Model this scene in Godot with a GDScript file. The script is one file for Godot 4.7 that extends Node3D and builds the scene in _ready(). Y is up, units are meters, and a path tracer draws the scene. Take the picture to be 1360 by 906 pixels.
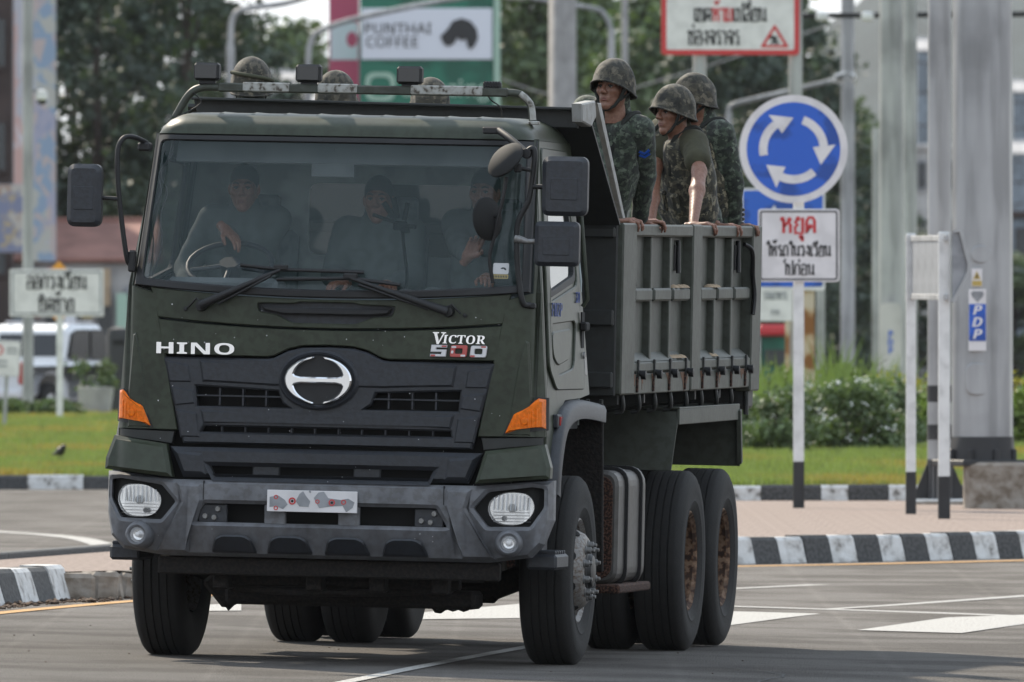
extends Node3D

var M := {}
var X := {}
var used := {}
var rng := RandomNumberGenerator.new()
var TT := Transform3D()
const KS := 0.02095

func _ready():
	# ---------- camera, sky, sun, exposure ----------
	rng.seed = 11
	var cam := Camera3D.new(); cam.name = "camera"
	add_child(cam)
	cam.position = Vector3(1.03, 1.757, 75)
	cam.rotation.x = -atan(3.0 / 18225.0)
	cam.fov = 2.848
	cam.near = 1.0; cam.far = 6000.0
	var ca := CameraAttributesPhysical.new()
	ca.frustum_focal_length = 482.0
	ca.frustum_focus_distance = 76.5
	ca.exposure_aperture = 10.5
	ca.exposure_multiplier = 1.0
	cam.attributes = ca
	cam.fov = 2.848
	cam.current = true
	var sm := ProceduralSkyMaterial.new()
	sm.sky_top_color = Color(0.80, 0.86, 0.93); sm.sky_horizon_color = Color(0.95, 0.96, 0.965)
	sm.sky_curve = 0.2; sm.sky_energy_multiplier = 1.0
	sm.ground_bottom_color = Color(0.45, 0.44, 0.42); sm.ground_horizon_color = Color(0.7, 0.7, 0.7)
	sm.sun_angle_max = 25.0; sm.sun_curve = 0.12
	var e := Environment.new()
	e.background_mode = Environment.BG_SKY
	e.sky = Sky.new(); e.sky.sky_material = sm
	e.background_energy_multiplier = 0.95
	e.tonemap_mode = Environment.TONE_MAPPER_LINEAR
	e.tonemap_exposure = 1.62
	e.sdfgi_enabled = true; e.ssao_enabled = true; e.ssil_enabled = true
	e.fog_enabled = true; e.fog_density = 0.00004; e.fog_light_color = Color(0.93, 0.95, 0.98)
	var we := WorldEnvironment.new(); we.name = "world"; we.environment = e; add_child(we)
	var sun := DirectionalLight3D.new(); sun.name = "sun"
	sun.light_energy = 1.25; sun.light_color = Color(1.0, 0.95, 0.87); sun.light_angular_distance = 1.5
	sun.shadow_enabled = true
	add_child(sun)
	sun.look_at_from_position(Vector3.ZERO, Vector3(0.5 * cos(0.68), -sin(0.68), 0.866 * cos(0.68)), Vector3.UP)
	TT = Transform3D(Basis.from_euler(Vector3(0, deg_to_rad(-9.3), deg_to_rad(-1.2))), Vector3.ZERO)
	make_materials()
	# ---------- setting ----------
	build_ground()
	build_background()
	build_street()
	# ---------- truck and people ----------
	build_truck()
	build_people()
	build_small()

# ======================= helpers =======================
func numbered(called):
	var n = called
	if used.has(called):
		n = "%s_%03d" % [called, used[called]]; used[called] += 1
	else:
		used[called] = 1
	return n

func meta(o, label, category, group = "", kind = ""):
	if label: o.set_meta("label", label)
	if category: o.set_meta("category", category)
	if group: o.set_meta("group", group)
	if kind: o.set_meta("kind", kind)
	return o

func thing(called, label, category, xf = Transform3D(), group = ""):
	var o := Node3D.new(); o.name = numbered(called); add_child(o); o.transform = xf
	return meta(o, label, category, group)

func obj(called, st, m, parent = null, label = ""):
	var o := MeshInstance3D.new()
	if st is SurfaceTool:
		st.generate_normals()
		o.mesh = st.commit()
	else:
		o.mesh = st
	o.material_override = M[m] if m is String else m
	if parent == null:
		o.name = numbered(called); add_child(o)
	else:
		o.name = called; parent.add_child(o, true)
	if label: o.set_meta("label", label)
	return o

func struct(called, st, m, parent = null):
	var o = obj(called, st, m, parent)
	if parent == null: o.set_meta("kind", "structure")
	return o

func dup(o, label, xf, group = ""):
	var r = o.duplicate(); r.name = numbered(String(o.name).split("_0")[0]); add_child(r); r.transform = xf
	r.set_meta("label", label)
	if group: r.set_meta("group", group)
	return r

func S() -> SurfaceTool:
	var s := SurfaceTool.new(); s.begin(Mesh.PRIMITIVE_TRIANGLES); s.set_smooth_group(-1)
	return s

func tri(s, a, b, c):
	s.set_uv(Vector2.ZERO); s.add_vertex(a); s.set_uv(Vector2.ZERO); s.add_vertex(b); s.set_uv(Vector2.ZERO); s.add_vertex(c)

func quad(s, a, b, c, d):
	tri(s, a, b, c); tri(s, a, c, d)

func quv(s, a, b, c, d):   # a top left, b top right, c bottom right, d bottom left
	for p in [[a, 0, 0], [b, 1, 0], [c, 1, 1], [a, 0, 0], [c, 1, 1], [d, 0, 1]]:
		s.set_uv(Vector2(p[1], p[2])); s.add_vertex(p[0])

func rbox(s, c: Vector3, size: Vector3, r := 0.008, b := Basis()):
	var h = size / 2
	r = min(r, min(h.x, min(h.y, h.z)) * 0.45)
	s.set_smooth_group(-1)
	var P = func(x, y, z, k):   # k: the axis left unshrunk
		var v = Vector3(x * h.x, y * h.y, z * h.z)
		for i in 3:
			if i != k: v[i] -= r * [x, y, z][i]
		return c + b * v
	for k in 3:
		var i = (k + 1) % 3; var j = (k + 2) % 3
		for sg in [-1, 1]:
			var q = []
			for uv in [[-1, -1], [1, -1], [1, 1], [-1, 1]]:
				var t = [0, 0, 0]; t[k] = sg; t[i] = uv[0] * sg; t[j] = uv[1]
				q.append(P.call(t[0], t[1], t[2], k))
			quad(s, q[0], q[3], q[2], q[1])
	for k in 3:   # edges along k
		var i = (k + 1) % 3; var j = (k + 2) % 3
		for si in [-1, 1]:
			for sj in [-1, 1]:
				var t0 = [0, 0, 0]; t0[k] = -1; t0[i] = si; t0[j] = sj
				var t1 = t0.duplicate(); t1[k] = 1
				var a = P.call(t0[0], t0[1], t0[2], i); var d = P.call(t0[0], t0[1], t0[2], j)
				var b2 = P.call(t1[0], t1[1], t1[2], i); var c2 = P.call(t1[0], t1[1], t1[2], j)
				if si * sj > 0: quad(s, a, b2, c2, d)
				else: quad(s, a, d, c2, b2)
	for x in [-1, 1]:
		for y in [-1, 1]:
			for z in [-1, 1]:
				if x * y * z > 0: tri(s, P.call(x, y, z, 0), P.call(x, y, z, 2), P.call(x, y, z, 1))
				else: tri(s, P.call(x, y, z, 0), P.call(x, y, z, 1), P.call(x, y, z, 2))

func box(size: Vector3, c := Vector3.ZERO, r := 0.008, b := Basis()):
	var s = S(); rbox(s, c, size, r, b); return s

func beam(s, a: Vector3, b: Vector3, w: float, h: float, r := 0.004, up := Vector3.UP):
	var z = (b - a).normalized()
	if absf(z.dot(up)) > 0.98: up = Vector3(0, 0, 1) if absf(z.z) < 0.9 else Vector3(1, 0, 0)
	var x = up.cross(z).normalized(); var y = z.cross(x)
	rbox(s, (a + b) / 2, Vector3(w, h, a.distance_to(b)), r, Basis(x, y, z))

func tube(s, pts: Array, rad, n := 8, caps := true):
	var rings = []
	var up = Vector3(0.13, 0.97, 0.21)
	for i in pts.size():
		var t: Vector3 = (pts[min(i + 1, pts.size() - 1)] - pts[max(i - 1, 0)]).normalized()
		if i == 0 and absf(t.dot(up)) > 0.9: up = Vector3(0.97, 0.1, 0.2)
		var x = up.cross(t).normalized(); var y = t.cross(x); up = y
		var r = rad[i] if rad is Array else rad
		var ring = []
		for k in n:
			var a = TAU * k / n
			ring.append(pts[i] + (x * cos(a) + y * sin(a)) * r)
		rings.append(ring)
	s.set_smooth_group(3)
	for i in pts.size() - 1:
		for k in n:
			var k2 = (k + 1) % n
			quad(s, rings[i][k], rings[i + 1][k], rings[i + 1][k2], rings[i][k2])
	s.set_smooth_group(-1)
	if caps:
		for k in range(1, n - 1):
			tri(s, rings[0][0], rings[0][k], rings[0][k + 1])
			var l = rings[-1]; tri(s, l[0], l[k + 1], l[k])

func curve(pts: Array, n := 6):   # smooth points through the given ones
	var out = []
	for i in pts.size() - 1:
		var a = pts[max(i - 1, 0)]; var b = pts[i]; var c = pts[i + 1]; var d = pts[min(i + 2, pts.size() - 1)]
		for k in n:
			out.append(b.cubic_interpolate(c, a, d, float(k) / n))
	out.append(pts[-1])
	return out

func lathe(s, prof: Array, xf: Transform3D, n := 24, sx := 1.0, sz := 1.0):   # prof: Vector2(radius, height) along y
	var g := 10
	for i in prof.size() - 1:
		if i > 0:
			var d0 = (prof[i] - prof[i - 1]).normalized(); var d1 = (prof[i + 1] - prof[i]).normalized()
			if d0.dot(d1) < 0.8: g += 1
		s.set_smooth_group(g)
		for k in n:
			var a0 = TAU * k / n; var a1 = TAU * (k + 1) / n
			if k == n - 1: a1 = 0.0
			var p = func(q, a): return xf * Vector3(cos(a) * q.x * sx, q.y, sin(a) * q.x * sz)
			var A = p.call(prof[i], a0); var B = p.call(prof[i + 1], a0); var C = p.call(prof[i + 1], a1); var D = p.call(prof[i], a1)
			if prof[i].x < 1e-5: tri(s, A, B, C)
			elif prof[i + 1].x < 1e-5: tri(s, A, B, D)
			else: quad(s, A, B, C, D)
	s.set_smooth_group(-1)

func inset(poly: PackedVector2Array, d: float) -> PackedVector2Array:
	var out = PackedVector2Array(); var n = poly.size()
	for i in n:
		var e0 = (poly[i] - poly[(i + n - 1) % n]).normalized(); var e1 = (poly[(i + 1) % n] - poly[i]).normalized()
		var n0 = Vector2(-e0.y, e0.x); var n1 = Vector2(-e1.y, e1.x)
		out.append(poly[i] + (n0 + n1) / max(0.35, 1.0 + n0.dot(n1)) * d)
	return out

func ccw(p) -> PackedVector2Array:
	var q = PackedVector2Array(p)
	if Geometry2D.is_polygon_clockwise(q): q.reverse()
	return q

func flat(xf := Transform3D()): return func(p, d): return xf * Vector3(p.x, p.y, d)

func slab(s, poly, f: Callable, d0: float, d1: float, bev := 0.004, holes := [], step := 0.0, back := false):
	poly = ccw(poly)
	var top = inset(poly, bev)
	var hs = []; var hbig = []
	for h in holes:
		var q = ccw(h); hs.append(q); hbig.append(inset(q, -bev))
	var lo = Vector2(1e9, 1e9); var hi = -lo
	for p in poly: lo = lo.min(p); hi = hi.max(p)
	for pass_i in (2 if back else 1):
		var src = top if pass_i == 0 else poly
		var hh = hbig if pass_i == 0 else hs
		var pieces = []
		var cuts = [lo.x - 0.01, hi.x + 0.01]
		if step > 0.0:
			cuts = [lo.x - 0.01]; var x = ceil((lo.x + 1e-4) / step) * step
			while x < hi.x - 1e-4: cuts.append(x); x += step
			cuts.append(hi.x + 0.01)
		elif hh.size():
			for h in hh:
				var m = 0.0
				for p in h: m += p.x / h.size()
				cuts.append(m)
			cuts.sort()
		for i in cuts.size() - 1:
			var r = PackedVector2Array([Vector2(cuts[i], lo.y - 1), Vector2(cuts[i + 1], lo.y - 1), Vector2(cuts[i + 1], hi.y + 1), Vector2(cuts[i], hi.y + 1)])
			var ps = Geometry2D.intersect_polygons(src, r) if cuts.size() > 2 else [src]
			for h in hh:
				var nx = []
				for p in ps: nx.append_array(Geometry2D.clip_polygons(p, h))
				ps = nx
			pieces.append_array(ps)
		s.set_smooth_group(20 + pass_i if step > 0.0 else -1)
		var dd = d1 if pass_i == 0 else d0
		for p in pieces:
			if p.size() < 3 or Geometry2D.is_polygon_clockwise(p): continue
			var t = Geometry2D.triangulate_polygon(p)
			for k in range(0, t.size(), 3):
				var a = p[t[k]]; var b = p[t[k + 1]]; var c = p[t[k + 2]]
				if ((b - a).cross(c - a) > 0) == (pass_i == 0): var w = b; b = c; c = w
				tri(s, f.call(a, dd), f.call(b, dd), f.call(c, dd))
	s.set_smooth_group(-1)
	var rims = [[poly, top, 1]]
	for i in hs.size(): rims.append([hs[i], hbig[i], -1])
	for r in rims:
		var n = r[0].size()
		for i in n:
			var j = (i + 1) % n
			if r[2] < 0: var w = i; i = j; j = w
			quad(s, f.call(r[0][i], d0), f.call(r[0][i], d1 - bev), f.call(r[0][j], d1 - bev), f.call(r[0][j], d0))
			if bev > 0.0: quad(s, f.call(r[0][i], d1 - bev), f.call(r[1][i], d1), f.call(r[1][j], d1), f.call(r[0][j], d1 - bev))
	return s

func rrect(x0, y0, x1, y1, r, n := 4) -> PackedVector2Array:
	return rpoly([Vector2(x0, y0), Vector2(x1, y0), Vector2(x1, y1), Vector2(x0, y1)], r, n)

func rpoly(pts, r, n := 4) -> PackedVector2Array:
	var out = PackedVector2Array(); var m = pts.size()
	for i in m:
		var a = pts[(i + m - 1) % m]; var b = pts[i]; var c = pts[(i + 1) % m]
		var rr = r[i] if r is Array else r
		var la = min(rr, a.distance_to(b) * 0.49); var lc = min(rr, b.distance_to(c) * 0.49)
		if rr <= 0.0: out.append(b); continue
		var p = b + (a - b).normalized() * la; var q = b + (c - b).normalized() * lc
		for k in n + 1:
			var t = float(k) / n
			out.append(p.lerp(b, t).lerp(b.lerp(q, t), t))
	return out

func ell(cx, cy, rx, ry, n := 24, a0 := 0.0, a1 := TAU) -> PackedVector2Array:
	var out = PackedVector2Array()
	var full = a1 - a0 > TAU - 0.01
	for i in (n if full else n + 1):
		var a = a0 + (a1 - a0) * i / n
		out.append(Vector2(cx + rx * cos(a), cy + ry * sin(a)))
	return out

func v2(a: Array) -> PackedVector2Array:
	var out = PackedVector2Array()
	for i in range(0, a.size(), 2): out.append(Vector2(a[i], a[i + 1]))
	return out

func mirror(p) -> PackedVector2Array:
	var out = PackedVector2Array()
	for q in p: out.append(Vector2(-q.x, q.y))
	return ccw(out)

func ribbon(s, pts: Array, w: float, f: Callable, d0: float, d1: float, closed := false):   # a flat stroke with depth
	var n = pts.size(); var L = []; var R = []
	for i in n:
		var a = pts[(i + n - 1) % n] if closed else pts[max(i - 1, 0)]
		var b = pts[(i + 1) % n] if closed else pts[min(i + 1, n - 1)]
		var t = (b - a).normalized(); var nn = Vector2(-t.y, t.x) * w / 2
		L.append(pts[i] + nn); R.append(pts[i] - nn)
	s.set_smooth_group(-1)
	for i in (n if closed else n - 1):
		var j = (i + 1) % n
		quad(s, f.call(L[i], d1), f.call(L[j], d1), f.call(R[j], d1), f.call(R[i], d1))
		quad(s, f.call(L[i], d0), f.call(L[j], d0), f.call(L[j], d1), f.call(L[i], d1))
		quad(s, f.call(R[j], d0), f.call(R[i], d0), f.call(R[i], d1), f.call(R[j], d1))

func letters(txt: String, font: String, height: float, depth: float, bold := false) -> TextMesh:
	var t := TextMesh.new(); var fo := SystemFont.new()
	fo.font_names = PackedStringArray([font]); fo.font_weight = 700 if bold else 400
	t.font = fo; t.text = txt; t.font_size = 64; t.pixel_size = height / 46.0; t.depth = depth
	t.curve_step = 2.0
	return t

func text(called, txt, font, height, depth, m, parent, xf, bold := false):
	var o = obj(called, letters(txt, font, height, depth, bold), m, parent)
	o.transform = xf
	return o

func at(px, py, d) -> Vector3:   # a point d metres before the camera
	return Vector3(1.03 + (px - 680.0) * d / 18225.0, 1.757 + (450.0 - py) * d / 18225.0, 75.0 - d)

func gy(x, z) -> float:
	return -KS * clampf(x, -12, 12) * smoothstep(-35.0, -12.0, z) - 0.02

func go(px, d) -> Vector3:
	var p = at(px, 0, d); p.y = gy(p.x, p.z); return p

# ======================= materials =======================
func nz(seed_, freq, size, cols: Array, offs: Array, kind := FastNoiseLite.TYPE_SIMPLEX_SMOOTH, oct := 4, asn := 0.0, warp := 0.0):
	var f := FastNoiseLite.new(); f.seed = seed_; f.frequency = freq; f.noise_type = kind
	f.fractal_octaves = oct; f.fractal_type = FastNoiseLite.FRACTAL_FBM
	if warp > 0.0: f.domain_warp_enabled = true; f.domain_warp_amplitude = warp; f.domain_warp_frequency = freq
	var t := NoiseTexture2D.new(); t.width = size; t.height = size; t.seamless = true; t.noise = f
	if asn > 0.0: t.as_normal_map = true; t.bump_strength = asn
	else:
		var g := Gradient.new(); g.offsets = PackedFloat32Array(offs); g.colors = PackedColorArray(cols)
		t.color_ramp = g
	return t

func lin(r, g, b) -> Color: return Color(r, g, b).linear_to_srgb()

func mat(name_, col: Color, rough := 0.6, metal := 0.0, tex = null, sc := 1.0, nrm = null, ns := 0.5, nsc := 0.0, spec := 0.5):
	var m := StandardMaterial3D.new(); m.resource_name = name_
	m.albedo_color = col; m.roughness = rough; m.metallic = metal; m.metallic_specular = spec
	if tex: m.albedo_texture = tex
	if nrm: m.normal_enabled = true; m.normal_texture = nrm; m.normal_scale = ns
	m.uv1_triplanar = true; m.uv1_scale = Vector3.ONE * sc
	M[name_] = m
	return m

func over(m, tex, sc):   # a second, coarser pattern multiplied in
	m.detail_enabled = true; m.detail_blend_mode = BaseMaterial3D.BLEND_MODE_MUL; m.detail_albedo = tex
	m.detail_uv_layer = BaseMaterial3D.DETAIL_UV_2; m.uv2_triplanar = true; m.uv2_scale = Vector3.ONE * sc
	return m

func g1(v) -> Color: return Color(v, v, v)

func make_materials():
	var mott = nz(1, 0.012, 256, [g1(0.86), g1(0.95), g1(1)], [0.25, 0.5, 0.75])
	var streak = nz(2, 0.01, 256, [g1(0.8), g1(1), g1(1)], [0.3, 0.5, 1])
	var speck = nz(3, 0.2, 512, [g1(0.55), g1(0.85), g1(1)], [0.25, 0.5, 0.8], FastNoiseLite.TYPE_SIMPLEX, 3)
	var dust = nz(4, 0.02, 512, [Color(0.9, 0.89, 0.87), Color(0.96, 0.955, 0.95), Color(1, 1, 1)], [0.3, 0.48, 0.62], FastNoiseLite.TYPE_SIMPLEX, 5, 0.0, 20.0)
	var rust = nz(5, 0.03, 512, [Color(0.62, 0.48, 0.38), Color(0.82, 0.72, 0.64), Color(1, 0.98, 0.95), Color(1, 1, 1)], [0.24, 0.33, 0.42, 0.7], FastNoiseLite.TYPE_SIMPLEX, 5)
	var mud = nz(6, 0.03, 512, [Color(0.28, 0.2, 0.15), Color(0.55, 0.42, 0.3), Color(0.85, 0.8, 0.76)], [0.35, 0.5, 0.66], FastNoiseLite.TYPE_SIMPLEX, 5)
	var bump = nz(7, 0.06, 256, [], [], FastNoiseLite.TYPE_SIMPLEX_SMOOTH, 4, 4.0)
	var fold = nz(8, 0.012, 256, [], [], FastNoiseLite.TYPE_SIMPLEX_SMOOTH, 3, 10.0)
	X = {"mott": mott, "dust": dust, "bump": bump, "fold": fold}
	# truck
	var m = mat("paint", lin(0.042, 0.051, 0.034), 0.42, 0.0, dust, 1.3); m.metallic_specular = 0.36; over(m, mott, 0.5); m.clearcoat_enabled = true; m.clearcoat = 0.1; m.clearcoat_roughness = 0.3
	m = mat("body_paint", lin(0.066, 0.073, 0.06), 0.5, 0.0, dust, 1.1, bump, 0.06, 0.0, 0.4); over(m, mott, 0.6)
	m = mat("body_dark", lin(0.02, 0.022, 0.021), 0.55, 0.0, dust, 1.0)
	m = mat("plastic", lin(0.022, 0.025, 0.032), 0.5, 0.0, dust, 2.0, bump, 0.12)
	m = mat("bumper_grey", lin(0.15, 0.155, 0.17), 0.5, 0.0, dust, 1.5, bump, 0.1); over(m, mott, 1.2)
	m = mat("rubber", lin(0.009, 0.009, 0.01), 0.6, 0.0, mott, 2.0)
	m = mat("tyre", lin(0.0125, 0.012, 0.0115), 0.85, 0.0, mott, 3.0, bump, 0.3)
	m = mat("black", lin(0.004, 0.004, 0.004), 0.8)
	m = mat("under", lin(0.016, 0.013, 0.011), 0.85, 0.0, mud, 2.0, bump, 0.6)
	m = mat("chrome", lin(0.75, 0.76, 0.78), 0.12, 1.0)
	m = mat("silver", lin(0.6, 0.6, 0.62), 0.35, 0.6)
	m = mat("red_patch", lin(0.45, 0.09, 0.08), 0.5, 0.1)
	m = mat("rim_grey", lin(0.22, 0.22, 0.22), 0.5, 0.3, dust, 2.5, bump, 0.2); over(m, rust, 2.0)
	m = mat("rim_rust", lin(0.3, 0.22, 0.16), 0.85, 0.0, mud, 0.9, bump, 0.4)
	m = mat("mud_rust", lin(0.13, 0.07, 0.05), 0.9, 0.0, mud, 3.0, bump, 1.0)
	m = mat("tank_metal", lin(0.08, 0.076, 0.072), 0.5, 0.3, dust, 1.0)
	m = mat("vest_dark", lin(0.016, 0.019, 0.014), 0.9, 0.0, mott, 3.0, fold, 0.6)
	m = mat("steel", lin(0.22, 0.22, 0.22), 0.4, 0.5, dust, 3.0)
	m = mat("white_chip", lin(0.36, 0.36, 0.34), 0.6, 0.0, nz(9, 0.05, 256, [Color(0.45, 0.41, 0.37), Color(0.85, 0.84, 0.82), Color(1, 1, 1)], [0.2, 0.34, 0.7], FastNoiseLite.TYPE_SIMPLEX, 5), 1.3)
	m = mat("orange_lens", lin(0.95, 0.2, 0.006), 0.3, 0.0, nz(30, 0.05, 128, [g1(0.88), g1(1)], [0.3, 0.7]), 5.0); m.metallic_specular = 0.3; m.clearcoat_enabled = true; m.clearcoat = 0.15; m.backlight_enabled = true; m.backlight = Color(0.5, 0.15, 0.0)
	m = mat("matte_black", lin(0.002, 0.002, 0.002), 1.0, 0.0, null, 1.0, null, 0.5, 0.0, 0.1)
	m = mat("red_lens", lin(0.35, 0.02, 0.015), 0.2)
	m = mat("reflector", lin(0.72, 0.73, 0.74), 0.22, 1.0)
	m = mat("lamp_glass", Color(1, 1, 1, 0.12), 0.05); m.transparency = BaseMaterial3D.TRANSPARENCY_ALPHA; m.uv1_triplanar = false
	m = mat("windscreen", Color(0.33, 0.45, 0.45, 0.1), 0.03, 0.0, null, 1.0, null, 0.5, 0.0, 0.37); m.transparency = BaseMaterial3D.TRANSPARENCY_ALPHA; m.uv1_triplanar = false
	m = mat("mirror_glass", lin(0.6, 0.62, 0.64), 0.05, 1.0)
	m = mat("interior", lin(0.09, 0.105, 0.11), 0.8, 0.0, mott, 1.0)
	m = mat("interior_light", lin(0.36, 0.42, 0.42), 0.8, 0.0, mott, 1.0)
	m = mat("seat_cloth", lin(0.11, 0.135, 0.14), 0.9, 0.0, mott, 3.0)
	m = mat("blue_print", lin(0.03, 0.06, 0.2), 0.5)
	# people
	m = mat("skin", lin(0.215, 0.108, 0.07), 0.5, 0.0, nz(40, 0.06, 128, [Color(0.88, 0.82, 0.8), Color(1, 1, 1)], [0.3, 0.7]), 6.0); m.subsurf_scatter_enabled = true; m.subsurf_scatter_strength = 0.15
	m = mat("lips", lin(0.15, 0.05, 0.04), 0.5)
	m = mat("eye_white", lin(0.22, 0.2, 0.19), 0.3)
	m = mat("hair", lin(0.008, 0.007, 0.006), 0.7)
	var camo = func(n, seed_, cols: Array, f, sc):
		var base = cols[0]
		var im := Image.create(256, 256, false, Image.FORMAT_RGB8); im.fill(base.linear_to_srgb())
		var nn = []
		for i in cols.size() - 1:
			var q := FastNoiseLite.new(); q.seed = seed_ + i * 7; q.frequency = f[i]; q.noise_type = FastNoiseLite.TYPE_SIMPLEX; q.fractal_octaves = 4; q.fractal_gain = 0.6
			nn.append(q.get_seamless_image(256, 256))
		for y in 256:
			for x in 256:
				for i in nn.size():
					if nn[i].get_pixel(x, y).r > [0.52, 0.57, 0.66][i]: im.set_pixel(x, y, cols[i + 1].linear_to_srgb())
		var t := ImageTexture.create_from_image(im)
		var c = mat(n, Color.WHITE, 0.85, 0.0, t, sc, fold, 0.7); c.rim_enabled = true; c.rim = 0.2
	camo.call("camo_green", 100, [Color(0.017, 0.022, 0.016), Color(0.006, 0.007, 0.006), Color(0.032, 0.048, 0.03), Color(0.12, 0.145, 0.105)], [0.02, 0.028, 0.035], 1.7)
	camo.call("camo_vest", 200, [Color(0.02, 0.022, 0.016), Color(0.007, 0.007, 0.006), Color(0.05, 0.045, 0.028), Color(0.24, 0.21, 0.14)], [0.02, 0.025, 0.03], 1.8)
	camo.call("camo_helmet", 300, [Color(0.027, 0.026, 0.019), Color(0.01, 0.01, 0.008), Color(0.045, 0.039, 0.026), Color(0.13, 0.11, 0.08)], [0.018, 0.022, 0.026], 1.7)
	m = mat("olive_shirt", lin(0.045, 0.043, 0.022), 0.9, 0.0, mott, 3.0, fold, 0.5)
	m = mat("webbing", lin(0.012, 0.013, 0.01), 0.85, 0.0, mott, 4.0)
	m = mat("band", lin(0.05, 0.052, 0.03), 0.85)
	m = mat("side_glass", Color(0.16, 0.2, 0.19, 0.55), 0.05); m.transparency = BaseMaterial3D.TRANSPARENCY_ALPHA; m.uv1_triplanar = false
	m = mat("dark_cloth", lin(0.07, 0.088, 0.088), 0.9, 0.0, mott, 3.0)
	m = mat("gun_metal", lin(0.012, 0.012, 0.013), 0.45, 0.3)
	# ground
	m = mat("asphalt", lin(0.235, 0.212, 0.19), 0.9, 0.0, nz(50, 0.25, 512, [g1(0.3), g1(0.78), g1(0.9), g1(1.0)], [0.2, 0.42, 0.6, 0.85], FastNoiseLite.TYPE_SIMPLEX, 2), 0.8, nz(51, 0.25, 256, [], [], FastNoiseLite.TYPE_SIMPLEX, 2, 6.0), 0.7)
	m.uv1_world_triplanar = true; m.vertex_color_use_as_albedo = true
	over(m, nz(52, 0.008, 512, [Color(0.74, 0.72, 0.7), Color(0.9, 0.89, 0.88), Color(1, 1, 1)], [0.3, 0.5, 0.7], FastNoiseLite.TYPE_SIMPLEX, 6), 0.12)
	m = mat("road_paint", lin(0.42, 0.41, 0.39), 0.8, 0.0, nz(53, 0.1, 512, [Color(0.62, 0.6, 0.58), Color(0.95, 0.95, 0.95), Color(1, 1, 1)], [0.3, 0.42, 0.7], FastNoiseLite.TYPE_SIMPLEX, 5), 0.8, bump, 0.2); m.uv1_world_triplanar = true
	m = mat("yellow_paint", lin(0.5, 0.27, 0.08), 0.8, 0.0, nz(54, 0.1, 512, [Color(0.6, 0.6, 0.6), Color(1, 1, 1), Color(1, 1, 1)], [0.3, 0.45, 0.7], FastNoiseLite.TYPE_SIMPLEX, 5), 0.8); m.uv1_world_triplanar = true
	m = mat("pavement", lin(0.25, 0.196, 0.166), 0.9, 0.0, nz(55, 0.05, 512, [Color(0.72, 0.68, 0.66), Color(0.95, 0.93, 0.92), Color(1, 1, 1)], [0.3, 0.5, 0.7], FastNoiseLite.TYPE_SIMPLEX, 5), 0.6, bump, 0.3); m.uv1_world_triplanar = true
	m = mat("kerb_white", lin(0.62, 0.62, 0.61), 0.75, 0.0, nz(56, 0.012, 512, [Color(0.5, 0.48, 0.46), Color(0.9, 0.89, 0.88), Color(1, 1, 1)], [0.16, 0.34, 0.7], FastNoiseLite.TYPE_SIMPLEX, 6), 0.9, bump, 0.4); m.uv1_world_triplanar = true
	m = mat("kerb_black", lin(0.075, 0.075, 0.075), 0.8, 0.0, nz(57, 0.03, 512, [g1(0.7), g1(0.9), g1(1)], [0.3, 0.5, 0.7], FastNoiseLite.TYPE_SIMPLEX, 5), 1.4, bump, 0.4); m.uv1_world_triplanar = true
	m = mat("concrete", lin(0.3, 0.27, 0.235), 0.9, 0.0, nz(58, 0.012, 512, [Color(0.74, 0.7, 0.66), Color(0.9, 0.88, 0.86), Color(1, 1, 1)], [0.2, 0.5, 0.8], FastNoiseLite.TYPE_SIMPLEX, 5), 0.8, bump, 0.5); m.uv1_world_triplanar = true
	m = mat("dirt", lin(0.16, 0.115, 0.08), 0.95, 0.0, mud, 1.2, bump, 1.0); m.uv1_world_triplanar = true
	m = mat("lawn_soil", lin(0.19, 0.235, 0.09), 0.95, 0.0, nz(59, 0.03, 512, [Color(0.7, 0.62, 0.5), Color(0.95, 0.95, 0.9), Color(1, 1, 1)], [0.3, 0.5, 0.7], FastNoiseLite.TYPE_SIMPLEX, 5), 0.3); m.uv1_world_triplanar = true
	for a in [["grass_blade", 0.22, 0.27, 0.09], ["leaf_dark", 0.062, 0.088, 0.064], ["leaf_mid", 0.13, 0.18, 0.085], ["leaf_bright", 0.17, 0.235, 0.06], ["leaf_yellow", 0.34, 0.3, 0.04]]:
		m = mat(a[0], lin(a[1], a[2], a[3]), 0.6); m.vertex_color_use_as_albedo = true; m.backlight_enabled = true; m.backlight = Color(0.6, 0.65, 0.3); m.uv1_triplanar = false
	m = mat("petal", lin(0.7, 0.7, 0.66), 0.7)
	m = mat("bark", lin(0.07, 0.055, 0.045), 0.9, 0.0, mott, 2.0, bump, 0.8)
	# street
	m = mat("worn_grey", lin(0.3, 0.3, 0.29), 0.6, 0.1, dust, 1.0)
	m = mat("rust_stain", lin(0.16, 0.085, 0.05), 0.9, 0.0, mott, 4.0)
	m = mat("galv", lin(0.42, 0.425, 0.43), 0.5, 0.15, nz(60, 0.008, 512, [g1(0.82), g1(0.94), g1(1)], [0.2, 0.5, 0.8], FastNoiseLite.TYPE_SIMPLEX, 6), 1.0); m.uv1_scale = Vector3(0.9, 0.09, 0.9); over(m, nz(63, 0.006, 512, [g1(0.8), g1(0.95), g1(1)], [0.2, 0.5, 0.8], FastNoiseLite.TYPE_SIMPLEX, 6), 0.17)
	m = mat("pole_concrete", lin(0.34, 0.335, 0.33), 0.9, 0.0, mott, 0.6)
	m = mat("white_paint", lin(0.68, 0.68, 0.67), 0.5, 0.0, nz(61, 0.02, 256, [g1(0.9), g1(0.97), g1(1)], [0.2, 0.5, 0.7]), 0.8)
	m = mat("black_paint", lin(0.022, 0.022, 0.024), 0.6, 0.0, mott, 1.0)
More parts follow.
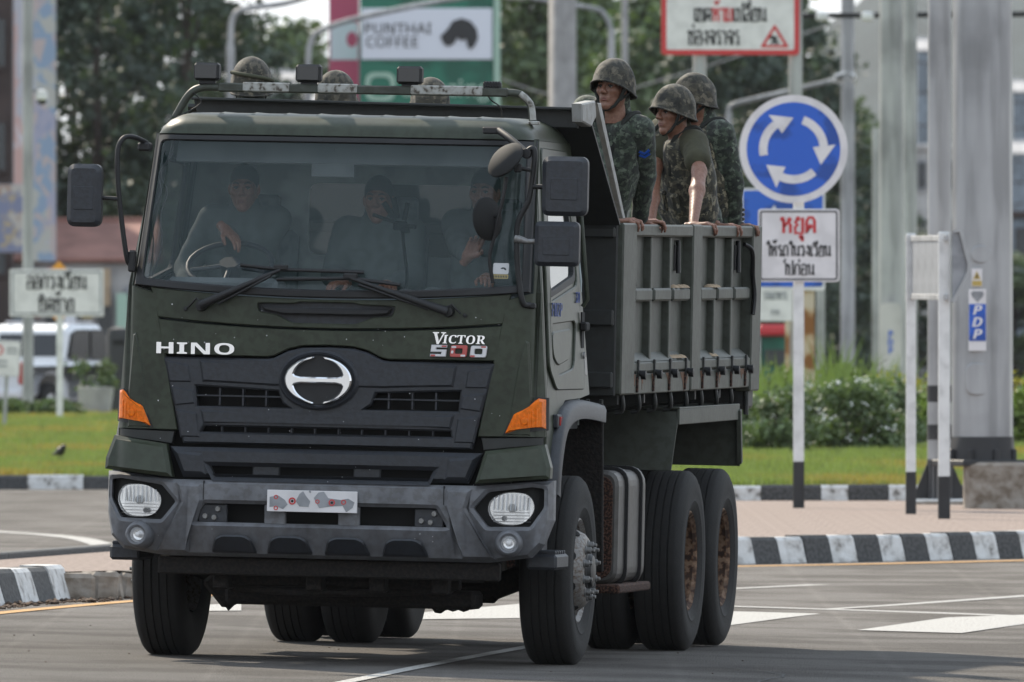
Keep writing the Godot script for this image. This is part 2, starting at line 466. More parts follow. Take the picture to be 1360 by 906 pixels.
	m = mat("sign_white", lin(0.68, 0.66, 0.665), 0.45, 0.0, nz(61, 0.02, 256, [g1(0.94), g1(0.98), g1(1)], [0.3, 0.5, 0.7]), 0.6)
	m = mat("sign_blue", lin(0.015, 0.1, 0.5), 0.4, 0.0, streak, 0.8)
	m = mat("sign_red", lin(0.5, 0.035, 0.04), 0.45)
	m = mat("sign_black", lin(0.02, 0.02, 0.022), 0.5)
	m = mat("sign_grey", lin(0.3, 0.31, 0.33), 0.5, 0.3, mott, 1.5)
	m = mat("orange_sign", lin(0.7, 0.3, 0.03), 0.5)
	m = mat("rusty_pole", lin(0.5, 0.42, 0.32), 0.8, 0.0, nz(62, 0.012, 256, [Color(0.7, 0.5, 0.32), Color(0.95, 0.9, 0.84), Color(1, 1, 1)], [0.25, 0.45, 0.7], FastNoiseLite.TYPE_SIMPLEX, 4), 0.5)
	m = mat("car_white", lin(0.62, 0.63, 0.65), 0.25); m.clearcoat_enabled = true
	m = mat("car_glass", lin(0.02, 0.022, 0.025), 0.08)
	m = mat("wall_pale", lin(0.42, 0.41, 0.4), 0.9, 0.0, mott, 0.3)
	m = mat("wall_dark", lin(0.06, 0.042, 0.038), 0.9, 0.0, mott, 0.3)
	m = mat("wall_red", lin(0.2, 0.06, 0.045), 0.9, 0.0, mott, 0.3)
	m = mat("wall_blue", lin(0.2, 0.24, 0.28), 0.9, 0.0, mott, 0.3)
	m = mat("roof_pale", lin(0.5, 0.48, 0.47), 0.8, 0.0, mott, 0.3)
	m = mat("roof_tile", lin(0.3, 0.15, 0.12), 0.85, 0.0, mott, 0.3)
	m = mat("window_dark", lin(0.03, 0.035, 0.04), 0.15)
	m = mat("dark_metal_lens", lin(0.3, 0.31, 0.32), 0.3, 0.9)
	m = mat("hill_green", lin(0.05, 0.066, 0.07), 1.0, 0.0, mott, 0.01)
	m = mat("banner_green", lin(0.02, 0.16, 0.1), 0.6, 0.0, streak, 0.2)
	m = mat("banner_white", lin(0.7, 0.72, 0.78), 0.6)
	m = mat("banner_pink", lin(0.55, 0.09, 0.17), 0.6)
	m = mat("pale_green", lin(0.35, 0.5, 0.4), 0.6)
	m = mat("cable", lin(0.02, 0.02, 0.02), 0.7)
	m = mat("tan", lin(0.4, 0.3, 0.2), 0.9, 0.0, mott, 0.5)
	m = mat("ochre", lin(0.45, 0.33, 0.1), 0.8)
	m = mat("bird", lin(0.012, 0.012, 0.014), 0.5)

# ======================= truck =======================
func hw(y: float) -> float:
	if y < 1.4: return 1.19
	if y < 2.03: return lerpf(1.19, 1.15, (y - 1.4) / 0.63)
	return lerpf(1.15, 1.05, minf(1.0, (y - 2.03) / 0.83))

func cabz(x: float, y: float) -> float:
	var w = hw(y)
	var t = clampf((absf(x) - (w - 0.14)) / 0.14, 0.0, 0.992)
	return 0.07 * (1.0 - pow(x / 1.15, 2)) - 0.35 * maxf(0.0, y - 2.03) - 0.14 * (1.0 - sqrt(1.0 - t * t))

func C(p, d): return Vector3(p.x, p.y, cabz(p.x, p.y) + d)

func bumpz(x: float) -> float:
	var t = clampf((absf(x) - 1.06) / 0.18, 0.0, 0.992)
	return 0.13 - 0.06 * pow(x / 1.2, 2) - 0.18 * (1.0 - sqrt(1.0 - t * t))

func Bz(p, d): return Vector3(p.x, p.y, bumpz(p.x) + d - 0.12 * clampf((0.7 - p.y) / 0.15, 0, 1) ** 2)

func sag(x0, x1, y, s, n := 10) -> PackedVector2Array:   # a line from x0 to x1 that dips in the middle
	var out = PackedVector2Array()
	for i in n + 1:
		var x = lerpf(x0, x1, float(i) / n); var m = (x0 + x1) / 2; var h = absf(x1 - x0) / 2
		out.append(Vector2(x, y - s * (1 - pow((x - m) / h, 2))))
	return out

func build_truck():
	var T = thing("dump_truck", "dark green military dump truck carrying soldiers through the junction", "truck", TT)
	build_cab(T)
	build_front(T)
	build_mirrors(T)
	build_chassis(T)
	build_body(T)

func build_cab(T):
	# corner panels with the windscreen pillars
	var cp = v2([-0.833, 1.24, -0.978, 1.99, -1.112, 2.03, -1.064, 2.868, -1.05, 2.868, -1.075, 2.65, -1.111, 2.35, -1.15, 2.03, -1.17, 1.7, -1.19, 1.4, -1.19, 1.24])
	for m in [false, true]:
		var s = S(); slab(s, mirror(cp) if m else cp, C, -0.03, 0.0, 0.005, [], 0.02)
		var c = obj("corner_panel", s, "paint", T)
		s = S()   # raised fold down the panel
		var fold = v2([-1.12, 1.46, -1.1, 1.76, -1.08, 1.77, -1.04, 1.6, -0.99, 1.25, -1.12, 1.25])
		slab(s, mirror(fold) if m else fold, C, -0.01, 0.009, 0.009, [], 0.02)
		obj("pressing", s, "paint", c)
	# roof
	var s = S()
	var rows = [[2.868, 0.0], [2.9, -0.012], [2.93, -0.035], [2.955, -0.08], [2.975, -0.16], [2.988, -0.28], [2.992, -0.5], [2.994, -0.8], [2.992, -1.05], [2.98, -1.2], [2.94, -1.28], [2.868, -1.31]]
	var xs = []
	for i in 29:
		var u = -1.0 + 2.0 * i / 28.0
		xs.append(1.05 * sign(u) * (1.0 - pow(1.0 - absf(u), 1.5)))
	s.set_smooth_group(4)
	var pt = func(r, x):
		var t = clampf((absf(x) - 0.86) / 0.19, 0.0, 1.0)
		var zz = cabz(x, 2.868) * maxf(0.0, 1.0 - absf(r[1]) / 1.31) + cabz(0, 2.868) * minf(1.0, absf(r[1]) / 1.31)
		return Vector3(x, 2.868 + (r[0] - 2.868) * sqrt(maxf(0.0, 1.0 - t * t)), zz + r[1])
	for i in rows.size() - 1:
		for k in 28:
			quad(s, pt.call(rows[i], xs[k]), pt.call(rows[i + 1], xs[k]), pt.call(rows[i + 1], xs[k + 1]), pt.call(rows[i], xs[k + 1]))
	var roof = obj("roof", s, "paint", T)
	for k in 9:
		s = S()
		var x = -0.72 + 0.18 * k
		tube(s, [Vector3(x, 2.935, -0.38), Vector3(x, 2.956, -0.46), Vector3(x, 2.962, -0.62), Vector3(x, 2.962, -1.3)], [0.02, 0.03, 0.034, 0.034], 10)
		obj("roof_rib", s, "paint", roof)
	# sides
	for sd in [1.0, -1.0]:
		var G = func(p, d): return Vector3(sd * (hw(p.y) + d), p.y, p.x)
		var side = v2([-0.118, 1.24, -0.118, 1.02, -0.25, 1.0, -0.32, 1.2, -0.5, 1.36, -0.75, 1.44, -1.3, 1.45, -1.62, 1.47, -1.62, 2.868, -0.41, 2.868, -0.29, 2.55, -0.112, 2.03])
		var win = rpoly(v2([-0.35, 2.02, -1.28, 2.12, -1.28, 2.72, -0.62, 2.74]), 0.08)
		s = S(); slab(s, side, G, -0.03, 0.0, 0.004, [win])
		var pan = obj("cab_side", s, "paint", T)
		s = S(); slab(s, rpoly(v2([-0.33, 2.0, -1.3, 2.1, -1.3, 2.74, -0.61, 2.76]), 0.09), G, -0.02, 0.006, 0.003, [rpoly(v2([-0.38, 2.04, -1.26, 2.135, -1.26, 2.7, -0.64, 2.72]), 0.07)])
		obj("window_seal", s, "rubber", pan)
		s = S(); slab(s, rpoly(v2([-0.38, 2.04, -1.26, 2.135, -1.26, 2.7, -0.64, 2.72]), 0.07), G, -0.013, -0.01, 0.0)
		obj("side_window", s, "side_glass", pan)
		# the door stands 8 mm proud, with a recessed lower field and a sill line
		var door = rpoly(v2([-0.2, 1.62, -0.42, 1.5, -1.42, 1.5, -1.42, 2.82, -0.52, 2.83, -0.26, 2.2]), 0.06)
		s = S(); slab(s, door, G, -0.005, 0.012, 0.006, [rpoly(v2([-0.32, 1.98, -1.31, 2.08, -1.31, 2.76, -0.6, 2.78]), 0.09), rpoly(v2([-0.3, 1.86, -1.18, 1.88, -1.05, 1.62, -0.5, 1.58, -0.3, 1.66]), 0.08)])
		var d = obj("door", s, "paint", T)
		s = S(); slab(s, rpoly(v2([-0.3, 1.86, -1.18, 1.88, -1.05, 1.62, -0.5, 1.58, -0.3, 1.66]), 0.08), G, -0.025, -0.006, 0.0)
		slab(s, rpoly(v2([-0.36, 1.82, -1.05, 1.84, -0.95, 1.67, -0.52, 1.63, -0.36, 1.69]), 0.07), G, -0.008, 0.008, 0.008)
		obj("door_recess", s, "paint", d)
		s = S(); rbox(s, Vector3(sd * (hw(1.85) + 0.03), 1.85, -1.36), Vector3(0.04, 0.05, 0.13), 0.012)
		rbox(s, Vector3(sd * (hw(1.8) + 0.014), 1.83, -1.36), Vector3(0.01, 0.2, 0.09), 0.004)
		obj("handle", s, "black", d)
		s = S(); lathe(s, [Vector2(0, 0.012), Vector2(0.018, 0.012), Vector2(0.02, 0)], Transform3D(Basis(Vector3(0, 0, 1), -sd * PI / 2), Vector3(sd * (hw(1.7) + 0.014), 1.69, -1.36)), 10)
		obj("door_lock", s, "steel", d)
		if sd > 0:
			var tx = text("lettering", "FM2P", "Droid Sans Mono", 0.075, 0.004, "blue_print", d, Transform3D(Basis(Vector3(0, 1, 0), PI / 2).scaled_local(Vector3(1.5, 1, 1)), Vector3(hw(1.94) + 0.017, 1.94, -0.5)), true)
			tx.set_meta("label", "blue letters on the door below the window")
			text("lettering", "320", "Droid Sans Mono", 0.06, 0.004, "blue_print", d, Transform3D(Basis(Vector3(0, 1, 0), PI / 2), Vector3(hw(2.0) + 0.017, 2.01, -1.24)), true)
			s = S(); slab(s, rrect(-1.55, 1.58, -1.47, 1.68, 0.01), G, 0.0, 0.004, 0.002)
			obj("data_plate", s, "steel", pan)
		s = S(); tube(s, [Vector3(sd * 1.15, 1.96, -1.53), Vector3(sd * (hw(2.1) + 0.035), 2.0, -1.53), Vector3(sd * (hw(2.6) + 0.035), 2.62, -1.53), Vector3(sd * 1.08, 2.66, -1.53)], 0.014, 8)
		obj("grab_rail", s, "paint", pan)
		s = S(); rbox(s, Vector3(sd * 1.2, 1.33, -0.42), Vector3(0.03, 0.075, 0.16), 0.006)
		var mk = obj("side_marker", s, "plastic", T)
		s = S(); rbox(s, Vector3(sd * 1.217, 1.33, -0.44), Vector3(0.012, 0.05, 0.09), 0.004)
		obj("lens", s, "red_lens", mk)
		# front wheel arch
		s = S()
		var arch = curve([Vector2(-0.22, 0.93), Vector2(-0.27, 1.12), Vector2(-0.45, 1.33), Vector2(-0.75, 1.41), Vector2(-1.2, 1.425), Vector2(-1.86, 1.4)], 6)
		var sec = [[1.0, -0.02], [1.0, 0.015], [1.2, 0.02], [1.235, 0.008], [1.245, -0.015], [1.245, -0.085], [1.225, -0.085], [1.215, -0.02], [1.0, -0.02]]
		for k in sec.size() - 1:
			s.set_smooth_group(30 + (k if k in [0, 5, 6, 7] else 2))
			for i in arch.size() - 1:
				var Q = func(ii, kk):
					var tg = (arch[min(ii + 1, arch.size() - 1)] - arch[max(ii - 1, 0)]).normalized(); var p = arch[ii] + Vector2(tg.y, -tg.x) * sec[kk][1]
					return Vector3(sd * sec[kk][0], p.y, p.x)
				quad(s, Q.call(i, k), Q.call(i, k + 1), Q.call(i + 1, k + 1), Q.call(i + 1, k))
		s.set_smooth_group(-1)
		obj("wheel_arch", s, "plastic", T)
		s = S(); rbox(s, Vector3(sd * 0.98, 0.95, -1.9), Vector3(0.5, 0.95, 0.03), 0.01, Basis(Vector3(1, 0, 0), 0.12))
		rbox(s, Vector3(sd * 0.9, 1.2, -1.0), Vector3(0.02, 0.5, 1.7), 0.01)
		obj("mud_guard", s, "under", T)
		# entry step at the corner of the bumper
		s = S(); rbox(s, Vector3(sd * 1.16, 0.56, -0.42), Vector3(0.17, 0.085, 0.42), 0.015)
		for k in 5: rbox(s, Vector3(sd * 1.16, 0.612, -0.25 - 0.075 * k), Vector3(0.15, 0.02, 0.035), 0.006)
		rbox(s, Vector3(sd * 1.1, 0.78, -0.5), Vector3(0.06, 0.4, 0.2), 0.01)
		obj("entry_step", s, "plastic", T)
	# back wall, floor, headlining
	s = S(); slab(s, v2([-1.13, 1.3, 1.13, 1.3, 1.13, 2.1, 1.04, 2.87, -1.04, 2.87, -1.13, 2.1]), flat(Transform3D(Basis(), Vector3(0, 0, -1.62))), 0.0, 0.03, 0.004, [rrect(-0.42, 2.22, 0.62, 2.62, 0.06)])
	var back = obj("back_wall", s, "interior_light", T)
	s = S(); slab(s, rrect(-0.42, 2.22, 0.62, 2.62, 0.06), flat(Transform3D(Basis(), Vector3(0, 0, -1.605))), 0.0, 0.003, 0.0)
	obj("rear_window", s, "windscreen", back)
	s = S(); rbox(s, Vector3(0, 1.3, -0.85), Vector3(2.25, 0.04, 1.5), 0.005)
	obj("cab_floor", s, "interior", T)
	s = S(); rbox(s, Vector3(0, 2.9, -1.05), Vector3(1.8, 0.02, 1.0), 0.005); rbox(s, Vector3(0, 2.78, -0.42), Vector3(1.9, 0.16, 0.02), 0.008, Basis(Vector3(1, 0, 0), -0.6))
	obj("sun_visor", s, "interior", T)
	# windscreen
	var outer = PackedVector2Array(); outer.append_array(sag(-1.10, 1.10, 2.03, 0.052, 16)); outer.append_array(v2([1.062, 2.868, -1.062, 2.868]))
	var inner = PackedVector2Array(); inner.append_array(sag(-1.052, 1.052, 2.072, 0.048, 16)); inner.append_array(v2([1.018, 2.828, -1.018, 2.828]))
	var ir = rpoly(inner, 0.03, 3)
	s = S(); slab(s, outer, C, -0.02, 0.012, 0.008, [ir], 0.05)
	obj("windscreen_seal", s, "rubber", T)
	s = S(); slab(s, ir, C, -0.008, -0.004, 0.0, [], 0.05)
	obj("windscreen", s, "windscreen", T)
	# interior
	s = S(); rbox(s, Vector3(0, 1.9, -0.3), Vector3(2.1, 0.22, 0.5), 0.05); rbox(s, Vector3(-0.65, 2.02, -0.36), Vector3(0.62, 0.12, 0.3), 0.05)
	obj("dashboard", s, "interior", T)
	s = S()
	var sw = []
	var swx = Transform3D(Basis(Vector3(1, 0, 0), 0.55), Vector3(-0.68, 2.15, -0.62))
	for i in 25: sw.append(swx * Vector3(cos(TAU * i / 24) * 0.235, 0, sin(TAU * i / 24) * 0.235))
	tube(s, sw, 0.016, 8, false)
	for a in [0.3, PI - 0.3, PI / 2]: tube(s, [swx * Vector3.ZERO, swx * Vector3(cos(a) * 0.23, 0, sin(a) * 0.23)], 0.014, 6)
	tube(s, [swx * Vector3(0, 0.02, 0), swx * Vector3(0, -0.4, 0)], [0.06, 0.03], 8)
	obj("steering_wheel", s, "plastic", T)
	for x in [-0.68, 0.1, 0.68]:
		s = S(); rbox(s, Vector3(x, 1.62, -1.1), Vector3(0.5 if x != 0.1 else 0.4, 0.16, 0.5), 0.05)
		var st = obj("seat", s, "seat_cloth", T)
		s = S(); rbox(s, Vector3(x, 2.02, -1.38), Vector3(0.48 if x != 0.1 else 0.38, 0.66, 0.13), 0.05, Basis(Vector3(1, 0, 0), -0.12))
		obj("backrest", s, "seat_cloth", st)
		s = S(); rbox(s, Vector3(x, 2.45, -1.42), Vector3(0.26, 0.2, 0.09), 0.035)
		obj("headrest", s, "seat_cloth", st)
	s = S(); rbox(s, Vector3(-0.07, 2.68, -0.38), Vector3(0.24, 0.075, 0.02), 0.01); tube(s, [Vector3(-0.07, 2.7, -0.39), Vector3(-0.07, 2.8, -0.42)], 0.006)
	obj("inside_mirror", s, "interior", T)
	# stickers low in the corner of the windscreen
	s = S(); slab(s, rrect(0.89, 2.13, 0.975, 2.19, 0.008), C, -0.012, -0.0095, 0.0)
	var sk = obj("tax_sticker", s, "sign_white", T)
	s = S(); slab(s, rrect(0.885, 2.105, 0.975, 2.128, 0.004), C, -0.012, -0.0095, 0.0); obj("sticker_band", s, "ochre", sk)
	for k in 9: s = S(); slab(s, rrect(0.893 + 0.009 * k, 2.11, 0.898 + 0.009 * k, 2.123, 0.0), C, -0.0095, -0.0085, 0.0); obj("lettering", s, "sign_black", sk)
	text("lettering", "2", "Droid Sans", 0.05, 0.001, "sign_black", sk, Transform3D(Basis(), Vector3(0.945, 2.14, cabz(0.945, 2.16) - 0.0085)), true)

func build_front(T):
	# added backing: black behind the slots, closes gaps that let light through
	var s = S(); slab(s, v2([-0.95, 0.6, 0.95, 0.6, 1.0, 1.0, 0.86, 1.2, 0.95, 1.65, -0.95, 1.65, -0.86, 1.2, -1.0, 1.0]), C, -0.16, -0.12, 0.0, [], 0.2)
	rbox(s, Vector3(0, 1.5, -0.17), Vector3(2.1, 0.9, 0.04), 0.0); rbox(s, Vector3(1.03, 1.1, -0.22), Vector3(0.3, 0.45, 0.04), 0.0); rbox(s, Vector3(-1.03, 1.1, -0.22), Vector3(0.3, 0.45, 0.04), 0.0)
	obj("radiator_core", s, "black", T)
	# upper panel with the grab handle
	var up = PackedVector2Array(); up.append_array(sag(-0.958, 0.958, 1.858, 0.045, 14))
	var t2 = sag(-1.0, 1.0, 2.022, 0.052, 14); t2.reverse(); up.append_array(t2)
	var rec = rpoly(v2([-0.40, 1.945, -0.19, 1.945, -0.17, 1.955, 0.14, 1.955, 0.17, 1.945, 0.37, 1.94, 0.35, 1.885, 0.25, 1.88, 0.15, 1.84, -0.2, 1.84, -0.29, 1.885, -0.39, 1.9]), 0.015, 2)
	s = S(); slab(s, up, C, -0.03, 0.0, 0.005, [rec], 0.05)
	var wp = obj("wiper_panel", s, "paint", T)
	s = S(); slab(s, rec, C, -0.06, -0.035, 0.0, [], 0.1)
	obj("handle_recess", s, "plastic", wp)
	s = S(); slab(s, rpoly(v2([-0.38, 1.935, -0.2, 1.925, 0.15, 1.925, 0.35, 1.93, 0.33, 1.895, 0.22, 1.885, -0.25, 1.885, -0.36, 1.905]), 0.012, 2), C, -0.03, 0.012, 0.01, [], 0.05)
	obj("grab_handle", s, "rubber", wp)
	# bonnet panel
	var arch = [Vector2(0.34, 1.652), Vector2(0.3, 1.658), Vector2(0.22, 1.698), Vector2(0.14, 1.717), Vector2(0, 1.722), Vector2(-0.14, 1.717), Vector2(-0.22, 1.698), Vector2(-0.3, 1.658), Vector2(-0.34, 1.652)]
	var hood = PackedVector2Array([Vector2(0.925, 1.655)]); hood.append_array(PackedVector2Array(arch)); hood.append(Vector2(-0.925, 1.655))
	hood.append_array(sag(-0.955, 0.955, 1.846, 0.045, 14))
	s = S(); slab(s, hood, C, -0.03, 0.0, 0.005, [], 0.05)
	var hp = obj("bonnet_panel", s, "paint", T)
	var f = func(x, y, d): return Transform3D(Basis(), Vector3(x, y, cabz(x, y) + d))
	var n = text("lettering", "HINO", "Droid Sans", 0.062, 0.018, "chrome", hp, Transform3D(Basis().scaled(Vector3(2.05, 1, 1)).rotated(Vector3.UP, -0.08), Vector3(-0.74, 1.688, cabz(-0.74, 1.69) + 0.008)), true)
	n.set_meta("label", "wide silver lettering on the bonnet")
	text("lettering", "V", "Droid Serif", 0.066, 0.014, "chrome", hp, Transform3D(Basis(Vector3(1.15, 0, 0), Vector3(0.14, 1, 0), Vector3(0, 0, 1)), Vector3(0.612, 1.772, cabz(0.6, 1.77) + 0.008)), true)
	text("lettering", "ICTOR", "Droid Serif", 0.046, 0.014, "chrome", hp, Transform3D(Basis(Vector3(1.15, 0, 0.03), Vector3(0.14, 1, 0), Vector3(0, 0, 1)), Vector3(0.75, 1.768, cabz(0.75, 1.77) + 0.008)), true)
	# the boxy number: outlines with open slots
	for k in 3:
		var x = 0.565 + 0.108 * k
		s = S()
		var fl = func(p, d): return Vector3(x + p.x + p.y * 0.12, 1.672 + p.y, cabz(x, 1.69) + d)
		if k == 0: slab(s, v2([0, 0, 0.088, 0, 0.088, 0.04, 0.03, 0.04, 0.03, 0.05, 0.088, 0.05, 0.088, 0.065, 0, 0.065, 0, 0.026, 0.06, 0.026, 0.06, 0.015, 0, 0.015]), fl, 0.0, 0.016, 0.003)
		else: slab(s, rrect(0, 0, 0.092, 0.065, 0.012, 2), fl, 0.0, 0.016, 0.003, [rrect(0.025, 0.018, 0.067, 0.047, 0.006, 2)])
		var nm = obj("number", s, "red_patch" if k == 1 else "silver", hp)
		s = S()
		if k == 1:
			for q in [[0.004, 0.05, 0.03, 0.06], [0.06, 0.004, 0.086, 0.014], [0.005, 0.02, 0.018, 0.035]]: s = S(); slab(s, rrect(q[0], q[1], q[2], q[3], 0.003, 2), fl, 0.012, 0.0168, 0.0); obj("worn_patch", s, "silver", nm)
		else:
			for q in [[0.004, 0.002, 0.03, 0.012], [0.058, 0.054, 0.085, 0.0625]]: s = S(); slab(s, rrect(q[0], q[1], q[2], q[3], 0.003, 2), fl, 0.012, 0.0168, 0.0); obj("worn_patch", s, "red_patch", nm)
	# grille
	var g = PackedVector2Array()
	g.append_array(v2([-0.8, 1.17, 0.8, 1.17, 0.925, 1.64, 0.34, 1.64])); g.append_array(PackedVector2Array([Vector2(0.3, 1.646), Vector2(0.22, 1.686), Vector2(0.14, 1.705), Vector2(0, 1.71), Vector2(-0.14, 1.705), Vector2(-0.22, 1.686), Vector2(-0.3, 1.646), Vector2(-0.34, 1.64)])); g.append(Vector2(-0.925, 1.64))
	var h1 = v2([-0.735, 1.485, -0.27, 1.465, -0.245, 1.40, -0.2, 1.375, -0.725, 1.375])
	var h2 = mirror(h1)
	var h3 = v2([-0.685, 1.265, 0.685, 1.265, 0.69, 1.235, -0.7, 1.235])
	s = S(); slab(s, g, C, -0.06, 0.005, 0.01, [h1, h2, h3], 0.05)
	var gr = obj("grille", s, "plastic", T)
	for m in [false, true]:   # faceted ends of the bars
		for q in [[-0.915, 1.63, -0.77, 1.6, -0.755, 1.5, -0.885, 1.5], [-0.88, 1.485, -0.745, 1.465, -0.73, 1.385, -0.85, 1.37], [-0.85, 1.36, -0.72, 1.34, -0.7, 1.2, -0.815, 1.2]]:
			s = S(); var pq = v2(q); slab(s, mirror(pq) if m else pq, C, 0.0, 0.013, 0.012, [], 0.05)
			obj("grille_end", s, "plastic", gr)
	for q in [[-0.72, 1.63, 0.72, 1.63, 0.7, 1.505, 0.3, 1.49, -0.3, 1.49, -0.7, 1.505], [-0.71, 1.36, 0.71, 1.36, 0.69, 1.275, -0.69, 1.275]]:
		s = S(); slab(s, v2(q), C, 0.0, 0.018, 0.016, [], 0.05); obj("grille_bar", s, "plastic", gr)
	for sd in [-1.0, 1.0]:
		s = S(); slab(s, rrect(min(sd * 0.2, sd * 0.73), 1.428, max(sd * 0.2, sd * 0.73), 1.438, 0.0), C, -0.05, -0.005, 0.002, [], 0.1); obj("slat", s, "plastic", gr)
		for k in 3:
			var x = sd * (0.34 + 0.13 * k)
			s = S(); slab(s, rrect(x - 0.005, 1.38, x + 0.005, 1.475, 0.0), C, -0.055, -0.012, 0.001); obj("slat", s, "plastic", gr)
	for k in 10:
		var x = -0.585 + 0.13 * k
		s = S(); slab(s, rrect(x - 0.004, 1.236, x + 0.004, 1.264, 0.0), C, -0.05, -0.01, 0.001); obj("slat", s, "plastic", gr)
	# emblem on its oval
	s = S(); slab(s, ell(-0.045, 1.53, 0.225, 0.165, 32), C, 0.0, 0.035, 0.02, [ell(-0.045, 1.53, 0.19, 0.132, 32)], 0.05); obj("emblem_surround", s, "plastic", gr)
	s = S(); slab(s, ell(-0.045, 1.53, 0.192, 0.134, 32), C, 0.0, 0.02, 0.0, [], 0.05); obj("emblem_field", s, "rubber", gr)
	var em = PackedVector2Array()
	var E = func(a, rx, ry): return Vector2(rx * cos(a), ry * sin(a))
	for i in 25: em.append(E.call(deg_to_rad(97 + 166.0 * i / 24), 0.186, 0.128))
	for i in 12: em.append(E.call(deg_to_rad(261 - 62.0 * i / 11), lerpf(0.17, 0.142, i / 11.0), lerpf(0.122, 0.1, i / 11.0)))
	em.append_array(v2([-0.128, -0.024, -0.1, -0.017, 0.1, -0.017, 0.128, -0.024]))
	for i in 12: em.append(E.call(deg_to_rad(341 - 62.0 * i / 11), lerpf(0.142, 0.17, i / 11.0), lerpf(0.1, 0.122, i / 11.0)))
	for i in 25: em.append(E.call(deg_to_rad(277 + 166.0 * i / 24), 0.186, 0.128))
	for i in 12: em.append(E.call(deg_to_rad(81 - 62.0 * i / 11), lerpf(0.17, 0.142, i / 11.0), lerpf(0.122, 0.1, i / 11.0)))
	em.append_array(v2([0.128, 0.024, 0.1, 0.017, -0.1, 0.017, -0.128, 0.024]))
	for i in 12: em.append(E.call(deg_to_rad(161 - 62.0 * i / 11), lerpf(0.142, 0.17, i / 11.0), lerpf(0.1, 0.122, i / 11.0)))
	s = S(); slab(s, em, func(p, d): return Vector3(p.x - 0.045, p.y + 0.0 + 1.53, cabz(p.x, 1.5) + d), 0.015, 0.045, 0.008, [], 0.05)
	obj("emblem", s, "chrome", gr, "chrome oval emblem with a crossbar")
	# lower bar under the grille opening
	s = S(); slab(s, v2([-0.865, 1.15, 0.865, 1.15, 0.79, 0.985, -0.79, 0.985]), C, -0.02, 0.045, 0.022, [v2([-0.64, 1.05, 0.6, 1.05, 0.57, 0.99, -0.61, 0.99])], 0.05)
	var lb = obj("lower_grille_bar", s, "plastic", T)
	for sd in [-1.0, 1.0]:
		s = S(); slab(s, v2([-0.845, 1.135, -0.68, 1.12, -0.66, 1.0, -0.79, 1.0]) if sd < 0 else mirror(v2([-0.845, 1.135, -0.68, 1.12, -0.66, 1.0, -0.79, 1.0])), C, 0.03, 0.06, 0.018, [], 0.05); obj("grille_end", s, "plastic", lb)
		s = S(); rbox(s, Vector3(sd * 0.28 - 0.05, 1.0, 0.05), Vector3(0.15, 0.12, 0.03), 0.006); obj("bracket", s, "plastic", lb)
	# green quarter panels over the headlights, black strip above them
	for m in [false, true]:
		var q = v2([-0.885, 1.163, -0.84, 0.985, -1.235, 1.02, -1.235, 1.08, -1.195, 1.205])
		s = S(); slab(s, mirror(q) if m else q, func(p, d): return Vector3(p.x, p.y, cabz(clampf(p.x, -1.17, 1.17), 1.1) + d + (1.205 - p.y) * 0.25), -0.04, 0.06, 0.02, [], 0.02)
		obj("quarter_panel", s, "paint", T)
		q = v2([-1.175, 1.245, -0.85, 1.235, -0.865, 1.165, -1.175, 1.2])
		s = S(); slab(s, mirror(q) if m else q, C, -0.05, -0.01, 0.004, [], 0.03); obj("recess_strip", s, "body_dark", T)
		# indicator
		q = v2([-1.188, 1.29, -0.985, 1.262, -1.03, 1.365, -1.155, 1.455, -1.186, 1.45])
		s = S(); slab(s, mirror(q) if m else q, C, -0.02, 0.03, 0.014, [], 0.02)
		var il = obj("indicator_lamp", s, "orange_lens", T)
		s = S(); slab(s, mirror(inset(ccw(q), -0.01)) if m else inset(ccw(q), -0.01), C, -0.03, 0.005, 0.003, [], 0.02); obj("lamp_rim", s, "rubber", il)
		s = S(); lathe(s, [Vector2(0, 0.012), Vector2(0.018, 0.01), Vector2(0.022, 0)], Transform3D(Basis(Vector3(1, 0, 0), PI / 2), C(Vector2(1.09 if m else -1.09, 1.33), 0.03)), 12); obj("lens_boss", s, "orange_lens", il)
		s = S()
		for k in 7:
			var lx = -1.15 + 0.021 * k
			if m: lx = -lx
			slab(s, rrect(lx - 0.004, 1.3, lx + 0.004, 1.4 - 0.012 * k, 0.0), C, 0.028, 0.034, 0.002)
		obj("lens_ridges", s, "orange_lens", il)
	# bumper
	var bo = PackedVector2Array(); bo.append_array(v2([-1.238, 1.008, -1.238, 0.79, -1.2, 0.66, -1.13, 0.585])); bo.append_array(sag(-0.9, 0.9, 0.553, 0.0, 6)); bo.append_array(v2([1.13, 0.585, 1.2, 0.66, 1.238, 0.79, 1.238, 1.008])); bo.append_array(v2([0.84, 0.972, -0.84, 0.972]))
	var hl = rpoly(v2([-1.2, 0.965, -1.2, 0.86, -1.135, 0.755, -0.905, 0.75, -0.825, 0.85, -0.905, 0.94, -1.14, 0.972]), 0.012, 2)
	var sl = rpoly(v2([-0.725, 0.742, -0.665, 0.845, 0.625, 0.845, 0.685, 0.742]), 0.012, 2)
	s = S(); slab(s, bo, Bz, -0.1, 0.0, 0.02, [hl, mirror(hl), sl], 0.03)
	var bm = obj("bumper", s, "bumper_grey", T)
	for m in [false, true]:   # the slanting fold between corner and centre, with its seam
		var q = v2([-0.95, 0.57, -0.76, 0.57, -0.67, 0.86, -0.68, 0.95, -0.82, 0.955, -0.79, 0.85])
		s = S(); slab(s, mirror(q) if m else q, Bz, -0.02, 0.018, 0.016, [], 0.03); obj("bumper_fold", s, "bumper_grey", bm)
		s = S(); slab(s, rrect(0.664 if m else -0.668, 0.865, 0.668 if m else -0.664, 0.968, 0.0), Bz, -0.02, 0.002, 0.0); obj("seam", s, "black", bm)
		# tow bracket with bolts in the slot
		s = S(); var bx = 0.58 if m else -0.62
		rbox(s, Vector3(bx, 0.79, 0.06), Vector3(0.16, 0.1, 0.02), 0.006)
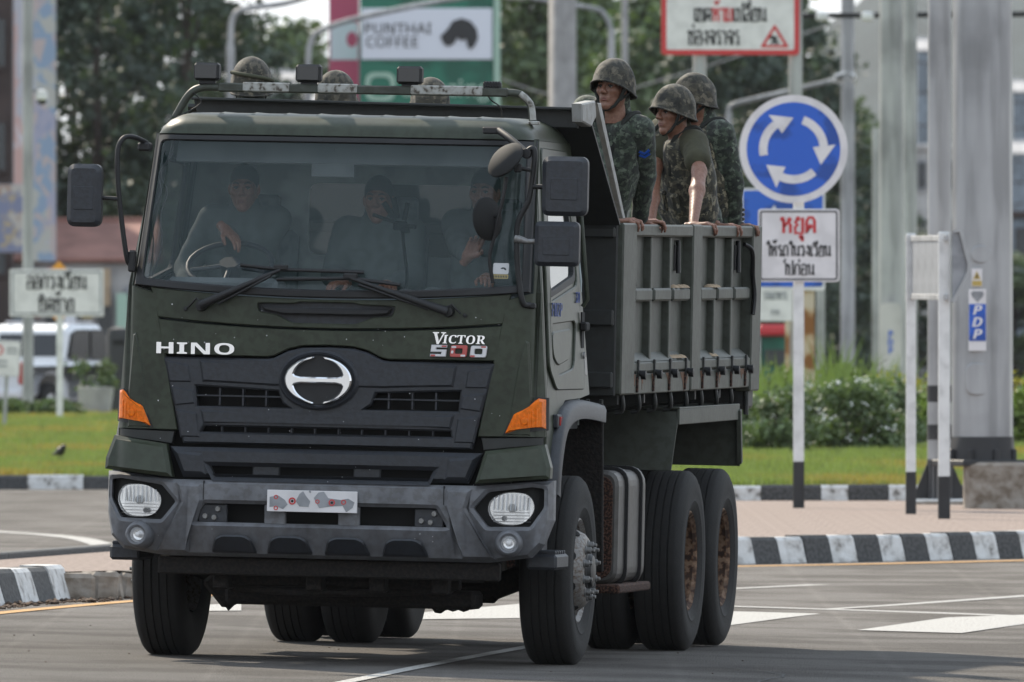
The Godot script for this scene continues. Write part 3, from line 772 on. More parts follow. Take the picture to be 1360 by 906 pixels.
		var tb = obj("tow_bracket", s, "plastic", bm)
		for p in [[-0.04, 0.775], [0.01, 0.768], [0.03, 0.815]]:
			s = S(); lathe(s, [Vector2(0, 0.02), Vector2(0.014, 0.02), Vector2(0.016, 0)], Transform3D(Basis(Vector3(1, 0, 0), PI / 2), Vector3(bx + p[0], p[1], 0.07)), 8); obj("bolt", s, "steel", tb)
	for x in [-0.5, -0.19, 0.13, 0.45]:
		s = S(); slab(s, rpoly(v2([x - 0.13, 0.575, x + 0.13, 0.575, x + 0.1, 0.655, x + 0.06, 0.675, x - 0.06, 0.675, x - 0.1, 0.655]), 0.015, 2), Bz, -0.01, 0.012, 0.01, [], 0.04); obj("bumper_pad", s, "plastic", bm)
	for x in [-0.27, 0.14]:
		s = S(); rbox(s, Vector3(x, 0.79, 0.08), Vector3(0.12, 0.11, 0.03), 0.006); obj("plate_bracket", s, "bumper_grey", bm)
	# headlights and fog lamps
	for sd in [-1.0, 1.0]:
		s = S(); slab(s, mirror(inset(ccw(hl), -0.01)) if sd > 0 else inset(ccw(hl), -0.01), Bz, -0.11, -0.07, 0.0, [], 0.05)
		var hd = obj("headlight", s, "black", T)
		var le = rpoly(v2([-1.165, 0.85, -1.13, 0.938, -1.0, 0.945, -0.915, 0.9, -0.905, 0.83, -0.955, 0.763, -1.1, 0.762]), 0.05, 4)
		if sd > 0: le = mirror(le)
		var cx = sd * 1.035
		s = S()
		s.set_smooth_group(6)
		var lm = func(p, d): return Bz(p, d - 0.03 + 0.05 * (1.0 - pow((p.x - cx) / 0.14, 2) - pow((p.y - 0.848) / 0.12, 2)))
		slab(s, le, lm, 0.0, 0.012, 0.0, [], 0.015)
		obj("lens", s, "lamp_glass", hd)
		s = S(); slab(s, inset(ccw(le), 0.004), func(p, d): return Bz(p, d - 0.06 + 0.4 * (pow(p.x - cx, 2) + pow(p.y - 0.85, 2))), 0.0, 0.004, 0.0, [], 0.012)
		obj("reflector", s, "reflector", hd)
		s = S()
		for k in 9:
			var x = cx - 0.096 + 0.024 * k
			var hh = 0.075 * sqrt(maxf(0.1, 1.0 - pow((x - cx) / 0.14, 2)))
			slab(s, rrect(x - 0.0022, 0.858 - hh * 0.2, x + 0.0022, 0.858 + hh, 0.0), lm, -0.015, -0.006, 0.0)
		for k in 4: slab(s, rrect(cx - 0.1, 0.78 + 0.017 * k, cx + 0.1, 0.783 + 0.017 * k, 0.0), lm, -0.015, -0.006, 0.0)
		obj("lens_flutes", s, "dark_metal_lens", hd)
		s = S(); lathe(s, [Vector2(0, 0.03), Vector2(0.012, 0.03), Vector2(0.014, 0.012), Vector2(0.024, 0.01), Vector2(0.024, 0)], Transform3D(Basis(Vector3(1, 0, 0), PI / 2), Bz(Vector2(cx, 0.855), -0.05)), 14); obj("bulb_cap", s, "steel", hd)
		s = S(); lathe(s, [Vector2(0, 0.01), Vector2(0.014, 0.01), Vector2(0.014, 0)], Transform3D(Basis(Vector3(1, 0, 0), PI / 2), Bz(Vector2(cx + 0.04 * (-1 if sd > 0 else 1), 0.798), -0.03)), 12); obj("vent_plug", s, "black", hd)
		s = S(); var fx = Transform3D(Basis(Vector3(1, 0, 0), PI / 2).rotated(Vector3.UP, sd * 0.12), Bz(Vector2(sd * 1.03, 0.665), 0.03))
		lathe(s, [Vector2(0.042, 0.0), Vector2(0.046, 0.018), Vector2(0.055, 0.022), Vector2(0.066, 0.012), Vector2(0.075, -0.03), Vector2(0.08, -0.08)], fx, 24)
		var fg = obj("fog_lamp", s, "bumper_grey", T)
		s = S(); lathe(s, [Vector2(0, -0.025), Vector2(0.03, -0.018), Vector2(0.045, 0.004)], fx, 20); obj("reflector", s, "reflector", fg)
		s = S(); lathe(s, [Vector2(0, 0.02), Vector2(0.025, 0.017), Vector2(0.044, 0.008)], fx, 20); obj("lens", s, "lamp_glass", fg)
		s = S(); lathe(s, [Vector2(0, 0.006), Vector2(0.013, 0.004), Vector2(0.015, -0.02)], fx, 12); obj("bulb", s, "silver", fg)
	s = S()   # stone chips scattered over the front
	for k in 90:
		var q = Vector2(rng.randf_range(-1.0, 1.0), rng.randf_range(0.6, 1.95)); var r = 0.0015 + 0.003 * rng.randf() * rng.randf()
		var low = q.y < 0.97; var b0 = (Bz(q, 0.001) if low else C(q, 0.001 if q.y > 1.66 else 0.019))
		if low and q.y > 0.72: continue
		lathe(s, [Vector2(0, 0.0015), Vector2(r, 0.0)], Transform3D(Basis(Vector3(1, 0, 0), PI / 2), b0), 5)
	obj("stone_chips", s, "silver", T).set_meta("kind", "stuff")
	# number plate, its print torn away in grey patches
	s = S(); rbox(s, Vector3(-0.055, 0.868, 0.148), Vector3(0.5, 0.118, 0.01), 0.004)
	var pl = obj("number_plate", s, "sign_white", T, "white number plate with torn grey patches and red rings")
	var fp = flat(Transform3D(Basis(), Vector3(-0.055, 0.868, 0.153)))
	for q in [[-0.235, -0.035, -0.235, 0.02, -0.19, 0.03, -0.15, 0.005, -0.135, -0.02, -0.16, -0.045, -0.2, -0.03], [-0.09, 0.0, -0.07, 0.04, -0.05, 0.055, -0.035, 0.03, -0.01, 0.0, -0.02, -0.03, -0.07, -0.028], [0.01, 0.02, 0.035, 0.05, 0.065, 0.055, 0.09, 0.02, 0.16, 0.012, 0.2, 0.02, 0.235, 0.0, 0.225, -0.03, 0.19, -0.055, 0.17, -0.02, 0.1, -0.025, 0.04, -0.035, 0.025, -0.01], [-0.02, 0.055, -0.012, 0.06, -0.005, 0.052, -0.012, 0.045]]:
		s = S(); slab(s, v2(q), fp, 0.0, 0.002, 0.0); obj("torn_patch", s, "sign_grey", pl)
	for q in [[-0.11, 0.0, 0.02], [0.11, -0.004, 0.018], [0.03, 0.0, 0.012], [0.175, 0.0, 0.014], [-0.2, 0.02, 0.012], [-0.2, -0.04, 0.012]]:
		s = S(); slab(s, ell(q[0], q[1], q[2], q[2], 16), fp, 0.0, 0.003, 0.0, [ell(q[0], q[1], q[2] * 0.62, q[2] * 0.62, 12)]); obj("red_ring", s, "sign_red", pl)
	for q in [[-0.11, 0.0], [0.11, -0.004]]:
		s = S(); lathe(s, [Vector2(0, 0.006), Vector2(0.007, 0.005), Vector2(0.008, 0)], Transform3D(Basis(Vector3(1, 0, 0), PI / 2), Vector3(-0.055 + q[0], 0.868 + q[1], 0.153)), 8); obj("screw", s, "gun_metal", pl)
	# wipers
	for w in [[-0.71, 1.925, -0.27, 2.13, -0.5, 2.15, 0.19, 2.125], [0.662, 1.92, 0.12, 2.09, -0.29, 2.075, 0.396, 2.06]]:
		var P = func(x, y, d): return Vector3(x, y, cabz(x, y) + d)
		s = S(); lathe(s, [Vector2(0, 0.05), Vector2(0.028, 0.045), Vector2(0.034, 0)], Transform3D(Basis(Vector3(1, 0, 0), PI / 2), P.call(w[0], w[1], 0.0)), 12)
		tube(s, [P.call(w[0], w[1], 0.045), P.call(lerpf(w[0], w[2], 0.3), lerpf(w[1], w[3], 0.3), 0.05), P.call(w[2], w[3], 0.045)], [0.026, 0.02, 0.01], 8)
		var wi = obj("wiper", s, "rubber", T)
		s = S(); tube(s, [P.call(w[0] + 0.1 * sign(w[2] - w[0]), w[1] + 0.01, 0.05), P.call(w[2] - 0.05 * sign(w[2] - w[0]), w[3] - 0.035, 0.05)], 0.008, 6); obj("link_rod", s, "rubber", wi)
		s = S(); tube(s, [P.call(w[4], w[5], 0.025), P.call(w[2], w[3], 0.035), P.call(w[6], w[7], 0.025)], 0.011, 6); rbox(s, P.call(w[2], w[3] + 0.012, 0.04), Vector3(0.08, 0.03, 0.03), 0.006); obj("wiper_blade", s, "rubber", wi)
		s = S(); var sg = -1.0 if w[0] < 0 else 1.0
		tube(s, [P.call(w[0], w[1] + 0.02, 0.05), P.call(w[0] + sg * 0.02, w[1] + 0.04, 0.05), P.call(w[0] + sg * 0.07, w[1] - 0.01, 0.03)], 0.006, 6); lathe(s, [Vector2(0, 0.02), Vector2(0.012, 0.015), Vector2(0.012, 0)], Transform3D(Basis(Vector3(1, 0, 0), PI / 2), P.call(w[0] + sg * 0.09, w[1] - 0.02, 0.0)), 8); obj("washer_hose", s, "rubber", wi)
	# light bar on the roof
	s = S(); rbox(s, Vector3(0.05, 3.13, -0.6), Vector3(1.62, 0.05, 0.06), 0.008)
	tube(s, curve([Vector3(-0.74, 3.13, -0.6), Vector3(-0.86, 3.125, -0.6), Vector3(-0.93, 3.08, -0.6), Vector3(-1.0, 2.96, -0.6)], 5), 0.022, 8)
	tube(s, curve([Vector3(0.84, 3.13, -0.6), Vector3(0.93, 3.12, -0.6), Vector3(0.985, 3.06, -0.6), Vector3(1.0, 2.96, -0.6)], 5), 0.022, 8)
	var lbm = obj("light_bar", s, "body_paint", T)
	for q in [[-0.62, -0.36], [-0.2, 0.02], [0.32, 0.72]]:
		s = S(); rbox(s, Vector3((q[0] + q[1]) / 2, 3.135, -0.585), Vector3(q[1] - q[0], 0.052, 0.045), 0.006); obj("bare_patch", s, "white_chip", lbm)
	s = S(); tube(s, curve([Vector3(0.93, 3.125, -0.578), Vector3(0.99, 3.07, -0.578), Vector3(1.005, 2.98, -0.578)], 4), 0.018, 8); rbox(s, Vector3(1.01, 2.965, -0.58), Vector3(0.05, 0.02, 0.09), 0.004); obj("bare_patch", s, "white_chip", lbm)
	for x in [-0.825, -0.255, 0.31]:
		s = S(); rbox(s, Vector3(x, 3.215, -0.6), Vector3(0.142, 0.1, 0.08), 0.014); rbox(s, Vector3(x, 3.158, -0.6), Vector3(0.09, 0.03, 0.04), 0.006)
		var lp = obj("work_lamp", s, "rubber", T)
		s = S(); rbox(s, Vector3(x, 3.217, -0.557), Vector3(0.118, 0.078, 0.008), 0.003); obj("lens", s, "car_glass", lp)
	s = S(); rbox(s, Vector3(0.77, 3.17, -0.6), Vector3(0.1, 0.035, 0.05), 0.01)
	for k in 6: rbox(s, Vector3(0.73 + 0.016 * k, 3.17, -0.6), Vector3(0.006, 0.04, 0.056), 0.002)
	obj("aerial_base", s, "rubber", T)
	s = S(); tube(s, curve([Vector3(0.73, 3.15, -0.58), Vector3(0.76, 3.09, -0.6), Vector3(0.8, 3.05, -0.7), Vector3(0.8, 2.98, -0.8)], 4), 0.004, 5)
	tube(s, curve([Vector3(-0.9, 3.1, -0.57), Vector3(-0.86, 3.04, -0.6), Vector3(-0.98, 2.96, -0.55)], 4), 0.004, 5)
	obj("lamp_wire", s, "cable", T)

func build_mirrors(T):
	var s = S()
	# nearside arm and mirror
	var L = curve([Vector3(-1.08, 2.81, -0.2), Vector3(-1.13, 2.84, -0.08), Vector3(-1.18, 2.83, -0.02), Vector3(-1.205, 2.74, 0), Vector3(-1.19, 2.5, 0.0), Vector3(-1.15, 2.2, -0.02), Vector3(-1.135, 2.14, -0.06)], 5)
	tube(s, L, 0.014, 8); rbox(s, Vector3(-1.09, 2.79, -0.2), Vector3(0.07, 0.05, 0.1), 0.012); rbox(s, Vector3(-1.12, 2.16, -0.05), Vector3(0.04, 0.12, 0.06), 0.01)
	var a = obj("mirror_arm", s, "rubber", T)
	s = S(); tube(s, [Vector3(-1.19, 2.5, 0), Vector3(-1.35, 2.505, 0.02)], 0.012, 8); obj("mirror_stay", s, "rubber", a)
	mir(T, -1.375, 2.515, 0.03, 0.19, 0.345, 0.05)
	# offside arm, two housings and two round mirrors
	s = S(); beam(s, Vector3(0.79, 2.915, -0.2), Vector3(0.9, 2.915, -0.18), 0.035, 0.04, 0.01); tube(s, curve([Vector3(0.88, 2.915, -0.18), Vector3(0.96, 2.87, -0.08), Vector3(1.06, 2.8, 0.02)], 5), 0.02, 8)
	lathe(s, [Vector2(0, 0.015), Vector2(0.026, 0.012), Vector2(0.03, -0.015), Vector2(0, -0.02)], Transform3D(Basis(Vector3(1, 0, 0), PI / 2), Vector3(1.07, 2.79, 0.03)), 12)
	tube(s, curve([Vector3(1.06, 2.79, 0.02), Vector3(1.1, 2.82, 0.02), Vector3(1.115, 2.78, 0.02), Vector3(1.1, 2.62, 0.02), Vector3(1.085, 2.53, 0.02), Vector3(1.04, 2.44, 0.02), Vector3(1.025, 2.36, 0.02), Vector3(1.035, 2.15, 0.02), Vector3(1.065, 1.98, 0.02), Vector3(1.1, 1.965, -0.02)], 5), 0.016, 8)
	rbox(s, Vector3(1.1, 1.96, -0.03), Vector3(0.06, 0.03, 0.05), 0.008)
	a = obj("mirror_arm", s, "rubber", T)
	s = S(); tube(s, [Vector3(1.1, 2.61, 0.02), Vector3(1.2, 2.61, 0.03)], 0.014, 8); obj("mirror_stay", s, "rubber", a)
	s = S(); tube(s, [Vector3(1.02, 2.325, 0.02), Vector3(1.09, 2.31, 0.04), Vector3(1.2, 2.315, 0.04)], [0.026, 0.015, 0.012], 8); obj("mirror_stay", s, "steel", a)
	mir(T, 1.29, 2.615, 0.03, 0.25, 0.325, 0.045)
	mir(T, 1.255, 2.3, 0.05, 0.245, 0.245, 0.035)
	s = S(); rbox(s, Vector3(1.2, 2.315, 0.085), Vector3(0.04, 0.045, 0.03), 0.006); obj("mirror_stay", s, "gun_metal", a)
	for q in [[0.955, 2.755, 0.05, 0.115, -0.6, 0.45, 0.6], [0.868, 2.43, 0.04, 0.12, 0.12, 1.0, 0.0]]:
		s = S()
		var bs = Basis(Vector3(0, 0, 1), q[4] + (0.6 if q[6] > 0 else 0.0)) * Basis(Vector3(0, 1, 0), 1.05 if q[6] == 0 else 0.0) * Basis(Vector3(1, 0, 0), PI / 2)
		if q[6] > 0: bs = Basis(Vector3(0, 0, 1), 0.72) * Basis(Vector3(1, 0, 0), -0.9) * Basis(Vector3(1, 0, 0), PI / 2)
		var xf = Transform3D(bs, Vector3(q[0], q[1], q[2]))
		lathe(s, [Vector2(0.0, 0.035), Vector2(0.05, 0.032), Vector2(0.09, 0.02), Vector2(q[3], 0.0), Vector2(q[3], -0.012), Vector2(q[3] - 0.008, -0.014)], xf, 24)
		var o = obj("round_mirror", s, "black", T)
		s = S(); lathe(s, [Vector2(0, -0.008), Vector2(q[3] - 0.006, -0.012)], xf, 24); obj("mirror_glass", s, "mirror_glass", o)
	s = S(); tube(s, [Vector3(1.1, 2.7, 0.02), Vector3(1.0, 2.715, 0.05)], 0.012, 8); rbox(s, Vector3(1.03, 2.71, 0.06), Vector3(0.04, 0.05, 0.04), 0.008)
	tube(s, curve([Vector3(0.965, 2.66, 0.04), Vector3(0.95, 2.55, 0.05), Vector3(0.92, 2.42, 0.05), Vector3(0.905, 2.34, 0.04), Vector3(0.88, 2.22, 0.04), Vector3(0.9, 2.08, 0.03)], 4), 0.011, 8); tube(s, [Vector3(0.925, 2.45, 0.05), Vector3(0.88, 2.435, 0.03)], 0.012, 6)
	obj("mirror_stay", s, "rubber", a)

func mir(T, x, y, z, w, h, r):
	var s = S(); slab(s, rrect(-w / 2, -h / 2, w / 2, h / 2, r, 5), flat(Transform3D(Basis(), Vector3(x, y, z))), -0.03, 0.05, 0.025, [], 0.0, true)
	var o = obj("mirror", s, "plastic", T)
	s = S(); slab(s, rrect(-w * 0.3, -h * 0.17, w * 0.3, h * 0.2, 0.01), flat(Transform3D(Basis(), Vector3(x, y - 0.02, z))), 0.045, 0.054, 0.003); obj("mirror_plate", s, "plastic", o)
	s = S(); slab(s, rrect(-w / 2 + 0.012, -h / 2 + 0.012, w / 2 - 0.012, h / 2 - 0.012, r, 5), flat(Transform3D(Basis(Vector3.UP, PI), Vector3(x, y, z))), 0.03, 0.034, 0.002); obj("mirror_glass", s, "mirror_glass", o)
	return o

func wheel(T, x, z, y, kind, sd):
	var w := Node3D.new(); w.name = "wheel"; T.add_child(w, true)
	w.transform = Transform3D(Basis(Vector3(0, 0, 1), -sd * PI / 2), Vector3(x, y, z))   # local y points outwards
	var s = S(); var pr = [Vector2(0.285, -0.11), Vector2(0.3, -0.125), Vector2(0.36, -0.14), Vector2(0.43, -0.146), Vector2(0.475, -0.14), Vector2(0.5, -0.13), Vector2(0.518, -0.112), Vector2(0.524, -0.1)]
	for g in 4:
		var c = -0.066 + 0.044 * g
		pr.append_array([Vector2(0.525, c - 0.005), Vector2(0.514, c - 0.003), Vector2(0.514, c + 0.003), Vector2(0.525, c + 0.005)])
	pr.append_array([Vector2(0.524, 0.1), Vector2(0.518, 0.112), Vector2(0.5, 0.13), Vector2(0.475, 0.14), Vector2(0.47, 0.143), Vector2(0.43, 0.146), Vector2(0.4, 0.148), Vector2(0.36, 0.14), Vector2(0.35, 0.144), Vector2(0.33, 0.134), Vector2(0.3, 0.125), Vector2(0.285, 0.11)])
	lathe(s, pr, Transform3D(), 56)
	obj("tyre", s, "tyre", w)
	s = S()
	if kind == 0:
		lathe(s, [Vector2(0.275, -0.12), Vector2(0.25, -0.05), Vector2(0.255, 0.05), Vector2(0.285, 0.105), Vector2(0.292, 0.118), Vector2(0.284, 0.122), Vector2(0.262, 0.1), Vector2(0.256, 0.055), Vector2(0.243, 0.07), Vector2(0.205, 0.145), Vector2(0.18, 0.166), Vector2(0.12, 0.17)], Transform3D(), 40)
		obj("rim", s, "rim_grey", w)
		s = S(); lathe(s, [Vector2(0.12, 0.17), Vector2(0.115, 0.176), Vector2(0.1, 0.18), Vector2(0.085, 0.2), Vector2(0.06, 0.205), Vector2(0, 0.205)], Transform3D(), 24); obj("hub", s, "gun_metal", w)
		for k in 10:
			var a = TAU * k / 10
			s = S(); lathe(s, [Vector2(0, 0.218), Vector2(0.01, 0.218), Vector2(0.011, 0.202), Vector2(0.019, 0.2), Vector2(0.02, 0.176), Vector2(0.027, 0.174), Vector2(0.027, 0.165)], Transform3D(Basis(), Vector3(cos(a) * 0.143, 0, sin(a) * 0.143)), 6); obj("wheel_nut", s, "steel", w)
		for k in 8:
			var a = TAU * (k + 0.5) / 8
			var n = Vector3(0.075 * cos(a), 0.038, 0.075 * sin(a)).normalized()
			var tx = Vector3(-sin(a), 0, cos(a))
			s = S(); lathe(s, [Vector2(0, 0.004), Vector2(0.026, 0.003), Vector2(0.028, -0.002)], Transform3D(Basis(tx, n, tx.cross(n)), Vector3(cos(a) * 0.226, 0.11, sin(a) * 0.226)), 12); obj("hand_hole", s, "black", w)  # no opening cut: a black disc paints the dark inside a hole
	else:
		lathe(s, [Vector2(0.275, -0.12), Vector2(0.25, -0.05), Vector2(0.26, 0.05), Vector2(0.285, 0.105), Vector2(0.292, 0.118), Vector2(0.284, 0.122), Vector2(0.264, 0.1), Vector2(0.256, -0.04), Vector2(0.24, -0.075), Vector2(0.2, -0.1), Vector2(0.12, -0.1), Vector2(0.115, -0.06), Vector2(0.11, 0.02), Vector2(0.09, 0.05), Vector2(0, 0.055)], Transform3D(), 40)
		obj("rim", s, "rim_rust", w)
		for k in 10:
			var a = TAU * k / 10
			s = S(); lathe(s, [Vector2(0, -0.05), Vector2(0.018, -0.05), Vector2(0.02, -0.1)], Transform3D(Basis(), Vector3(cos(a) * 0.143, 0, sin(a) * 0.143)), 6); obj("wheel_nut", s, "rim_rust", w)
	return w

func build_chassis(T):
	for sd in [1.0, -1.0]:
		wheel(T, sd * 1.085, -1.25, 0.497, 0, sd)
		for z in [-5.3, -6.62]:
			wheel(T, sd * 1.095, z, 0.488, 1, sd)
			wheel(T, sd * 0.76, z, 0.488, 2, sd)
		var s = S(); rbox(s, Vector3(sd * 0.42, 0.98, -4.2), Vector3(0.08, 0.26, 7.4), 0.01); obj("chassis_rail", s, "under", T)
		s = S()
		for k in 5: rbox(s, Vector3(sd * 0.45, 0.5 + 0.022 * k, -1.25), Vector3(0.08, 0.018, 1.5 - 0.22 * absf(2 - k)), 0.003)
		tube(s, [Vector3(sd * 0.52, 0.45, -1.1), Vector3(sd * 0.52, 0.9, -1.0)], 0.04, 8)
		obj("leaf_spring", s, "under", T)
		s = S(); rbox(s, Vector3(sd * 0.45, 0.62, -5.96), Vector3(0.1, 0.14, 1.6), 0.02); tube(s, [Vector3(sd * 0.45, 0.5, -5.96), Vector3(sd * 0.45, 0.75, -5.96)], 0.12, 10); obj("leaf_spring", s, "under", T)
	var s = S(); rbox(s, Vector3(0, 0.36, -1.25), Vector3(1.5, 0.11, 0.1), 0.02); tube(s, [Vector3(-1.0, 0.5, -1.25), Vector3(-0.7, 0.38, -1.25)], 0.07, 8); tube(s, [Vector3(1.0, 0.5, -1.25), Vector3(0.7, 0.38, -1.25)], 0.07, 8)
	obj("front_axle", s, "under", T)
	s = S()
	for z in [-5.3, -6.62]:
		tube(s, [Vector3(-1.0, 0.49, z), Vector3(1.0, 0.49, z)], 0.08, 10); lathe(s, [Vector2(0, 0.24), Vector2(0.14, 0.2), Vector2(0.22, 0.05), Vector2(0.22, -0.1), Vector2(0.1, -0.24), Vector2(0, -0.25)], Transform3D(Basis(Vector3(1, 0, 0), PI / 2), Vector3(0, 0.5, z)), 16)
	tube(s, [Vector3(0, 0.6, -2.0), Vector3(0, 0.52, -5.1)], 0.06, 10)
	obj("rear_axle", s, "under", T)
	s = S(); rbox(s, Vector3(0.0, 0.62, -0.9), Vector3(0.5, 0.5, 1.2), 0.08); rbox(s, Vector3(0, 0.42, -1.0), Vector3(0.34, 0.2, 0.7), 0.06); rbox(s, Vector3(0, 1.0, -0.9), Vector3(0.8, 0.6, 1.3), 0.05); rbox(s, Vector3(0.1, 0.5, -2.0), Vector3(0.4, 0.35, 0.9), 0.08)
	obj("engine", s, "under", T)
	s = S(); rbox(s, Vector3(0, 0.5, -0.12), Vector3(1.9, 0.1, 0.08), 0.01); rbox(s, Vector3(0.02, 0.42, -0.35), Vector3(1.35, 0.06, 0.05), 0.01); rbox(s, Vector3(0, 0.7, -0.3), Vector3(1.7, 0.4, 0.05), 0.02)
	for x in [-0.62, -0.1, 0.25, 0.6]: rbox(s, Vector3(x, 0.45, -0.3), Vector3(0.09, 0.16, 0.2), 0.01)
	tube(s, curve([Vector3(-0.6, 0.38, -0.4), Vector3(-0.2, 0.36, -0.3), Vector3(0.3, 0.37, -0.35), Vector3(0.65, 0.4, -0.4)], 4), 0.022, 6)
	rbox(s, Vector3(0.03, 0.33, -0.75), Vector3(1.4, 0.1, 0.3), 0.02)
	obj("front_crossmember", s, "under", T)
	s = S()
	for k in 14:
		var x = -0.72 + rng.randf() * 0.3 + (0.0 if k < 7 else 0.9); var y = 0.3 + rng.randf() * 0.16
		rbox(s, Vector3(x, y, -0.6 - rng.randf() * 0.5), Vector3(0.05 + rng.randf() * 0.1, 0.06 + rng.randf() * 0.14, 0.1), 0.02, Basis(Vector3(0, 0, 1), rng.randf() * 1.5))
	slab(s, v2([-0.78, 0.42, -0.55, 0.42, -0.58, 0.3, -0.64, 0.27, -0.67, 0.24, -0.69, 0.27, -0.74, 0.31]), flat(Transform3D(Basis(), Vector3(0, 0, -0.75))), 0.0, 0.03, 0.0)
	for x in [0.5, 0.56, 0.62]: lathe(s, [Vector2(0, -0.04), Vector2(0.03, -0.03), Vector2(0.03, 0.04)], Transform3D(Basis(), Vector3(x, 0.3, -0.9)), 8)
	obj("underbody_pieces", s, "under", T).set_meta("kind", "stuff")  # loose underbody pieces, sized at random, in one mesh
	# fuel tank with its straps on a rusty carrier
	s = S(); slab(s, rrect(-0.33, -0.32, 0.33, 0.32, 0.09, 5), flat(Transform3D(Basis(), Vector3(0.9, 0.72, -2.95))), -0.5, 0.5, 0.02, [], 0.0, true)
	var tk = obj("fuel_tank", s, "tank_metal", T)
	s = S(); slab(s, rrect(-0.3, -0.29, 0.3, 0.29, 0.08, 5), flat(Transform3D(Basis(), Vector3(0.9, 0.72, -2.945))), 0.49, 0.503, 0.004); obj("tank_end", s, "mud_rust", tk)
	for z in [-2.72, -3.25]:
		s = S(); slab(s, rrect(-0.35, -0.34, 0.35, 0.34, 0.1, 5), flat(Transform3D(Basis(), Vector3(0.9, 0.72, z))), -0.025, 0.025, 0.004, [rrect(-0.325, -0.315, 0.325, 0.315, 0.085, 5)], 0.0, true); obj("tank_strap", s, "gun_metal", tk)
	s = S(); rbox(s, Vector3(0.9, 0.375, -2.95), Vector3(0.72, 0.05, 1.15), 0.01); obj("tank_carrier", s, "mud_rust", tk)
	s = S(); lathe(s, [Vector2(0, 0.06), Vector2(0.075, 0.06), Vector2(0.085, 0.03), Vector2(0.06, 0)], Transform3D(Basis(Vector3(0, 0, 1), 0.3) * Basis(Vector3(1, 0, 0), 0.5), Vector3(1.02, 1.05, -2.5)), 16); obj("filler_cap", s, "gun_metal", tk)
	s = S(); rbox(s, Vector3(-0.9, 0.72, -2.8), Vector3(0.5, 0.5, 0.9), 0.04); obj("battery_box", s, "under", T)
	# sheet mud wings before, over and behind the rear wheels
	for sd in [1.0, -1.0]:
		s = S(); slab(s, v2([-0.36, -0.175, 0.335, -0.175, 0.365, 0.175, -0.36, 0.175]), flat(Transform3D(Basis(Vector3(1, 0, 0), -0.2), Vector3(sd * 0.86, 1.19, -4.68)) if sd > 0 else Transform3D(Basis(Vector3(1, 0, 0), -0.2), Vector3(-0.86, 1.19, -4.68))), -0.006, 0.006, 0.002, [], 0.0, true)
		var wg = obj("mud_wing", s, "body_paint", T)
		s = S(); beam(s, Vector3(sd * 1.22, 1.33, -4.7), Vector3(sd * 1.22, 1.345, -7.1), 0.02, 0.09, 0.004); beam(s, Vector3(sd * 0.9, 1.38, -4.7), Vector3(sd * 0.9, 1.39, -7.1), 0.66, 0.012, 0.003); obj("wing_top", s, "body_paint", wg)
		s = S(); rbox(s, Vector3(sd * 0.88, 1.2, -7.12), Vector3(0.7, 0.36, 0.015), 0.004, Basis(Vector3(1, 0, 0), 0.2)); beam(s, Vector3(sd * 1.23, 1.36, -7.06), Vector3(sd * 1.23, 1.04, -7.14), 0.03, 0.05, 0.004); obj("wing_flap", s, "body_paint", wg)
		s = S()
		for q in [[1.1, 1.44, -2.1, 1.1, 1.05, -2.25], [1.16, 1.44, -2.2, 1.16, 1.1, -2.25], [1.1, 1.06, -2.25, 1.16, 1.1, -2.25], [1.02, 1.3, -2.0, 1.12, 1.2, -2.2], [0.98, 1.38, -2.0, 1.12, 1.3, -2.2]]: tube(s, [Vector3(sd * q[0], q[1], q[2]), Vector3(sd * q[3], q[4], q[5])], 0.012, 6)
		obj("hose_bracket", s, "body_dark", T)

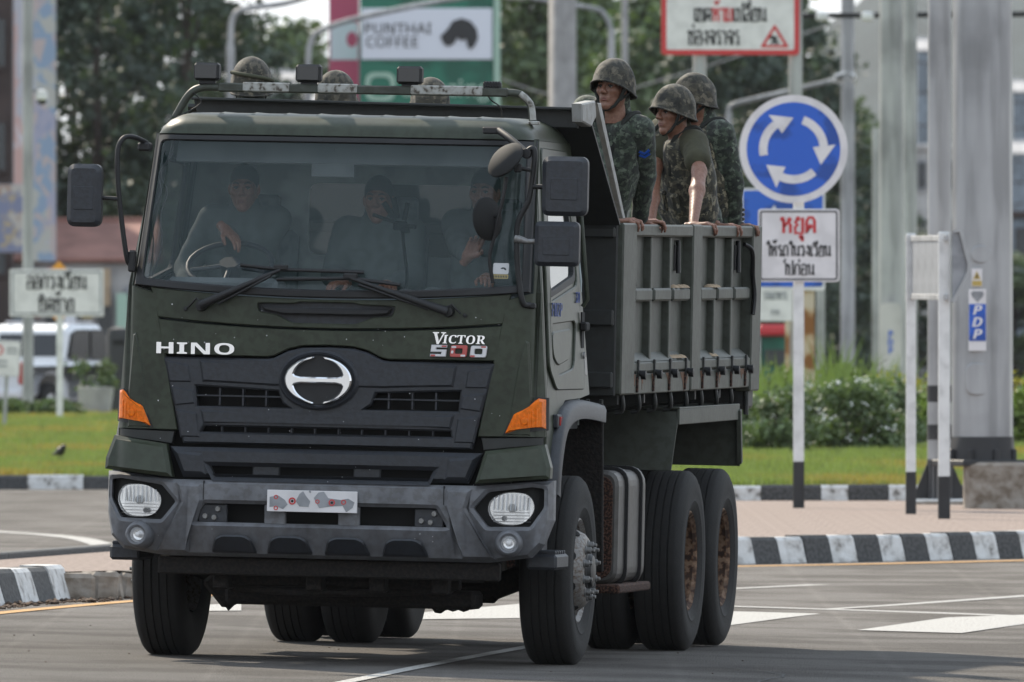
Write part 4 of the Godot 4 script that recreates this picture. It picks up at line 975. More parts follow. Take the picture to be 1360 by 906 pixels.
func build_body(T):
	var BT = Transform3D(Basis(Vector3(1, 0, 0), 0.0057), Vector3.ZERO)
	BT.origin = Vector3(0, 0, -2.57) - BT.basis * Vector3(0, 0, -2.57)
	var mk = func(n, s, m, p = T, l = ""):
		var o = obj(n, s, m, p, l)
		if p == T: o.transform = BT
		return o
	var s = S(); rbox(s, Vector3(0, 1.5, -5.2), Vector3(2.3, 0.06, 5.3), 0.01); mk.call("bed_floor", s, "body_dark")
	# sloping front wall with a folded lip over the cab
	s = S()
	slab(s, v2([-1.2, 0, 1.215, 0, 1.2, 1.27, -1.06, 1.27]), flat(Transform3D(Basis(Vector3(1, 0, 0), 1.066), Vector3(0, 2.43, -2.42))), -0.01, 0.01, 0.0, [], 0.0, true)
	rbox(s, Vector3(0, 1.95, -2.45), Vector3(2.4, 0.98, 0.04), 0.006)
	var fw = mk.call("front_wall", s, "body_dark")
	for y in [2.38, 1.9, 1.55]:
		s = S(); rbox(s, Vector3(0.02, y, -2.41), Vector3(2.34, 0.09 if y < 2.3 else 0.06, 0.05), 0.008); obj("stiffener", s, "body_dark", fw)
	s = S(); slab(s, v2([-1.0, 2.965, 1.14, 2.955, 1.14, 3.066, -1.03, 3.085]), flat(Transform3D(Basis(), Vector3(0, 0, -1.32))), -0.02, 0.02, 0.006); rbox(s, Vector3(0.05, 3.073, -1.28), Vector3(2.16, 0.016, 0.1), 0.004, Basis(Vector3(0, 0, 1), -0.009))
	obj("canopy_lip", s, "body_dark", fw)
	s = S(); slab(s, v2([-0.95, 3.09, -1.42, 3.112, -1.46, 3.02, -1.3, 2.965, -0.98, 2.99]), func(p, d): return Vector3(1.16 + d, p.y, p.x), 0.0, 0.06, 0.008, [], 0.0, true); var ear = obj("canopy_cheek", s, "white_chip", fw); ear.material_override = M["worn_grey"]
	s = S(); slab(s, v2([-1.42, 3.1, -2.43, 2.46, -2.52, 2.46, -1.55, 3.1]), func(p, d): return Vector3(1.2 + d, p.y, p.x), 0.0, 0.03, 0.004, [], 0.0, true); obj("sloping_brace", s, "worn_grey", fw)
	for sd in [1.0, -1.0]:
		var B = func(x0, x1, y0, y1, z0, z1, r := 0.006):
			var q = S(); rbox(q, Vector3(sd * (x0 + x1) / 2, (y0 + y1) / 2, (z0 + z1) / 2), Vector3(x1 - x0, y1 - y0, absf(z1 - z0)), r); return q
		mk.call("side_board", B.call(1.12, 1.165, 1.47, 2.4, -2.6, -7.85), "body_paint")
		mk.call("front_post", B.call(1.15, 1.232, 1.465, 2.436, -2.47, -2.95, 0.01), "body_paint")
		mk.call("middle_post", B.call(1.15, 1.232, 1.465, 2.434, -5.12, -5.46, 0.01), "body_paint")
		mk.call("rear_post", B.call(1.13, 1.232, 1.44, 2.434, -7.52, -7.88, 0.01), "body_paint")
		for bay in [[-2.955, -5.115], [-5.465, -7.515]]:
			mk.call("top_rail", B.call(1.12, 1.228, 2.36, 2.43, bay[0], bay[1], 0.01), "body_paint")
			mk.call("bottom_rail", B.call(1.15, 1.226, 1.585, 1.65, bay[0], bay[1], 0.012), "body_paint")
			s = S(); slab(s, v2([0, 0, 0.07, 0, 0, 0.06]), func(p, d): return Vector3(sd * (1.15 + p.x), 1.65 + p.y, bay[0] - d), 0.01, 2.0, 0.0, [], 0.0, true); mk.call("ledge", s, "body_paint")
			mk.call("skirt", B.call(1.13, 1.222, 1.465, 1.58, bay[0], bay[1], 0.006), "body_paint")
			var L = bay[1] - bay[0]
			for k in 2:
				var z = bay[0] + L * (k + 1) / 3.0
				mk.call("rib", B.call(1.15, 1.208, 1.651, 2.358, z + 0.03, z - 0.03), "body_paint")
			for k in 3:
				mk.call("middle_rail", B.call(1.15, 1.224, 1.99, 2.065, bay[0] + L * k / 3.0 - 0.045, bay[0] + L * (k + 1) / 3.0 + 0.045, 0.012), "body_paint")
			if sd > 0:
				for k in 4:
					var z = bay[0] + L * (0.07 + 0.28 * k)
					s = S(); rbox(s, Vector3(1.23, 1.605, z), Vector3(0.014, 0.11, 0.035), 0.004)
					var hg = mk.call("hinge", s, "body_dark")
					s = S(); tube(s, [Vector3(1.235, 1.585, z), Vector3(1.27, 1.58, z)], 0.018, 8); lathe(s, [Vector2(0, 0.02), Vector2(0.026, 0.014), Vector2(0.026, -0.014)], Transform3D(Basis(Vector3(0, 0, 1), -PI / 2), Vector3(1.26, 1.575, z)), 8); obj("hinge_pin", s, "gun_metal", hg)
					s = S(); rbox(s, Vector3(1.227, 1.52, z + 0.01), Vector3(0.012, 0.09, 0.035), 0.003); obj("hinge_strap", s, "mud_rust", hg)
				# latch chains and rods
				s = S(); tube(s, curve([Vector3(1.17, 2.32, bay[0] - 0.05), Vector3(1.2, 2.2, bay[0] - 0.04), Vector3(1.2, 2.08, bay[0] - 0.14)], 4), 0.012, 6); mk.call("latch_rod", s, "gun_metal")
				s = S(); rbox(s, Vector3(1.165, 2.24, bay[1] + 0.3), Vector3(0.02, 0.15, 0.07), 0.006); tube(s, [Vector3(1.18, 2.34, bay[1] + 0.28), Vector3(1.19, 2.15, bay[1] + 0.3)], 0.014, 6); mk.call("latch", s, "gun_metal")
		s = S(); tube(s, curve([Vector3(sd * 1.2, 2.32, -7.35), Vector3(sd * 1.24, 2.28, -7.42), Vector3(sd * 1.235, 2.14, -7.5), Vector3(sd * 1.245, 2.02, -7.52), Vector3(sd * 1.24, 1.9, -7.5)], 4), 0.015, 6); mk.call("tail_chain", s, "gun_metal")
		if sd > 0:
			for q in [[-2.98, 0.07, 0.115], [-3.3, 0.05, 0.09], [-4.3, 0.12, 0.06], [-4.9, 0.16, 0.115], [-5.6, 0.08, 0.1], [-6.3, 0.07, 0.08], [-7.2, 0.1, 0.06], [-3.7, 0.05, 0.1]]:
				s = S(); var zz = q[0]; slab(s, v2([-q[1], 1.578, -q[1] * 0.7, 1.578 - q[2] * 0.6, -q[1] * 0.2, 1.578 - q[2] * 0.5, 0.0, 1.578 - q[2], q[1] * 0.4, 1.578 - q[2] * 0.45, q[1], 1.578]), func(p, d): return Vector3(1.222 + d, p.y, zz + p.x), 0.0, 0.0015, 0.0); mk.call("rust_stain", s, "rust_stain")
		# stake hooks and outriggers below
		for k in 9:
			var z = -2.75 - 0.6 * k
			s = S(); tube(s, curve([Vector3(sd * 1.19, 1.47, z), Vector3(sd * 1.2, 1.41, z), Vector3(sd * 1.19, 1.37, z - 0.02), Vector3(sd * 1.15, 1.36, z - 0.02)], 3), 0.014, 6); mk.call("rope_hook", s, "body_dark")
		for k in 6:
			var z = -2.7 - 0.98 * k
			s = S(); slab(s, v2([0, 0, 0.72, 0, 0.72, -0.05, 0, -0.2]), func(p, d): return Vector3(sd * (0.46 + p.x), 1.46 + p.y, z + d), -0.02, 0.02, 0.003, [], 0.0, true); mk.call("outrigger", s, "body_dark")
		s = S(); rbox(s, Vector3(sd * 0.42, 1.28, -5.2), Vector3(0.1, 0.34, 5.2), 0.01); mk.call("subframe_beam", s, "body_dark")
		s = S(); rbox(s, Vector3(sd * 1.02, 1.4, -7.7), Vector3(0.36, 0.14, 0.3), 0.02); tube(s, [Vector3(sd * 1.2, 1.46, -7.55), Vector3(sd * 1.2, 1.3, -7.56)], 0.016, 6); mk.call("tail_bracket", s, "body_dark")
	s = S(); rbox(s, Vector3(0, 1.95, -7.83), Vector3(2.26, 0.94, 0.05), 0.01); mk.call("tailgate", s, "body_paint")
	s = S()
	for q in [[-4.66, 2.066], [-4.95, 2.066], [-6.1, 2.066], [-4.85, 1.66], [-6.15, 1.66], [-4.6, 1.66]]:   # spilled earth on the rails
		for k in 5: lathe(s, [Vector2(0, 0.02), Vector2(0.022, 0.012), Vector2(0.035, 0)], Transform3D(Basis(), Vector3(1.185 + rng.randf() * 0.02, q[1], q[0] + rng.randf_range(-0.12, 0.12))), 7)
	var dirt = mk.call("spilled_earth", s, "tan"); dirt.set_meta("kind", "stuff")

# ======================= people =======================
class Sdf:
	var o: Vector3
	var c: float
	var nx: int
	var ny: int
	var nz: int
	var f := PackedFloat32Array()
	func _init(lo: Vector3, hi: Vector3, cell: float):
		o = lo; c = cell
		nx = int((hi.x - lo.x) / cell) + 2; ny = int((hi.y - lo.y) / cell) + 2; nz = int((hi.z - lo.z) / cell) + 2
		f.resize(nx * ny * nz); f.fill(1.0)
	func put(lo: Vector3, hi: Vector3, mode: int, a: Vector3, b: Vector3, ra: float, rb: float, k: float, bs := Basis()):
		var x0 = maxi(0, int((lo.x - o.x) / c)); var x1 = mini(nx - 1, int((hi.x - o.x) / c) + 1)
		var y0 = maxi(0, int((lo.y - o.y) / c)); var y1 = mini(ny - 1, int((hi.y - o.y) / c) + 1)
		var z0 = maxi(0, int((lo.z - o.z) / c)); var z1 = mini(nz - 1, int((hi.z - o.z) / c) + 1)
		var ba: Vector3 = b - a; var bb: float = maxf(ba.length_squared(), 1e-9)
		var inv: Basis = bs.transposed(); var r2: Vector3 = b * b
		for iz in range(z0, z1 + 1):
			for iy in range(y0, y1 + 1):
				var at: int = (iz * ny + iy) * nx
				for ix in range(x0, x1 + 1):
					var p := Vector3(o.x + ix * c, o.y + iy * c, o.z + iz * c)
					var d: float
					if mode == 1:
						p = inv * (p - a)
						var k0: float = (p / b).length()
						d = k0 * (k0 - 1.0) / maxf((p / r2).length(), 1e-6)
					else:
						var pa := p - a
						var t := clampf(pa.dot(ba) / bb, 0.0, 1.0)
						d = (pa - ba * t).length() - ra - (rb - ra) * t
					var e: float = f[at + ix]
					if mode == 2:
						var h2 := maxf(k - absf(e + d), 0.0) / k
						f[at + ix] = maxf(e, -d) + h2 * h2 * k * 0.25
					else:
						var h := maxf(k - absf(e - d), 0.0) / k
						f[at + ix] = minf(e, d) - h * h * k * 0.25
	func cap(a: Vector3, b: Vector3, ra: float, rb: float, k := 0.03):
		var m := Vector3.ONE * (maxf(ra, rb) + k + 3 * c)
		put(a.min(b) - m, a.max(b) + m, 0, a, b, ra, rb, k)
	func ell(ce: Vector3, r: Vector3, k := 0.03, bs := Basis()):
		var m := Vector3.ONE * (maxf(r.x, maxf(r.y, r.z)) + k + 3 * c)
		put(ce - m, ce + m, 1, ce, r, 0, 0, k, bs)
	func cut(a: Vector3, b: Vector3, ra: float, rb: float, k := 0.01):
		var m := Vector3.ONE * (maxf(ra, rb) + k + 2 * c)
		put(a.min(b) - m, a.max(b) + m, 2, a, b, ra, rb, k)
	func tris() -> PackedVector3Array:
		var idx := PackedInt32Array(); idx.resize(f.size()); idx.fill(-1)
		var vs := PackedVector3Array()
		var sx := 1; var sy := nx; var sz := nx * ny
		var off := [0, sx, sy, sx + sy, sz, sz + sx, sz + sy, sz + sx + sy]
		var ed := [[0, 1], [2, 3], [4, 5], [6, 7], [0, 2], [1, 3], [4, 6], [5, 7], [0, 4], [1, 5], [2, 6], [3, 7]]
		var lim := 3.0 * c
		for z in nz - 1:
			for y in ny - 1:
				for x in nx - 1:
					var i := (z * ny + y) * nx + x
					if absf(f[i]) > lim: continue
					var v := []; var neg := 0
					for q in 8:
						var w: float = f[i + off[q]]; v.append(w)
						if w < 0.0: neg += 1
					if neg == 0 or neg == 8: continue
					var s := Vector3.ZERO; var n := 0
					for e in ed:
						var a: float = v[e[0]]; var b: float = v[e[1]]
						if (a < 0.0) != (b < 0.0):
							var t := a / (a - b)
							var p0 := Vector3(e[0] & 1, (e[0] >> 1) & 1, e[0] >> 2); var p1 := Vector3(e[1] & 1, (e[1] >> 1) & 1, e[1] >> 2)
							s += p0.lerp(p1, t); n += 1
					idx[i] = vs.size()
					vs.append(o + (Vector3(x, y, z) + s / n) * c)
		var out := PackedVector3Array()
		for z in range(1, nz - 1):
			for y in range(1, ny - 1):
				for x in range(1, nx - 1):
					var i := (z * ny + y) * nx + x
					if absf(f[i]) > lim: continue
					var inside := f[i] < 0.0
					for ax in 3:
						var st: int = [sx, sy, sz][ax]; var u: int = [sy, sz, sx][ax]; var w: int = [sz, sx, sy][ax]
						if inside == (f[i + st] < 0.0): continue
						var q := [idx[i], idx[i - u], idx[i - u - w], idx[i - w]]
						if q.min() < 0: continue
						if not inside: q.reverse()
						for t in [0, 2, 1, 0, 3, 2]: out.append(vs[q[t]])
		return out

func pour(s, t: PackedVector3Array, xf := Transform3D()):
	s.set_smooth_group(1)
	for p in t: s.set_uv(Vector2.ZERO); s.add_vertex(xf * p)
	s.set_smooth_group(-1)

var HEAD := PackedVector3Array()
var GRIP := PackedVector3Array()
var REST := PackedVector3Array()

func hand_shape(bend: Array) -> PackedVector3Array:   # a right hand: wrist at 0, fingers along +z, back of the hand up, thumb towards +x... 
	var d = Sdf.new(Vector3(-0.07, -0.12, -0.05), Vector3(0.1, 0.05, 0.22), 0.0042)
	d.cap(Vector3(0, 0, -0.04), Vector3(0, 0, 0.01), 0.026, 0.026, 0.02)
	var L = [[0.03, 0.09, 0.042, 0.026, 0.02], [0.009, 0.095, 0.047, 0.03, 0.022], [-0.012, 0.091, 0.043, 0.028, 0.021], [-0.031, 0.083, 0.033, 0.02, 0.018]]
	for i in 4:
		var q = L[i]
		var k = Vector3(q[0], 0.004 - 0.004 * absf(i - 1), q[1])
		d.cap(Vector3(q[0] * 0.5, 0, 0.0), k, 0.016, 0.0125, 0.018)
	for i in 4:
		var q = L[i]; var p = Vector3(q[0], 0.004 - 0.004 * absf(i - 1), q[1]); var a = 0.0
		for j in 3:
			a += bend[j] + 0.07 * (i - 1)
			var n = p + Vector3(q[0] * 0.06, -sin(a), cos(a)).normalized() * q[2 + j]
			d.cap(p, n, [0.0105, 0.0095, 0.0085][j], [0.0095, 0.0085, 0.0072][j], 0.004)
			p = n
	d.cap(Vector3(0.015, -0.006, 0.02), Vector3(0.047, -0.014, 0.055), 0.018, 0.0125, 0.012)
	d.cap(Vector3(0.047, -0.014, 0.055), Vector3(0.058, -0.024, 0.085), 0.0118, 0.0105, 0.005)
	d.cap(Vector3(0.058, -0.024, 0.085), Vector3(0.056, -0.04, 0.105), 0.0105, 0.0085, 0.004)
	return d.tris()

func head_shape() -> PackedVector3Array:
	var d = Sdf.new(Vector3(-0.11, -0.2, -0.13), Vector3(0.11, 0.14, 0.135), 0.0048)
	d.ell(Vector3(0, 0.03, -0.018), Vector3(0.076, 0.095, 0.095), 0.02)
	d.ell(Vector3(0, -0.035, 0.028), Vector3(0.06, 0.086, 0.064), 0.03)
	for s in [-1, 1]:
		d.cap(Vector3(s * 0.05, -0.05, -0.005), Vector3(s * 0.012, -0.1, 0.062), 0.026, 0.021, 0.02)
		d.cap(Vector3(s * 0.044, -0.012, 0.058), Vector3(s * 0.05, -0.02, 0.03), 0.024, 0.02, 0.02)
		d.ell(Vector3(s * 0.078, -0.008, -0.012), Vector3(0.011, 0.032, 0.02), 0.008, Basis(Vector3.UP, s * 0.4))
		d.cap(Vector3(s * 0.013, -0.024, 0.1), Vector3(s * 0.013, -0.024, 0.104), 0.0105, 0.01, 0.008)
		d.cap(Vector3(s * 0.014, 0.032, 0.084), Vector3(s * 0.048, 0.03, 0.066), 0.011, 0.01, 0.014)
	d.cap(Vector3(0, 0.026, 0.088), Vector3(0, -0.018, 0.113), 0.009, 0.0125, 0.012)
	d.cap(Vector3(0, -0.1, 0.068), Vector3(0, -0.096, 0.066), 0.021, 0.02, 0.02)
	for s in [-1, 1]: d.cut(Vector3(s * 0.022, 0.011, 0.1), Vector3(s * 0.042, 0.011, 0.09), 0.011, 0.011, 0.012)
	d.cap(Vector3(-0.02, -0.056, 0.084), Vector3(0.02, -0.056, 0.084), 0.008, 0.008, 0.01)
	d.cap(Vector3(-0.017, -0.068, 0.082), Vector3(0.017, -0.068, 0.082), 0.009, 0.009, 0.01)
	d.cut(Vector3(-0.022, -0.062, 0.096), Vector3(0.022, -0.062, 0.096), 0.004, 0.004, 0.004)
	d.cap(Vector3(0, -0.06, -0.03), Vector3(0, -0.19, -0.045), 0.058, 0.06, 0.03)
	return d.tris()

func helmet(parent, H: Transform3D, strap := true, band := false):
	var s = S(); s.set_smooth_group(2)
	var rings = []; var nv = 12; var nu = 40
	for j in nv + 1:
		var v = float(j) / nv; var ring = []
		for i in nu:
			var a = TAU * i / nu   # 0 at the front
			var rim = -0.012 + 0.046 * cos(a) + 0.008 * cos(2 * a)
			var phm = acos(clampf((rim - 0.03) / 0.148, -0.99, 0.99))
			var ph = v * phm
			var w = sin(minf(ph, PI / 2)) if ph < PI / 2 else 1.0
			w += 0.05 * pow(maxf(0.0, v - 0.8) / 0.2, 2) + 0.07 * maxf(0.0, cos(a)) * pow(maxf(0.0, v - 0.8) / 0.2, 2)
			var wob = 0.0022 * (sin(5 * a + 3 * v) + sin(9 * a - 7 * v + 1.0) + 0.7 * sin(17 * a + 11 * v)) * v
			ring.append(H * Vector3(sin(a) * (0.118 * w + wob), 0.03 + 0.148 * cos(ph), cos(a) * (0.138 * w + wob) - 0.012))
		rings.append(ring)
	for j in nv:
		for i in nu:
			var k = (i + 1) % nu
			if j == 0: tri(s, rings[0][0], rings[1][k], rings[1][i])
			else: quad(s, rings[j][i], rings[j][k], rings[j + 1][k], rings[j + 1][i])
	var lip = rings[nv].duplicate(); lip.append(rings[nv][0]); lip.append(rings[nv][1])
	tube(s, lip, 0.0055, 6, false)
	var o = obj("helmet", s, "camo_helmet", parent)
	if strap:
		for sd in [-1, 1]:
			s = S()
			tube(s, [H * Vector3(sd * 0.098, 0.0, 0.03), H * Vector3(sd * 0.075, -0.055, 0.035), H * Vector3(sd * 0.05, -0.1, 0.055), H * Vector3(0, -0.125, 0.07)], [0.012, 0.01, 0.01, 0.01], 6)
			tube(s, [H * Vector3(sd * 0.1, -0.01, -0.04), H * Vector3(sd * 0.073, -0.065, 0.03)], 0.008, 6)
			obj("chin_strap", s, "webbing", o)
	if band:
		s = S(); var b = []
		for i in 15:
			var a = lerpf(2.0, 4.6, i / 14.0)
			b.append(H * Vector3(sin(a) * 0.124, 0.085 - 0.045 * (i / 14.0) + 0.0, cos(a) * 0.143 - 0.01))
		tube(s, b, 0.012, 6); obj("helmet_band", s, "band", o)
	return o

func face_parts(parent, H: Transform3D):
	for sd in [-1, 1]:
		var s = S(); lathe(s, [Vector2(0, 0.0125), Vector2(0.007, 0.0103), Vector2(0.0108, 0.006), Vector2(0.0125, 0)], H * Transform3D(Basis(Vector3(1, 0, 0), PI / 2), Vector3(sd * 0.032, 0.01, 0.071)), 12)
		var o = obj("eye", s, "eye_white", parent)
		s = S(); lathe(s, [Vector2(0, 0.0135), Vector2(0.0065, 0.0115), Vector2(0.0066, 0.009)], H * Transform3D(Basis(Vector3(1, 0, 0), PI / 2), Vector3(sd * 0.032, 0.009, 0.071)), 10); obj("iris", s, "hair", o)
		s = S(); tube(s, [H * Vector3(sd * 0.02, 0.0155, 0.083), H * Vector3(sd * 0.033, 0.0165, 0.0845), H * Vector3(sd * 0.045, 0.0125, 0.0765)], 0.0048, 5); obj("eyelid", s, "hair", o)
		s = S(); tube(s, [H * Vector3(sd * 0.014, 0.034, 0.0935), H * Vector3(sd * 0.032, 0.041, 0.089), H * Vector3(sd * 0.052, 0.033, 0.0735)], [0.004, 0.005, 0.003], 5); obj("eyebrow", s, "hair", parent)
	var s2 = S(); tube(s2, [H * Vector3(-0.021, -0.0665, 0.0885), H * Vector3(0, -0.068, 0.0925), H * Vector3(0.021, -0.0665, 0.0885)], [0.003, 0.0055, 0.003], 6); tube(s2, [H * Vector3(-0.021, -0.0585, 0.089), H * Vector3(0, -0.056, 0.0935), H * Vector3(0.021, -0.0585, 0.089)], [0.002, 0.0045, 0.002], 6); obj("lips", s2, "lips", parent)

func elbow(a: Vector3, b: Vector3, l0: float, l1: float, pole: Vector3) -> Vector3:
	var d = b - a; var L = minf(d.length(), (l0 + l1) * 0.995); var n = d.normalized()
	var x = (l0 * l0 - l1 * l1 + L * L) / (2 * L); var h = sqrt(maxf(0.0001, l0 * l0 - x * x))
	return a + n * x + (pole - n * pole.dot(n)).normalized() * h

# P: lean, turn (of the chest), head (Transform3D basis), hands (array of two wrist transforms in the person's own space), sleeve 0 none 1 short 2 long, shirt, vest, seated
func person(label, xf, P, group = ""):
	if HEAD.is_empty():
		HEAD = head_shape(); GRIP = hand_shape([0.35, 0.95, 0.5]); REST = hand_shape([0.25, 0.45, 0.35])
	var T = thing("person", label, "person", xf, group)
	var seated = P.get("seated", false)
	var hip = Vector3(0, 0.96, 0) if not seated else Vector3(0, 0.12, 0)
	var U = Transform3D(Basis(Vector3(0, 0, 1), P.get("roll", 0.0)) * Basis(Vector3(1, 0, 0), P.get("lean", 0.0)), hip)
	var u = func(x, y, z): return U * Vector3(x, y, z)   # the trunk, measured up from the hips
	var neck = u.call(0, 0.55, -0.01)
	var H = Transform3D(P.head, u.call(0, 0.65, 0.035) + P.get("head_off", Vector3.ZERO))
	var sh = [u.call(-0.185, 0.475, -0.01), u.call(0.185, 0.475, -0.01)]
	var el = []; var wr = []
	for i in 2:
		var w: Transform3D = P.hands[i]
		wr.append(w); el.append(elbow(sh[i], w.origin, 0.31, 0.275, P.get("pole", [Vector3(-0.6, -0.2, -1), Vector3(0.6, -0.2, -1)])[i]))
	var legs = []
	for sd in [-1, 1]:
		if seated: legs.append([Vector3(sd * 0.1, 0.12, 0.02), Vector3(sd * 0.14, 0.16, 0.44), Vector3(sd * 0.13, -0.25, 0.5), Vector3(sd * 0.14, -0.3, 0.62)])
		else: legs.append([Vector3(sd * 0.1, 0.93, 0), Vector3(sd * 0.12, 0.5, 0.03), Vector3(sd * 0.13, 0.09, -0.02), Vector3(sd * 0.14, 0.04, 0.16)])
	# --- the body, one surface
	var lo = Vector3(-0.55, -0.35 if seated else -0.02, -0.5); var hi = Vector3(0.55, 1.0 if seated else 1.72, 0.75)
	for w in wr: lo = lo.min(w.origin - Vector3.ONE * 0.15); hi = hi.max(w.origin + Vector3.ONE * 0.15)
	for w in el: lo = lo.min(w - Vector3.ONE * 0.15); hi = hi.max(w + Vector3.ONE * 0.15)
	var b = Sdf.new(lo, hi, 0.016)
	b.cap(u.call(0, 0.5, -0.01), H.origin + H.basis * Vector3(0, -0.09, -0.03), 0.062, 0.056, 0.03)
	b.cap(u.call(-0.05, 0.05, 0), u.call(-0.06, 0.38, 0), 0.09, 0.1, 0.05); b.cap(u.call(0.05, 0.05, 0), u.call(0.06, 0.38, 0), 0.09, 0.1, 0.05)
	b.cap(u.call(-0.15, 0.47, -0.01), u.call(0.15, 0.47, -0.01), 0.05, 0.05, 0.05)
	for i in 2:
		b.cap(sh[i], el[i], 0.05, 0.042, 0.03); b.cap(el[i], el[i].lerp(wr[i].origin, 0.35), 0.043, 0.044, 0.03); b.cap(el[i].lerp(wr[i].origin, 0.35), wr[i].origin, 0.044, 0.027, 0.03)
		b.cap(legs[i][0], legs[i][1], 0.07, 0.05, 0.05); b.cap(legs[i][1], legs[i][2], 0.05, 0.035, 0.03); b.cap(legs[i][2], legs[i][3], 0.035, 0.03, 0.02)
	var s = S(); pour(s, b.tris()); pour(s, HEAD, H)
	for i in 2: pour(s, GRIP if P.get("grip", true) else REST, Transform3D(wr[i].basis * (Basis() if i == 0 else Basis.from_scale(Vector3(-1, 1, 1))), wr[i].origin))
	var body = obj("body", s, "skin", T)
	face_parts(T, H)
	# --- clothing
	var c = Sdf.new(lo, hi, 0.016)
	for x in [-0.07, 0.07]:
		c.cap(u.call(x * 0.9, -0.02, 0.0), u.call(x, 0.2, 0.0), 0.125, 0.118, 0.06); c.cap(u.call(x, 0.2, 0.0), u.call(x * 1.15, 0.4, 0.0), 0.118, 0.12, 0.06)
	c.cap(u.call(-0.155, 0.475, -0.01), u.call(0.155, 0.475, -0.01), 0.066, 0.066, 0.07)
	c.cap(u.call(0, 0.5, -0.012), u.call(0, 0.6, 0.012), 0.095, 0.078, 0.03)
	for i in 2:
		if P.sleeve == 2:
			c.cap(sh[i], el[i], 0.08, 0.064, 0.05); c.cap(el[i], wr[i].origin.lerp(el[i], 0.1), 0.064, 0.046, 0.03)
			for q in [0.35, 0.7]: c.cap(sh[i].lerp(el[i], q), sh[i].lerp(el[i], q + 0.02), 0.066, 0.066, 0.03)
			for q in [0.15, 0.5, 0.8]: c.cap(el[i].lerp(wr[i].origin, q), el[i].lerp(wr[i].origin, q + 0.02), 0.058 - 0.014 * q, 0.056 - 0.014 * q, 0.02)
		else: c.cap(sh[i], sh[i].lerp(el[i], 0.62), 0.079, 0.08, 0.05)
	s = S(); pour(s, c.tris())
	var shirt = obj("shirt", s, P.shirt, T)
	if P.get("chevron", false):
		var ar = sh[1].lerp(el[1], 0.36); var dn = (el[1] - sh[1]).normalized(); var out = Vector3(0.5, 0, 0.87); out = (out - dn * out.dot(dn)).normalized()
		var cx = Transform3D(Basis((-dn).cross(out).normalized(), -dn, out), ar + out * 0.079)
		for k in 2:
			s = S(); ribbon(s, [Vector2(-0.03, 0.024 * k), Vector2(0, -0.02 + 0.024 * k), Vector2(0.03, 0.024 * k)], 0.012, flat(cx), -0.02, 0.006); obj("chevron", s, "sign_blue", shirt)
	if P.get("vest", false):
		var v = Sdf.new(lo, hi, 0.016)
		for x in [-0.075, 0.075]:
			v.cap(u.call(x, 0.03, 0.0), u.call(x, 0.22, 0.0), 0.145, 0.143, 0.06); v.cap(u.call(x, 0.22, 0.0), u.call(x * 1.1, 0.385, 0.0), 0.143, 0.143, 0.06)
		v.cap(u.call(-0.11, 0.5, -0.04), u.call(-0.1, 0.46, 0.09), 0.05, 0.05, 0.05); v.cap(u.call(0.11, 0.5, -0.04), u.call(0.1, 0.46, 0.09), 0.05, 0.05, 0.05)
		for i in 2:
			v.cut(sh[i] + (sh[i] - u.call(0, 0.475, 0)).normalized() * 0.06, sh[i].lerp(el[i], 0.6), 0.088, 0.085, 0.02)
		s = S(); pour(s, v.tris())
		var vest = obj("vest", s, P.vest, T)
		for k in 3:
			s = S(); rbox(s, u.call(-0.11 + 0.11 * k, 0.13, 0.155), Vector3(0.085, 0.13, 0.05), 0.012, U.basis); obj("pouch", s, P.vest, vest)
		for k in 2:
			s = S(); rbox(s, u.call(0.2 * (2 * k - 1), 0.13, 0.0), Vector3(0.05, 0.13, 0.1), 0.012, U.basis); obj("pouch", s, P.vest, vest)
		for sd in [-1, 1]:
			s = S(); tube(s, curve([u.call(sd * 0.1, 0.27, -0.145), u.call(sd * 0.12, 0.5, -0.1), u.call(sd * 0.118, 0.555, -0.02), u.call(sd * 0.11, 0.5, 0.1), u.call(sd * 0.1, 0.3, 0.14)], 4), 0.016, 6); obj("strap", s, "webbing", vest)
	var t = Sdf.new(lo, Vector3(hi.x, hip.y + 0.2, hi.z), 0.02)
	t.cap(u.call(-0.07, 0.0, 0), u.call(0.07, 0.0, 0), 0.125, 0.125, 0.05)
	for i in 2: t.cap(legs[i][0], legs[i][1], 0.098, 0.078, 0.04); t.cap(legs[i][1], legs[i][2], 0.076, 0.06, 0.04)
	s = S(); pour(s, t.tris()); obj("trousers", s, P.get("trousers", P.shirt), T)
	for i in 2:
		t = Sdf.new(legs[i][2] - Vector3(0.12, 0.16, 0.15), legs[i][2] + Vector3(0.12, 0.28, 0.32), 0.018)
		t.cap(legs[i][2] + Vector3(0, 0.14, 0), legs[i][2], 0.065, 0.058, 0.03); t.cap(legs[i][2] + Vector3(0, -0.03, -0.02), legs[i][3] + Vector3(0, 0.0, 0.02), 0.052, 0.045, 0.03)
		s = S(); pour(s, t.tris()); obj("boot", s, "gun_metal", T)
	if P.get("helmet", true): helmet(T, H, true, P.get("band", false))
	else:
		var h = Sdf.new(Vector3(-0.12, -0.12, -0.16), Vector3(0.12, 0.17, 0.13), 0.008)
		h.ell(Vector3(0, 0.038, -0.022), Vector3(0.082, 0.098, 0.099), 0.01); h.cap(Vector3(0, -0.04, -0.07), Vector3(0, 0.0, -0.08), 0.05, 0.05, 0.03)
		h.cut(Vector3(-0.06, -0.03, 0.11), Vector3(0.06, -0.03, 0.11), 0.09, 0.09, 0.01); for sd in [-1, 1]: h.cut(Vector3(sd * 0.1, -0.03, 0.0), Vector3(sd * 0.1, -0.05, 0.06), 0.035, 0.05, 0.01)
		s = S(); pour(s, h.tris(), H); obj("hair", s, "hair", T)
	return T

func yaw(a) -> Basis: return Basis(Vector3.UP, deg_to_rad(a))

